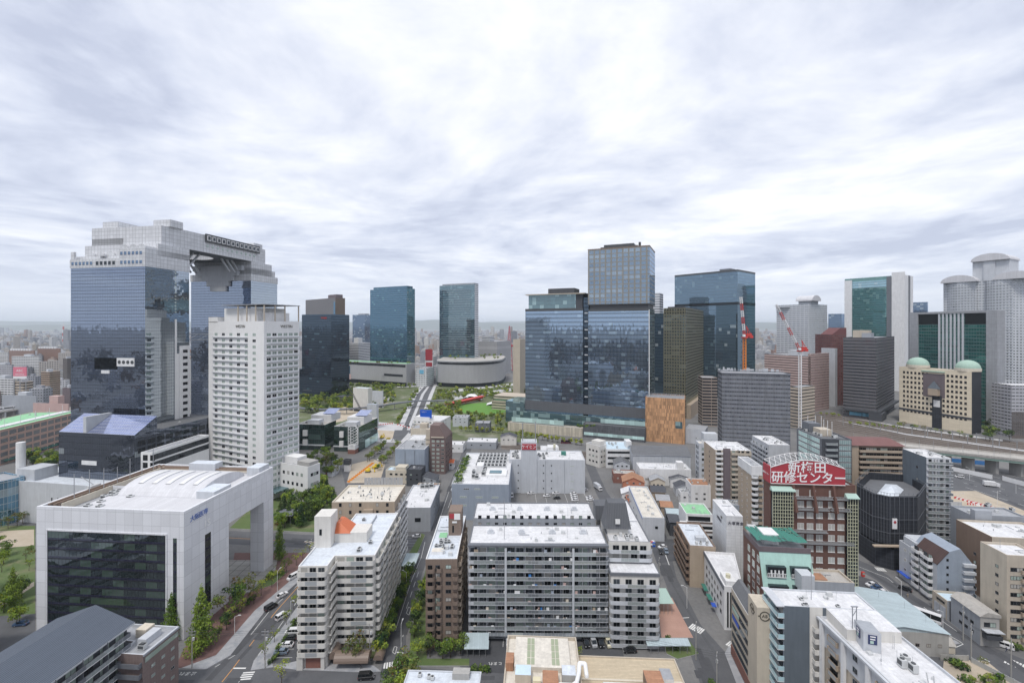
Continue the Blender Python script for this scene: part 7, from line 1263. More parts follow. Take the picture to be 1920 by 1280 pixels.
tpx('broad', 440, 1148, 11, 'broad mixed-green tree against the white frame building side wall'); tpx('olive', 420, 1160, 9.5, 'olive budding tree left of the broad tree by the side wall'); tpx('olive', 455, 1132, 11, 'budding tree nearest the gate opening'); tpx('dark', 425, 1180, 6.5, 'low dark leafy tree under the budding trees')
trow('sparse', (350, 1245), (585, 1032), 13, 'young street tree with sparse spring leaves on the brick promenade', 'street trees on the brick promenade', .5, 6.2, ['sparse', 'olive', 'sparse', 'sparse'])
trow('shrub', (352, 1240), (480, 1112), 16, 'low rounded shrub along the brick promenade', 'shrubs along the brick promenade', 1.2); trow('sparse', (482, 1258), (560, 1130), 4, 'nearly bare street tree beside the car park hedge', 'bare street trees by the car park', .4, 6)
tpx('sparse', 528, 1285, 7.5, 'almost bare pollarded tree at the street corner, bottom centre left')
trow('shrub', (508, 1246), (556, 1160), 12, 'clipped hedge shrub between pavement and parked cars', 'hedge beside the parked cars', .3)
tarea(['shrub', 'bright', 'shrub'], [(497, 1086), (538, 1070), (512, 1094)], 6, 'green shrub at the foot of the gate pillar', 'shrubs at the gate pillar', 2.2)
tarea(['olive', 'broad', 'sparse', 'bright'], [(-20, 1035), (62, 1030), (62, 1180), (-20, 1180)], 13, 'park tree on the lawn left of the white frame building', 'trees in the left park'); trow('olive', (-10, 1000), (62, 975), 5, 'budding tree along the sandy park path', 'trees by the sandy path', 1.5)
tarea(['broad', 'bright', 'broad', 'dark'], [(50, 862), (114, 850), (114, 905), (40, 910)], 16, 'dense green tree between the pink-framed building and the glass annex', 'trees behind the glass annex', 10)
tarea(['bright', 'broad', 'bright', 'fir', 'broad'], [(515, 940), (600, 905), (640, 950), (525, 1003)], 60, 'leafy garden tree beside the hotel podium', 'hotel garden trees', 9); trow('fir', (527, 965), (575, 990), 4, 'dark conical garden tree in front of the hotel entrance', 'dark conifers of the hotel garden', 1, 10)
trow('redshrub', (520, 985), (545, 975), 5, 'dark red shrub under the hotel garden conifers', 'red shrubs in the hotel garden', 1.); tarea(['broad', 'olive', 'bright', 'dark'], [(565, 858), (620, 848), (640, 890), (600, 905)], 20, 'green tree in the sunken garden below the dark glass halls', 'sunken garden trees', 8)
trow('bright', (688, 868), (722, 838), 9, 'round street tree beside the right dark glass hall', 'round trees by the glass hall', 1, 6.5, ['olive', 'bright', 'broad']); trow('bright', (705, 884), (750, 838), 9, 'round street tree in the roadside strip facing the blue-grey box', 'roadside trees by the building site', 1, 6.5, ['bright', 'olive'])
trow('broad', (768, 1082), (712, 1236), 24, 'leafy tree in the strip between the white apartments and the lane', 'lane strip trees', .4, 6.5, ['broad', 'olive', 'dark', 'bright']); tpx('olive', 672, 1240, 9, 'reddish-green tree before the white apartment entrance'); tpx('olive', 660, 1243, 7, 'smaller tree left of the apartment entrance tree')
trow('broad', (797, 1105), (772, 1200), 7, 'green tree in the strip beside the narrow brown apartments', 'trees beside the brown apartments', .8, 6.5, ['broad', 'bright', 'dark']); trow('bright', (770, 1232), (866, 1228), 6, 'bright round tree in front of the narrow brown apartments', 'trees in front of the brown apartments', 1, 6, ['bright', 'broad', 'olive', 'broad'])
tarea(['olive', 'broad', 'bright'], [(722, 1275), (770, 1262), (775, 1310), (720, 1310)], 6, 'bushy olive-green tree at the bottom of the lane', 'trees at the foot of the lane', 7); trow('shrub', (884, 1258), (918, 1256), 8, 'low clipped hedge shrub beside the bicycle shelter', 'hedge by the bicycle shelter', .2)
trow('shrub', (1246, 1200), (1272, 1215), 9, 'rounded green shrub beside the terracotta court', 'shrubs by the terracotta court', 1.); tpx('sparse', 1082, 1240, 6, 'thin young tree in front of the parked cars below the grey slab'); tarea(['bright', 'broad'], [(1296, 1300), (1345, 1290), (1350, 1340), (1300, 1350)], 5, 'dark green tree at the bottom edge beside the lane', 'trees at the bottom edge', 5)
# park and avenue
tarea(['far', 'far', 'fary', 'dark'], [(560, 748), (735, 728), (740, 762), (565, 778)], 260, 'park tree in the garden left of the pale avenue', 'park trees left of the avenue', 8); tarea(['far', 'fary', 'far'], [(825, 734), (985, 722), (985, 745), (815, 752)], 150, 'park tree on the terraces right of the pale avenue', 'park trees right of the avenue', 6.5); tarea(['far', 'far', 'fary'], [(812, 770), (860, 758), (868, 796), (800, 800)], 60, 'park tree between the lawn and the avenue', 'trees beside the lawn', 7.5); tarea(['far', 'fary', 'dark'], [(868, 778), (952, 780), (952, 802), (860, 800)], 50, 'small tree on the near side of the lawn', 'trees below the lawn', 6)
trow('far', (746, 800), (782, 736), 8, 'tree in the strip on the left of the pale avenue', 'avenue trees', 1.5, 8); trow('fary', (792, 790), (826, 735), 8, 'yellow-green tree on the right side of the pale avenue', 'avenue trees right', 1.5, 7); trow('far', (775, 728), (812, 690), 8, 'boulevard tree in front of the ribbed podium', 'boulevard trees', 2, 8); trow('far', (822, 726), (850, 700), 8, 'boulevard tree before the curved podium', 'curved podium trees', 2, 8); trow('far', (640, 726), (770, 728), 16, 'tall slim tree before the ribbed podium arcade', 'podium arcade trees', 2, 9)
trow('fary', (858, 808), (948, 813), 9, 'round yellow-green tree by the dark cube house', 'trees by the cube houses', 1, 6); trow('fary', (962, 818), (1096, 836), 13, 'round bright tree lined along the pale stone podium', 'trees along the stone podium', .6, 6.5); trow('fary', (1105, 838), (1140, 838), 4, 'small bright tree along the dark slate podium', 'trees along the slate podium', 1, 5)
for px, py in ((1086, 797), (1092, 796), (1100, 797), (1111, 798)): X, Y = X_(px, 420), 420; tree('shrub', X, Y, 2.6, 'shrub on the planted ledge of the slate podium', 'ledge shrubs', 1.3, 13)
for q in range(18): Y = rnd.uniform(830, 930); tree('far', X_(rnd.uniform(840, 940), Y), Y, 5, 'small tree in the roof garden of the curved podium', 'curved podium roof garden', 1.2, 46)
for q in range(12): tree('far', X_(rnd.uniform(650, 770), 812), 812, 4, 'small tree on the roof terrace of the ribbed podium', 'ribbed podium roof garden', 1.2, 40)
trow('bright', (1592, 796), (1690, 806), 10, 'bright green bush beside the railway below the striped office', 'railway bushes', 2, 4.5); trow('bright', (1682, 800), (1830, 826), 12, 'green tree between the railway and the domed building', 'trees below the domed building', 2, 6, ['bright', 'olive', 'dark']); tarea(['dark', 'dark', 'broad'], [(1842, 800), (1895, 800), (1895, 836), (1845, 830)], 12, 'dark green tree beside the grey granite frame', 'dark trees at the right edge', 11); trow('bright', (1535, 778), (1580, 782), 5, 'bush beside the beige banded block', 'bushes by the banded block', 2, 4)
tarea(['shrub', 'bright', 'olive'], [(1775, 1243), (1850, 1245), (1880, 1310), (1790, 1310)], 16, 'weedy shrub on the fenced waste ground', 'weeds on the waste ground', 2.5); trow('shrub', (1735, 1210), (1780, 1207), 5, 'rough shrub by the roadside hut', 'shrubs by the hut', .6); tpx('shrub', 1905, 1215, 2.5, 'bright shrub before the beige apartment block entrance')
# planted roof strip of the grey plant
for q in range(16): v = Vector((-PLANT.wl + 2.2 + rnd.uniform(-1, 1), 3 + q * 3.1, PLANT.h)); v.rotate(Matrix.Rotation(-PLANT.th, 3, 'Z')); tree('shrub', PLANT.root.location.x + v.x, PLANT.root.location.y + v.y, 1.9, 'clipped bush in the roof strip of the grey plant', 'roof strip bushes', 1.5, PLANT.h)

if MASS:
    b = MB(); names = []
    for cm, tm, mx in MASS:
        for me in (cm, tm):
            off = len(b.v); b.v += [tuple(mx @ v.co) for v in me.vertices]
            for m_ in me.materials:
                if m_.name not in names: names.append(m_.name)
            idx = [names.index(m_.name) for m_ in me.materials]
            for p in me.polygons: b.f.append(tuple(off + i for i in p.vertices)); b.m.append(idx[p.material_index]); b.uv.append([(0, 0)] * len(p.vertices))
    stuff(b.build('woodland', names))
# ================================================================== vehicles
for n_, c in (('white', (.75, .75, .76)), ('black', (.012, .012, .014)), ('silver', (.42, .43, .45)), ('blue', (.05, .1, .2)), ('bluegrey', (.17, .22, .28)), ('red', (.35, .03, .03)), ('cream', (.7, .66, .5)), ('yellow', (.65, .5, .05)), ('grey', (.2, .21, .22)), ('maroon', (.12, .015, .03)), ('skyblue', (.02, .18, .6))): paint('car_' + n_, c, .3, .0, .6)
paint('tyre', (.015, .015, .016), .8); paint('rim', (.4, .4, .42), .4, .7); paint('tail_lamp', (.35, .01, .01), .3); paint('head_lamp', (.7, .7, .72), .2)
KINDS = {'car': (4.3, 1.72, 1.5, [(-2.15, .55), (-2.1, .95), (-1.2, 1.02), (-.5, 1.5), (1.2, 1.5), (1.95, .98), (2.15, .9), (2.15, .4)], (-1.1, 1.85)), 'van': (4.7, 1.75, 1.95, [(-2.35, .5), (-2.3, 1.0), (-1.75, 1.15), (-1.0, 1.95), (2.2, 1.95), (2.33, 1.05), (2.35, .9), (2.35, .45)], (-1.7, 2.28)), 'bus': (9, 2.35, 3.1, [(-4.5, .5), (-4.5, 1.3), (-4.42, 1.35), (-4.2, 3.05), (4.4, 3.1), (4.5, 1.35), (4.5, 1.2), (4.5, .5)], (-4.35, 4.4))}
VM = {}
def vmesh(kind, colour, low=None):
    key = (kind, colour)
    if key in VM: return VM[key]
    L, W_, H_, prof, gx = KINDS[kind]; zb = prof[1][1]; hw = W_ / 2; nw = hw - (.2 if kind == 'car' else .1)
    body = MB(); lo = [(prof[0][0], .3)] + prof[:2] + [prof[2]] + prof[5:] + [(prof[-1][0], .3)]
    mid = [(x, z) for x, z in lo]; body.loft([[(x, y, z) for x, z in mid] for y in (-hw, -hw + .0001)], 0, False)
    secs = [(-hw, .94), (-hw + .08, 1.), (hw - .08, 1.), (hw, .94)]
    body.v, body.f, body.m, body.uv = [], [], [], []
    body.loft([[(x * s, y, .3 + (z - .3) * (s if s < 1 else 1)) for x, z in mid] for y, s in secs], 0)
    top = [prof[2], prof[3], prof[4], prof[5]]
    roof = [(prof[3][0] + .1, prof[3][1]), (prof[4][0] - .05, prof[4][1])]
    body.loft([[(roof[0][0], y, roof[0][1] + .02), (roof[1][0], y, roof[1][1] + .02), (roof[1][0], y, roof[1][1] - .07), (roof[0][0], y, roof[0][1] - .07)] for y in (-nw - .02, nw + .02)], 0)
    for y in (-1, 1):
        for a, c in ((top[0], top[1]), (top[3], top[2])): body.tube((a[0], y * hw * .95, a[1]), (c[0], y * nw, c[1]), .05, 4)
        for f in (.35, .68): x = top[1][0] + (top[2][0] - top[1][0]) * f; body.tube((x, y * (hw - .04), zb), (x, y * (nw + .005), top[1][1]), .05, 4)
    g = MB(); g.loft([[(x, -hw + .1 if z < zb + .2 else -nw, z) for x, z in top], [(x, hw - .1 if z < zb + .2 else nw, z) for x, z in top]], 0)
    wh = MB(); r_ = .32 if kind != 'bus' else .46
    wh.loft([[(r_ * math.cos(a), y, r_ * math.sin(a)) for a in [2 * math.pi * q / 12 for q in range(12)]] for y in (-.1, .1)], 0)
    rm = MB()
    for y in (-.105, .105): rm.poly([(r_ * .6 * math.cos(a), y, r_ * .6 * math.sin(a)) for a in [-2 * math.pi * q * (1 if y > 0 else -1) / 10 for q in range(10)]], 0)
    lp = MB().box(-.05, .05, -.18, .18, -.09, .09)
    VM[key] = (body.mesh('body', [colour]), g.mesh('cabin_glass', ['win_black']), wh.mesh('wheel', ['tyre']), lp.mesh('headlight', ['head_lamp']), lp.mesh('tail_light', ['tail_lamp']), L, hw, r_, zb, rm.mesh('rim', ['rim']))
    return VM[key]
def car(kind, colour, px, py, ang, label, group=None, name=None, xy=None, cat=None):
    bm, gm, wm_, hm, tm, L, hw, r_, zb, rim_ = vmesh(kind, 'car_' + colour); x, y = xy or P(px, py)
    r = thing(name or {'car': 'parked_car', 'van': 'van', 'bus': 'bus'}[kind], label, cat or kind, (x, y, .06), R(ang), group)
    link('body', bm, r); link('cabin_glass', gm, r)
    for sx in (-1, 1):
        for sy in (-1, 1): link('rim', rim_, link('wheel', wm_, r, (sx * L * .3, sy * (hw - .1), r_)))
    for sy in (-1, 1): link('headlight', hm, r, (-L / 2 + .01, sy * (hw - .3), zb - .22)); link('tail_light', tm, r, (L / 2 - .01, sy * (hw - .22), zb - .15))
    return r
AV = 62       # heading of the avenue
car('van', 'white', 549, 1084, AV, 'white van driving farthest up the avenue', name='van'); car('car', 'white', 529, 1118, AV + 180, 'white saloon between the white van and the black car on the avenue', name='car'); car('van', 'black', 508, 1141, AV + 180, 'black people carrier on the avenue beside the promenade', name='van'); car('van', 'white', 529, 1158, AV + 180, 'white van with its lights on beside the orange centre line', name='van')
car('van', 'white', 548, 1188, 5, 'white van in the roadside car park, topmost of the four'); car('car', 'black', 544, 1199, 5, 'black car in the roadside car park under the white van'); car('car', 'white', 537, 1212, 5, 'white car in the roadside car park between black and blue-grey cars'); car('car', 'bluegrey', 527, 1225, 5, 'blue-grey car nearest the exit of the roadside car park')
car('car', 'blue', 39, 1172, 10, 'bright blue car parked in the left park car park'); car('van', 'black', 687, 1272, 185, 'dark off-roader waiting at the zebra crossing by the lane', name='car')
for px, c, l in ((954, 'white', 'white car parked leftmost below the balcony slab'), (969, 'bluegrey', 'blue-grey car parked below the balcony slab, left group'), (982, 'silver', 'silver car parked beside the blue-grey one below the balcony slab'), (1011, 'white', 'lone white car with dark bonnet below the balcony slab'), (1027, 'silver', 'pale silver car right of the lone white one below the slab')): car('car', c, px, 1207, 92, l)
for k_, px, c, l in (('van', 1098, 'black', 'black van parked left of the silver van before the slab'), ('van', 1112, 'silver', 'silver van parked between two black ones before the slab'), ('van', 1125, 'black', 'black van parked left of the red and cream van'), ('van', 1140, 'cream', 'red and cream retro van parked at the end of the row')): car(k_, c, px, 1207, 97, l)
car('car', 'black', 1181, 1222, 2, 'black car parked behind the corrugated factory roof')
for i, (px, py, a) in enumerate(((995, 921, 5), (995, 926, 5), (1042, 926, 4), (1070, 921, 3), (1075, 927, 4), (1076, 931, 4), (1077, 935, 4), (1078, 939, 4), (1096, 919, 5), (1105, 934, 6), (1106, 938, 6), (1025, 931, 5))): car('car', 'white', px, py, a, 'white car parked in the lot below the lettered warehouse', 'white cars in the warehouse lot')
car('car', 'black', 1044, 935, 4, 'only black car in the warehouse lot'); car('van', 'white', 960, 931, 90, 'white van beside the blue-grey plant wall'); car('car', 'white', 781, 1007, 4, 'white car alone in the small car park by the grey hall')
for px, py, c, a, l in ((1224, 1020, 'white', 60, 'white car by the red vending machines'), (1242, 1027, 'white', 20, 'white hatchback at the back of the lane car park'), (1239, 1036, 'black', 80, 'black car at the front of the lane car park'), (1249, 1035, 'bluegrey', 80, 'dark blue-grey car right of the black one in the lane car park')): car('car', c, px, py, a, l)
for i, (px, py, c) in enumerate(((1634, 1098, 'white'), (1643, 1104, 'blue'), (1654, 1112, 'white'), (1664, 1118, 'grey'), (1678, 1128, 'white'), (1688, 1138, 'silver'))): car('car' if i != 4 else 'van', c, px, py, 8, ('white', 'navy', 'second white', 'grey', 'white boxy', 'silver')[i] + ' vehicle in the right-hand car park row by the road')
car('car', 'black', 1697, 1106, -48, 'long black car standing on the right-hand road before the blue awning', name='car'); car('bus', 'white', 1734, 1160, -48, 'white coach parked along the blue-grey metal shed'); car('van', 'white', 1882, 1213, -40, 'white van parked before the beige edge apartments')
car('van', 'white', 1799, 895, -22, 'white van driving on the highway at the right', name='van'); car('bus', 'maroon', 1061, 831, -8, 'dark red bus on the road below the stone podium'); car('car', 'yellow', 728, 823, 0, 'yellow taxi on the turning circle by the building site', name='taxi', cat='taxi'); car('car', 'white', 737, 826, 10, 'white car behind the yellow taxi', name='car')
for i in range(14): t = i / 13; px = 756 + 44 * t + rnd.choice((-4, 5, 9)); car('car', rnd.choice(('white', 'black', 'silver', 'grey')), px, 800 - 95 * t ** .6, 68, 'small car driving on the pale park avenue', 'cars on the park avenue', name='car')
for px, py in ((714, 848), (712, 862), (694, 900), (716, 842)): car('car', 'white', px, py, 60, 'white car at the kerb beside the building site', 'white cars by the building site')
def truck(px, py, ang, label, cabc, boxm):
    x, y = P(px, py); r = thing('truck', label, 'truck', (x, y, .06), R(ang)); b = MB(); b.box(-3.9, -2.1, -1.05, 1.05, .5, 2.5); b.build('cab', cabc, r); MB().box(-1.9, 4, -1.15, 1.15, .8, 3.4).build('cargo_box', boxm, r); MB().box(-3.95, -3.2, -.95, .95, 1.5, 2.3).build('windscreen', 'win_black', r); MB().box(-3.8, 3.9, -.5, .5, .5, .8).build('chassis', 'dark_metal', r); wm_ = vmesh('bus', 'car_white')[2]
    for sx in (-2.8, 1.6, 2.9):
        for sy in (-1, 1): link('wheel', wm_, r, (sx, sy * .9, .46))
truck(1859, 912, -22 + 180, 'white box lorry driving on the highway at the right', 'car_white', 'w_white'); truck(1121, 917, 108, 'grey box lorry parked in the street beside the brick row house', 'car_white', 'w_lgrey')
# train on the far-left viaduct
r = thing('train', 'white train with dark windows on the tracks behind the pink-framed building', 'train', (0, 0, 0)); a_, c_ = Vector((X_(-60, 470), 470, 14)), Vector((X_(62, 520), 520, 14))
for q in range(6):
    p, e = a_.lerp(c_, q / 6 + .004), a_.lerp(c_, (q + 1) / 6 - .004); b = MB(); b.bar(p + Vector((0, 0, 2)), e + Vector((0, 0, 2)), 2.9, 3.4); b.build('carriage', 'car_white', r); d = (e - p); n_ = Vector((d.y, -d.x, 0)).normalized() * 1.47; b = MB(); b.bar(p + d * .05 + n_ + Vector((0, 0, 2.5)), e - d * .05 + n_ + Vector((0, 0, 2.5)), .06, 1.1); b.build('window_band', 'win_black', r)
r = thing('viaduct', 'low grey railway viaduct carrying the white train', 'viaduct', (0, 0, 0)); b = MB(); d = c_ - a_; b.bar(a_ - d * .4 - Vector((0, 0, .6)), c_ + d * .5 - Vector((0, 0, .6)), 12, 1.4); b.build('deck', 'w_conc', r)
for q in range(12): p = a_ - d * .4 + d * 1.9 * q / 11; MB().box(p.x - 4, p.x + 4, p.y - 1, p.y + 1, 0, 12.7).build('pier', 'w_conc', r)
# ================================================================== distant city
def city_mesh(name, items):
    """items: (x, y, w, d, h, turn, tone, band, extra)"""
    b = MB(); tones = []
    for x, y, w_, d_, h_, a, tone, band, ex in items:
        ca_, sa_ = math.cos(a), math.sin(a); n0 = len(b.f)
        def bx(x0, x1, y0, y1, z0, z1, mat, top):
            q = [(x + px * ca_ - py * sa_, y + px * sa_ + py * ca_) for px, py in ((x0, y0), (x1, y0), (x1, y1), (x0, y1))]; b.prism(q, z0, z1, mat, top, False)
        bx(-w_ / 2, w_ / 2, -d_ / 2, d_ / 2, 0, h_, band, 2); bx(-w_ / 2 + w_ * ex, -w_ / 2 + w_ * (ex + .3), -d_ * .2, d_ * .25, h_, h_ + 3.4, 3, 2)
        if ex > .3: bx(w_ * .1, w_ * .4, -d_ * .4, -d_ * .1, h_, h_ + 1.6, 3, 2)
        if ex < .12: bx(-w_ * .5, w_ * .5, -d_ * .75, -d_ * .501, 0, h_ * .55, band, 2)
        tones += [tone] * (len(b.f) - n0)
    me = b.mesh(name, ['p_city', 'p_cityband', 'roof_city', 'w_city'])
    at = me.color_attributes.new('tone', 'FLOAT_COLOR', 'CORNER'); data = []
    for p, t in zip(me.polygons, tones): data += [*t, 1.] * len(p.vertices)
    at.data.foreach_set('color', data); return me
m, t, out = newmat('w_city'); b_ = t.new('ShaderNodeBsdfPrincipled', Base__Color=t.new('ShaderNodeAttribute', _attribute_name='tone').outputs['Color'], Roughness=.8); t.l.new(b_.outputs[0], out.inputs[0])
m, t, out = newmat('roof_city'); c_ = t.mix(t.rng(t.noise(t.new('ShaderNodeNewGeometry').outputs['Position'], .015, 1, .5), .4, .6), (.25, .25, .26), (.5, .5, .51)); b_ = t.new('ShaderNodeBsdfPrincipled', Base__Color=c_, Roughness=.85); t.l.new(b_.outputs[0], out.inputs[0])
TONES = [(.55, .55, .55), (.5, .5, .52), (.6, .58, .54), (.42, .42, .44), (.3, .31, .34), (.38, .27, .21), (.3, .18, .14), (.46, .4, .33), (.22, .23, .26), (.5, .46, .42), (.58, .58, .6), (.4, .43, .47)]
cr_ = random.Random(11)
def rand_item(x, y, big=0.):
    w_, d_ = cr_.uniform(10, 26), cr_.uniform(9, 18); h_ = cr_.choice((7, 9, 12, 15, 18, 24, 30, 36)) * cr_.uniform(.8, 1.2) if cr_.random() < .75 + big else cr_.uniform(6, 10)
    return (x, y, w_, d_, h_, R(cr_.choice((5, 12, 24, -8, 40)) + cr_.choice((0, 90))), cr_.choice(TONES), cr_.choice((0, 0, 1)), cr_.uniform(.05, .45))
KM = [city_mesh('city_block', [rand_item(0, 0)]) for _ in range(40)]
# keep clear of the buildings made one by one
TAKEN = [(o.location.x, o.location.y) for o in scene.objects if o.parent is None and o.type == 'EMPTY' and o.get('category') not in (None, 'tree', 'shrub')]
def free(x, y, r=30): return all((x - a) ** 2 + (y - c) ** 2 > r * r for a, c in TAKEN)
GAPS = [(-60, 140, 540, 1700, 128, 'mid-rise block in the dense city left of the mirror-glass twin tower', 'city blocks left of the twin tower'), (560, 700, 1000, 2300, 38, 'city block seen between the brown tower and the teal tower', 'city blocks behind the brown tower'), (775, 830, 800, 2300, 34, 'city block along the far end of the boulevard', 'city blocks behind the boulevard'), (890, 990, 1120, 2400, 46, 'city block behind the curved podium and the red lattice tower', 'city blocks behind the curved podium'), (1410, 1470, 900, 2300, 24, 'city block in the gap beside the white crane', 'city blocks beside the white crane'), (1318, 1350, 700, 1200, 6, 'city block glimpsed right of the olive tower', 'city blocks by the olive tower'), (1700, 1930, 760, 1500, 20, 'city block glimpsed behind the right-hand hotels', 'city blocks behind the right-hand hotels')]
NC = 0
for p0, p1, y0, y1, n_, lab, grp in GAPS:
    for q in range(n_):
        for _ in range(12):
            Y = y0 + (y1 - y0) * cr_.random() ** 1.3; X = X_(cr_.uniform(p0, p1), Y)
            if free(X, Y, 22 if Y < 1200 else 26): break
        TAKEN.append((X, Y)); tag(link('city_block', cr_.choice(KM), None, (X, Y, 0), cr_.uniform(-.1, .1)), lab, 'building', grp); NC += 1
items = []
for q in range(6500):
    Y = 1500 + 8200 * cr_.random() ** 1.25; px = cr_.uniform(-90, 2010)
    if Y < 2400 and free(X_(px, Y), Y, 28) or Y >= 2400:
        it = list(rand_item(X_(px, Y), Y)); k_ = 1 + Y / 9000; it[2] *= k_; it[3] *= k_
        if cr_.random() < .02: it[4] = cr_.uniform(50, 110)
        items.append(tuple(it))
for q in range(1200):      # the city goes on unseen behind the camera, darkened to deepen the glass reflections
    a = cr_.uniform(R(97), R(263)); d = 130 + 1500 * cr_.random() ** 1.4; it = list(rand_item(d * math.sin(a), d * math.cos(a), .2)); it[4] *= 1.3; it[6] = tuple(v * .38 for v in it[6]); items.append(tuple(it))
for q in range(420):
    d = 210 + 1500 * cr_.random() ** 1.3; s = cr_.choice((-1, 1)); a = s * R(cr_.uniform(51, 97)); items.append(rand_item(d * math.sin(a), d * math.cos(a)))
stuff(MB_ := link('city_sprawl', city_mesh('city_sprawl', items)))
# ---- named buildings far left
PU('p_slabbrown', (.33, .2, .15), 40, 2.9, 1., .4, .4, gcol=(.12, .1, .1), var=0.); PU('p_slabwhite', (.6, .6, .6), 5, 2.9, .85, .42, .4, gcol=(.09, .1, .11), var=.2)
for lab, cx, Y, ty, pl, pr, wm_, rm_, extra in (('long brown housing slab with a white crown, the left one of two', 64, 1150, 657, 17, 66, 'p_slabbrown', 'roof_white', 1), ('long brown housing slab with a white crown, touching the twin tower', 112, 1180, 653, 70, 114, 'p_slabbrown', 'roof_white', 1), ('white housing block cut by the left edge before the brown slab', 15, 1000, 660, -30, 17, 'p_slabwhite', 'roof_grey', 0), ('dark-sided white balcony block before the brown housing slabs', 73, 820, 668, 22, 78, 'p_slabwhite', 'roof_white', 0), ('grey banded block behind the pink rooftop sign', 22, 700, 684, -20, 26, 'p_greyband', 'roof_grey', 0), ('white office block at the left edge below the pink sign', 25, 560, 710, -30, 27, 'p_slabwhite', 'roof_white', 0), ('cream office with window bands beside the pink rooftop sign', 44, 560, 716, 26, 62, 'p_banded', 'roof_cream', 0), ('brown panelled block right of the pink rooftop sign', 93, 640, 697, 77, 113, 'p_warm', 'roof_grey', 0), ('dark grey low hall in front of the white office blocks', 68, 500, 742, 4, 70, 'w_grey', 'roof_dgrey', 0), ('plain dark brown box touching the twin tower', 131, 540, 727, 117, 140, 'w_purple', 'roof_dgrey', 0), ('pinkish low hall with a stair block above the green roof', 128, 470, 757, 62, 130, 'w_pink', 'roof_cream', 2), ('dark balcony tower beside the twin tower edge', 126, 760, 672, 118, 134, 'p_owner', 'roof_grey', 0)):
    k = B('far_building', lab, cx, Y, ty, 8, pl=pl, pr=pr, wall=wm_, roof=rm_)
    if extra == 1: [k.roofbox(-k.wl + 4 + q * 8, -k.wl + 9 + q * 8, -.5, 4, 5, 'w_white', 'roof_crown') for q in range(max(1, int(k.wl / 8) - 1))]
    else: k.roofbox(-k.wl * .6, -k.wl * .35, 2, 8, 4 if extra == 0 else 8, 'w_lgrey' if extra == 0 else 'w_pink')
r = thing('rooftop_sign', 'pink rooftop sign with white capitals above the cream office, far left', 'sign', (X_(37, 556), 556, 0)); z0, z1 = Z_(705, 556), Z_(688, 556); w2 = (X_(50, 556) - X_(25, 556)) / 2
b = MB(); b.box(-w2, w2, 0, .8, z0, z1); b.build('panel', 'pink_sign', r); b = MB(); b.box(-w2, w2, 0, .8, z0 - 3, z0 - .05); b.build('lower_panel', 'white_paint', r); text('ABC', 4.2, 'letter_white', r, (0, -.06, z0 + 6.6), 0, 'sign_letters', .05, 1.1); text('HOUSING', 2.3, 'letter_white', r, (0, -.06, z0 + 2.2), 0, 'sign_letters', .05, 1.1)
b = MB(); [b.box(x - .3, x + .3, .2, .6, 20, z0 - 3) for x in (-w2 + 1, 0, w2 - 1)]; b.build('support_post', 'steel', r)
r = thing('broadcast_tower', 'red and white lattice mast far off beside the twin tower', 'tower', (X_(119, 2600), 2600, 0)); zt = Z_(606, 2600)
for q in range(7): b = MB(); z0, z1 = zt * q / 7, zt * (q + 1) / 7; lattice(b, (0, 0, z0), (0, 0, z1), 11 - q * 1.3, 2, 1.1); b.build('mast_section', ['red_paint' if q % 2 else 'white_paint'], r)
# ---- railway, viaduct, gantries
paint('rail_steel', (.2, .17, .15), .5, .5)
for q in range(8):
    pts = [P(x, y + q * 3.4) for x, y in ((1490, 776), (1560, 779), (1700, 803 - q * .2), (1850, 824), (1990, 842))]; b = MB()
    for p, e in zip(pts, pts[1:]):
        for o in (-.53, .53): b.bar((p[0], p[1] + o, .2), (e[0], e[1] + o, .2), .12, .18, 0)
        n_ = int(math.dist(p, e) / 3.2)
        for s in range(n_): c = Vector(p).lerp(Vector(e), s / n_); b.box(c.x - .12, c.x + .12, c.y - 1.2, c.y + 1.2, .02, .11, 1)
    tag(b.build('railway_track', ['rail_steel', 'w_brown']), 'railway track on the brown ballast below the domed building', 'railway track', 'parallel tracks of the right-hand railway')
for q in range(2):
    pts = [P(x, y + q * 4.5) for x, y in ((930, 832), (1000, 838), (1110, 852))]; b = MB()
    for p, e in zip(pts, pts[1:]):
        for o in (-.53, .53): b.bar((p[0], p[1] + o, .2), (e[0], e[1] + o, .2), .12, .18, 0)
    tag(b.build('railway_track', ['rail_steel']), 'single railway track running below the pale stone podium', 'railway track', 'tracks below the stone podium')
gt = None
for q, (px, py) in enumerate(((1538, 793), (1590, 800), (1640, 806), (1672, 810), (1722, 818), (1752, 822), (1800, 828), (1846, 834), (1890, 842))):
    if gt is None:
        gt = thing('catenary_gantry', 'grey overhead-line gantry spanning the railway tracks', 'gantry', (0, 0, 0), 0, 'gantries along the right-hand railway'); pm = MB().cyl(0, 0, 0, 9, .28, 6).mesh('post', ['steel']); link('post', pm, gt, (0, -7, 0)); link('post', pm, gt, (0, 7, 0)); b = MB(); lattice(b, (0, -7.5, 8.2), (0, 7.5, 8.2), .8, 8, .08); gb_ = link('beam', b.mesh('beam', ['steel']), gt); kids(gt, *[c for c in gt.children]); gt.location = (*P(px, py), 0)
    else: copytree(gt, (*P(px, py), 0), 0)
r = thing('road_viaduct', 'pale concrete road viaduct with green girders crossing at the right', 'viaduct', (0, 0, 0)); pa, pc = Vector((X_(1600, 366), 366, 12)), Vector((X_(1990, 306), 306, 12)); d = pc - pa; n_ = Vector((-d.y, d.x, 0)).normalized()
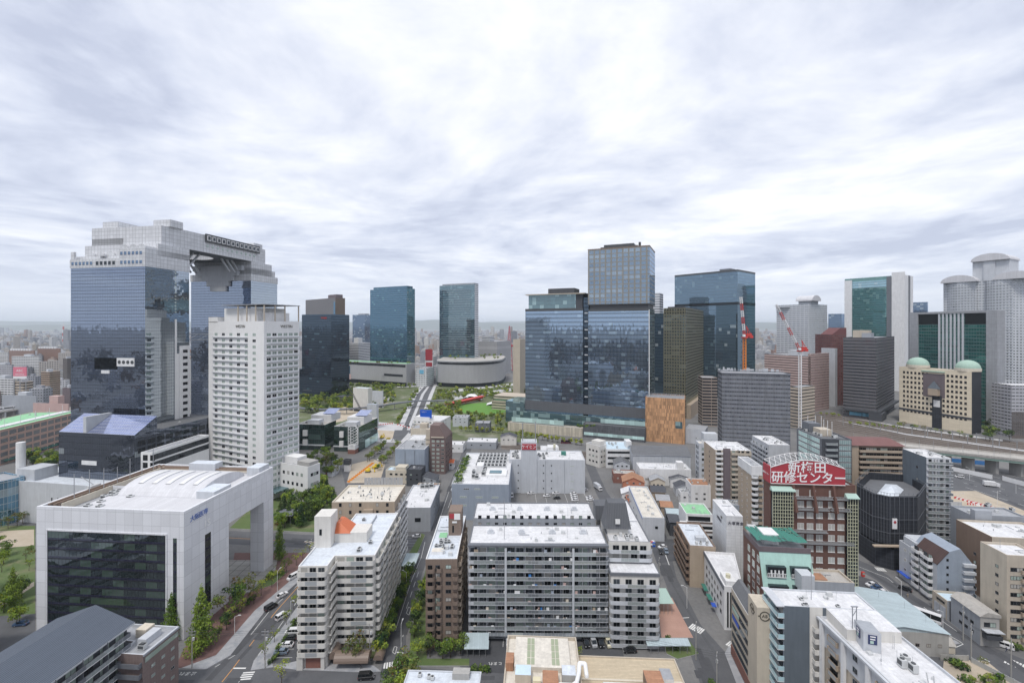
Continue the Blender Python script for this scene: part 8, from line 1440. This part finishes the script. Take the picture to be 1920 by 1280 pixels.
b = MB(); b.bar(pa + n_ * 8, pc + n_ * 8, 16, 1.); b.bar(pa + Vector((0, 0, .9)), pc + Vector((0, 0, .9)), .4, 1.2); b.bar(pa + n_ * 16 + Vector((0, 0, .9)), pc + n_ * 16 + Vector((0, 0, .9)), .4, 1.2); b.build('deck', 'roof_conc', r); b = MB(); b.bar(pa + n_ * 1 - Vector((0, 0, 1.3)), pc + n_ * 1 - Vector((0, 0, 1.3)), .6, 1.5); b.bar(pa + n_ * 15 - Vector((0, 0, 1.3)), pc + n_ * 15 - Vector((0, 0, 1.3)), .6, 1.5); b.build('girder', 'roof_copper', r)
for q in range(9): c = pa + d * (q + .5) / 9 + n_ * 8; MB().box(c.x - 1, c.x + 1, c.y - 4, c.y + 4, 0, 10).build('pier', 'w_conc', r)
b = MB(); [b.tube(pa + d * q / 14 + Vector((0, 0, .5)), pa + d * q / 14 + Vector((0, 0, 8)), .1, 5) for q in range(15)]; b.build('lamp_mast', 'steel', r)
# ---- utility poles, lamps, wires
pole = None; PP = []
for i, (px, py, a, lab) in enumerate(((360, 1252, 0, 'utility pole at the corner of the brick promenade'), (1305, 1236, 60, 'utility pole on the near side of the lane crossing'), (1344, 1300, 60, 'utility pole at the bottom edge in front of the emblem building'), (1236, 1100, 60, 'utility pole beside the end wing on the lane'), (1600, 1055, 0, 'utility pole before the black netted building'), (1821, 1240, 40, 'utility pole with transformers before the grey workshop'), (1806, 1200, 40, 'utility pole leaning cables over the grey workshop wall'), (1896, 1270, 40, 'utility pole at the right bottom junction'), (1412, 1290, 60, 'utility pole in front of the beige emblem building'), (1078, 1232, 0, 'utility pole before the parked vans below the slab'), (693, 1240, 0, 'utility pole beside the white apartment entrance'), (497, 1252, 0, 'utility pole by the roadside car park exit'), (1102, 1015, 0, 'utility pole in the lane of old houses'))):
    if pole is None:
        pole = thing('utility_pole', lab, 'utility pole', (0, 0, 0)); link('post', MB().cyl(0, 0, 0, 12, .17, 8, 0, .11).mesh('post', ['pole_conc']), pole); ca_m = MB().box(-1.1, 1.1, -.07, .07, 0, .14).mesh('crossarm', ['steel']); link('crossarm', ca_m, pole, (0, 0, 11.2)); link('crossarm', ca_m, pole, (0, 0, 10.2)); b = MB(); b.cyl(0, 0, 0, .9, .3, 10); tm_ = b.mesh('transformer', ['ac_grey']); link('transformer', tm_, pole, (.45, 0, 8.6)); link('insulator', MB().cyl(0, 0, 0, .25, .07, 6).mesh('insulator', ['white_paint']), pole, (.9, 0, 11.34)); kids(pole, *list(pole.children)); r = pole; r.location = (*P(px, py), 0); r.rotation_euler.z = R(a)
    else: r = copytree(pole, (*P(px, py), 0), R(a), lab)
    PP.append(Vector((*P(px, py), 0)))
def wire(p, q, z, label):
    b = MB(); N_ = 10
    for off in (-.9, 0, .9):
        pts = [p.lerp(q, i / N_) + Vector((off * .3, off, z - 4 * .55 * (i / N_) * (1 - i / N_))) for i in range(N_ + 1)]
        for a, c in zip(pts, pts[1:]): b.tube(a, c, .03, 3)
    tag(b.build('overhead_wire', 'wire'), label, 'wire')
wire(PP[0], PP[11], 11.3, 'power lines across the avenue at the bottom left'); wire(PP[11], PP[10], 11.3, 'power lines in front of the white L-shaped apartments'); wire(PP[10], PP[9], 11.3, 'power lines in front of the narrow brown apartments'); wire(PP[1], PP[3], 11.3, 'power lines along the lane beside the end wing'); wire(PP[2], PP[1], 11.3, 'power lines over the lane crossing'); wire(PP[2], PP[8], 11.3, 'power lines before the beige emblem building'); wire(PP[5], PP[6], 11.3, 'power lines beside the grey workshop'); wire(PP[5], PP[7], 11.3, 'power lines over the right bottom junction'); wire(PP[9], PP[2], 11.3, 'power lines above the corrugated factory roof')
lamp = None
for px, py, lab in ((440, 1200, 'slim white street lamp on the brick promenade, nearest the corner'), (520, 1108, 'slim street lamp on the promenade near the plaza'), (545, 1168, 'street lamp on the car park side of the avenue'), (762, 1110, 'street lamp in the lane beside the white apartments'), (752, 1215, 'street lamp at the foot of the lane'), (1690, 1128, 'street lamp on the right-hand road near the black car'), (1768, 1190, 'street lamp on the traffic island'), (1288, 1140, 'street lamp in the lane by the wedge building'), (1818, 900, 'tall lamp on the highway, the left one'), (1870, 945, 'tall lamp at the building site on the highway'), (1905, 925, 'tall lamp on the highway at the right edge'), (1800, 950, 'lamp mast at the building site corner')):
    if lamp is None:
        lamp = thing('street_lamp', lab, 'street lamp', (0, 0, 0)); link('post', MB().cyl(0, 0, 0, 8, .09, 7, 0, .06).mesh('post', ['white_paint']), lamp); b = MB(); b.tube((0, 0, 7.9), (1.4, 0, 8.5), .05, 5); link('arm', b.mesh('arm', ['white_paint']), lamp); link('lamp_head', MB().box(1.2, 2.1, -.16, .16, 8.42, 8.58).mesh('lamp_head', ['ac_grey']), lamp); kids(lamp, *list(lamp.children)); lamp.location = (*P(px, py), 0)
    else: copytree(lamp, (*P(px, py), 0), rnd.uniform(0, 6), lab)
# ---- park things
r = thing('ring_walkway', 'dark curved elevated walkway sweeping across the park and the pale avenue', 'footbridge', (0, 0, 0)); pts = [(560, 766, 5), (600, 769, 5), (650, 770, 6), (700, 767, 7), (740, 761, 7.5), (780, 756, 7.5), (820, 755, 7), (838, 754, 6.5)]; w3 = [Vector((*P(x, y + 6, 0), z)) for x, y, z in pts]; b = MB()
for p, e in zip(w3, w3[1:]): b.bar(p, e, 6, 1.3)
b.build('deck', 'w_dgrey', r)
for p in w3[1:]: MB().cyl(p.x, p.y, 0, p.z - .6, .5, 8).build('column', 'w_conc', r)
r = thing('canopy', 'dark curved canopy roof among the park trees left of the avenue', 'canopy', (0, 0, 0)); b = MB(); w3 = [Vector((*P(x, y, 0), 6)) for x, y in ((636, 752), (655, 748), (680, 748), (700, 754))]
for p, e in zip(w3, w3[1:]): b.bar(p, e, 14, 1.)
b.build('roof', 'w_char', r); [MB().cyl(p.x, p.y, 0, 5.6, .4, 8).build('column', 'w_dgrey', r) for p in w3]
r = thing('red_pavilion', 'red folded canopy reaching out beside the lawn', 'canopy', (0, 0, 0)); a_, c_ = Vector((*P(838, 764), 5)), Vector((*P(905, 750), 6)); b = MB(); b.bar(a_, c_, 9, .6); b.bar(a_ - Vector((0, 0, 2)), c_ - Vector((0, 0, 2)), 1, 3.4); b.build('canopy_roof', 'red_paint', r); [MB().cyl(*a_.lerp(c_, f).xy, 0, 4, .4, 8).build('column', 'red_paint', r) for f in (.1, .5, .9)]
for lab, x0, x1, y, hh in (('white shell roof behind the red pavilion', 866, 903, 748, 7), ('white arched tent roof right of the lawn', 912, 962, 760, 6)):
    r = thing('shell_pavilion', lab, 'pavilion', (0, 0, 0)); p, e = P(x0, y), P(x1, y + 3); b = MB(); n_ = 12; rows = []
    for j in range(5):
        f = j / 4; rows.append([(p[0] + (e[0] - p[0]) * i / n_, p[1] + (e[1] - p[1]) * i / n_ + f * 16, .6 + hh * math.sin(math.pi * i / n_) * (.65 + .35 * math.sin(math.pi * f))) for i in range(n_ + 1)])
    b.loft(rows, 0, False, False); b.build('shell', 'white_paint', r); b = MB(); [b.cyl(p[0] + (e[0] - p[0]) * f, p[1] + 6, 0, hh * .62, .35, 8) for f in (.3, .7)]; b.build('column', 'w_lgrey', r)
for lab, px, Y, ty, th, pl, pr, wm_ in (('pale flat pavilion in front of the pink screen', 690, 560, 728, 20, 662, 698, 'w_offwhite'), ('low pale pavilion under the avenue trees', 718, 590, 733, 20, 696, 719, 'w_lgrey'), ('low site office beside the elevated walkway', 706, 470, 758, 10, 688, 710, 'w_lgrey')):
    k = B('pavilion', lab, px, Y, ty, th, pl=pl, pr=pr, wall=wm_, roof='roof_lblue', cat='pavilion'); k.box(0, 1, k.wl - 1, .5, 3, .02, .1, 'win_dark', 'glass_front')
# ---- building-site bits
for i, (px, py) in enumerate(((690, 885), (704, 878), (716, 822))):
    r = thing('excavator', ('yellow excavator in the sunken building site', 'yellow excavator at the back of the sunken building site', 'orange excavator on the turning circle')[i], 'excavator', (*P(px, py), 0), R(40 * i)); b = MB(); b.box(-1.8, 1.8, -1.3, -.7, 0, .9); b.box(-1.8, 1.8, .7, 1.3, 0, .9); b.build('track', 'dark_metal', r); b = MB(); b.box(-1.6, 1.4, -1.2, 1.2, 1, 2.2); b.box(-.2, 1.3, .1, 1.2, 2.2, 3.2); b.build('body', 'yellow', r); b = MB(); b.bar((1.3, -.3, 1.8), (3.4, -.3, 4.2), .4, .5); b.bar((3.4, -.3, 4.2), (5, -.3, 1.4), .35, .4); b.box(4.5, 5.3, -.8, .2, .6, 1.4); b.build('arm', 'yellow', r)
r = thing('crawler_crane', 'dark lattice boom of a crane leaning over the park building site', 'crane', (*P(679, 775), 0)); b = MB(); lattice(b, (0, 0, 2), (-18, 0, 36), 1.3, 14, .14); b.build('boom', 'dark_metal', r); b = MB(); b.box(-3, 3, -2, 2, 0, 3); b.build('body', 'yellow', r)
sb = MB().box(-1, 1, -.2, .2, 0, 1.); bar_ = {c: (lambda q: q.mesh('barrier', [c]))(MB().loft([[(-1, -.3, 0), (1, -.3, 0), (1, .3, 0), (-1, .3, 0)], [(-1, -.08, 1.), (1, -.08, 1.), (1, .08, 1.), (-1, .08, 1.)]])) for c in ('red_paint', 'white_paint', 'orange_paint')}
for p, q, n_, lab, grp in (((708, 797), (738, 794), 14, 'red or white site barrier around the turning circle', 'barriers around the turning circle'), ((745, 796), (782, 806), 14, 'site barrier on the right of the turning circle', 'barriers right of the turning circle'), ((1790, 933), (1880, 958), 22, 'site barrier along the highway building site', 'barriers along the highway site'), ((1815, 945), (1835, 948), 8, 'red and white barrier before the site verge', 'barriers before the site verge'), ((652, 905), (700, 868), 14, 'orange barrier beside the sunken building site', 'barriers of the sunken site')):
    for i in range(n_): c = Vector(P(*p)).lerp(Vector(P(*q)), (i + .5) / n_); o = link('barrier', bar_[('orange_paint' if 'orange' in lab else ('red_paint', 'white_paint')[i % 2])], None, (*c, .02), rnd.uniform(-.3, .3)); tag(o, lab, 'barrier', grp)
for lab, p, q, hh, mm in (('white hoarding fence along the highway site', (1785, 882), (1860, 898), 3, 'white_paint'), ('blue sheeted fence below the road viaduct', (1785, 866), (1852, 872), 3, 'blue_tarp'), ('white hoarding at the right edge of the highway site', (1880, 900), (1990, 930), 3, 'white_paint'), ('white gate panel by the site verge', (1783, 948), (1803, 949), 2.6, 'w_corr'), ('concrete wall before the fenced waste ground', (1764, 1238), (1815, 1240), 2, 'w_conc'), ('grey mesh fence round the waste ground', (1822, 1243), (1990, 1330), 1.8, 'rail_grey'), ('grey wall of the entrance court by the roadside hut', (1700, 1205), (1742, 1200), 1.6, 'w_conc')):
    b = MB(); a_, c_ = Vector((*P(*p), hh / 2)), Vector((*P(*q), hh / 2)); b.bar(a_, c_, .15, hh); L_ = (c_ - a_).length; n_ = int(L_ / 3)
    for i in range(n_ + 1): v = a_.lerp(c_, i / n_); b.box(v.x - .12, v.x + .12, v.y - .14, v.y + .14, 0, hh + .1)
    tag(b.build('fence', mm), lab, 'fence')
# carport shelters, canopies, kiosks
def shelter(lab, px0, px1, py, dep, hh, mat, n_=4):
    x0, y0 = P(px0, py); x1, _ = P(px1, py); r = thing('shelter', lab, 'shelter', (x0, y0, 0)); W2 = x1 - x0; b = MB(); b.loft([[(0, 0, hh), (W2, 0, hh), (W2, dep, hh + .5), (0, dep, hh + .5)], [(0, 0, hh + .12), (W2, 0, hh + .12), (W2, dep, hh + .62), (0, dep, hh + .62)]]); b.build('roof', mat, r); pm = MB().cyl(0, 0, 0, hh, .08, 6).mesh('post', ['steel'])
    for i in range(n_):
        for y in (.2, dep - .2): link('post', pm, r, (W2 * (i + .5) / n_, y, 0))
shelter('grey bicycle shelter roof nearest the parked cars, upper of two', 871, 916, 1216, 3.2, 2.6, 'roof_seam'); shelter('lower grey bicycle shelter roof by the clipped hedge', 870, 916, 1232, 3.4, 2.6, 'roof_seam'); shelter('long grey bicycle shelter beside the green strip', 1214, 1296, 1226, 3, 2.6, 'roof_seam', 6); shelter('pale green canopy roof over the terracotta court', 1234, 1264, 1152, 9, 4, 'teal_copper'); shelter('long grey bicycle roof beside the white apartments in the lane', 752, 778, 1072, 10, 2.6, 'roof_seam', 3); shelter('dark entrance canopy at the hotel drive', 514, 548, 985, 8, 5, 'w_dgrey')
k = B('kiosk', 'small ochre kiosk with a bright blue roof beside the white coach', 1722, 153, 1147, 98, wl=4, wr=6, h=3.4, wall='tank_cream', roof='sky_blue', cat='kiosk', par=.05); k.box(1, 1, 3, 1, 2.2, .02, .08, 'win_dark', 'window'); MB().box(-4.4, .5, -.4, 6.5, 3.4, 3.6).build('roof_sheet', 'sky_blue', k.root)
k = B('roadside_hut', 'small cream hut with a sloping roof on the roadside island', 1752, 147, 0, 98, wl=4, wr=6, h=2.6, wall='w_cream', roof='roof_conc', cat='hut', noroof=True); b = MB(); gable(b, -4, 0, 0, 6, 2.6, 4, .3, .1, 0, 0); b.build('roof', 'roof_conc', k.root)
for i, (px, py, c) in enumerate(((1222, 1022, 'red_paint'), (1226, 1024, 'blue_sign'), (1618, 1080, 'red_paint'))):
    o = thing('vending_machine', ('red drink vending machine by the lane car park', 'blue drink vending machine right of the red one', 'red vending machine beside the right-hand car park')[i], 'vending machine', (*P(px, py), 0)); MB().box(-.6, .6, -.4, .4, 0, 1.9).build('cabinet', c, o); MB().box(-.45, .45, -.43, -.41, .9, 1.7).build('display_window', 'win_pale', o)
# ---- small roof fittings on the nearer flat roofs
fit = [MB().box(-.5, .5, -.5, .5, 0, .5).mesh('roof_hatch', ['ac_grey']), MB().cyl(0, 0, 0, .7, .12, 6).mesh('vent_pipe', ['steel']), MB().box(-1.8, 1.8, -.08, .08, .15, .3).mesh('roof_pipe', ['w_grey']), MB().cyl(0, 0, 0, 3.2, .04, 4).mesh('antenna', ['steel']), MB().box(-.7, .7, -.45, .45, 0, 1.1).mesh('roof_unit', ['ac_grey'])]
for k in ALLB:
    Y_ = k.root.location.y
    if Y_ > 345 or len(k.poly) != 4 or k.wl * k.wr < 60: continue
    x0, x1 = min(p[0] for p in k.poly), max(p[0] for p in k.poly); y0, y1 = min(p[1] for p in k.poly), max(p[1] for p in k.poly)
    for q in range(min(16, int((x1 - x0) * (y1 - y0) / 26))): f = rnd.choice(fit); link(f.name, f, k.roof, (rnd.uniform(x0 + 2, x1 - 2), rnd.uniform(y0 + 2, y1 - 2), k.zr), rnd.choice((0, 1.57)))
# ---- people
paint('skin', (.55, .36, .27), .6); paint('cloth_dark', (.03, .03, .04), .9); paint('cloth_navy', (.04, .05, .1), .9); paint('cloth_beige', (.4, .33, .25), .9); paint('hair', (.015, .012, .01), .7)
def person(px, py, a, cloth, lab):
    P3 = [(0, 0, .95, .15), (0, 0, 1.2, .15), (0, .02, 1.42, .16), (0, .02, 1.52, .065), (0, .0, 1.6, .095), (0, .0, 1.68, .09), (.09, .02, .9, .095), (.1, -.14, .5, .065), (.1, -.2, .07, .05), (.1, -.32, .04, .045), (-.09, -.02, .9, .095), (-.1, .12, .5, .065), (-.1, .28, .09, .05), (-.1, .18, .04, .045), (.2, .02, 1.4, .06), (.25, .1, 1.13, .045), (.26, .04, .88, .035), (.26, .0, .8, .04), (-.2, .02, 1.4, .06), (-.25, -.08, 1.13, .045), (-.26, -.16, .9, .035), (-.26, -.2, .82, .04)]
    E_ = [(0, 1), (1, 2), (2, 3), (3, 4), (4, 5), (0, 6), (6, 7), (7, 8), (8, 9), (0, 10), (10, 11), (11, 12), (12, 13), (2, 14), (14, 15), (15, 16), (16, 17), (2, 18), (18, 19), (19, 20), (20, 21)]
    me = bpy.data.meshes.new('body'); me.from_pydata([p[:3] for p in P3], E_, []); o = bpy.data.objects.new('body', me); COL.objects.link(o); sk = o.modifiers.new('skin', 'SKIN')
    sv = me.skin_vertices[0].data if me.skin_vertices else None
    if sv is None:
        import bmesh
        bm = bmesh.new(); bm.from_mesh(me); bm.verts.layers.skin.verify(); bm.to_mesh(me); bm.free(); sv = me.skin_vertices[0].data
    for v, p in zip(sv, P3): v.radius = (p[3], p[3])
    sv[0].use_root = True; o.modifiers.new('sub', 'SUBSURF').render_levels = 1; me.materials.append(M(cloth)); me.materials.append(M('skin'))
    bpy.context.view_layer.update(); ev = bpy.data.meshes.new_from_object(o.evaluated_get(bpy.context.evaluated_depsgraph_get())); bpy.data.objects.remove(o)
    if len(ev.materials) < 2: ev.materials.clear(); ev.materials.append(M(cloth)); ev.materials.append(M('skin'))
    for p in ev.polygons: p.use_smooth = True; p.material_index = 1 if (p.center.z > 1.5 or (abs(p.center.x) > .2 and p.center.z < .9)) else 0
    r = thing('person', lab, 'person', (*P(px, py), .05), R(a)); link('body', ev, r); MB().dome(0, .02, 1.64, .105, .1, 10, 4).build('hair', 'hair', r)
person(677, 1254, 90, 'cloth_dark', 'person in dark clothes walking by the white apartment entrance'); person(1702, 1120, 130, 'cloth_beige', 'person in pale clothes crossing the right-hand road'); person(1887, 1222, 60, 'cloth_navy', 'person in navy clothes beside the white van at the right'); person(1216, 1214, 0, 'cloth_navy', 'person in navy clothes beside the long bicycle shelter')
# ---- haze
m, t, out = newmat('haze_air'); pv = t.new('ShaderNodeVolumePrincipled', Color=(.86, .93, 1.), Density=5.2e-5, Anisotropy=.2); t.l.new(pv.outputs[0], out.inputs[1])
hz = MB().box(-38000, 38000, -3000, 35000, -1, 580).build('haze', 'haze_air'); stuff(hz)
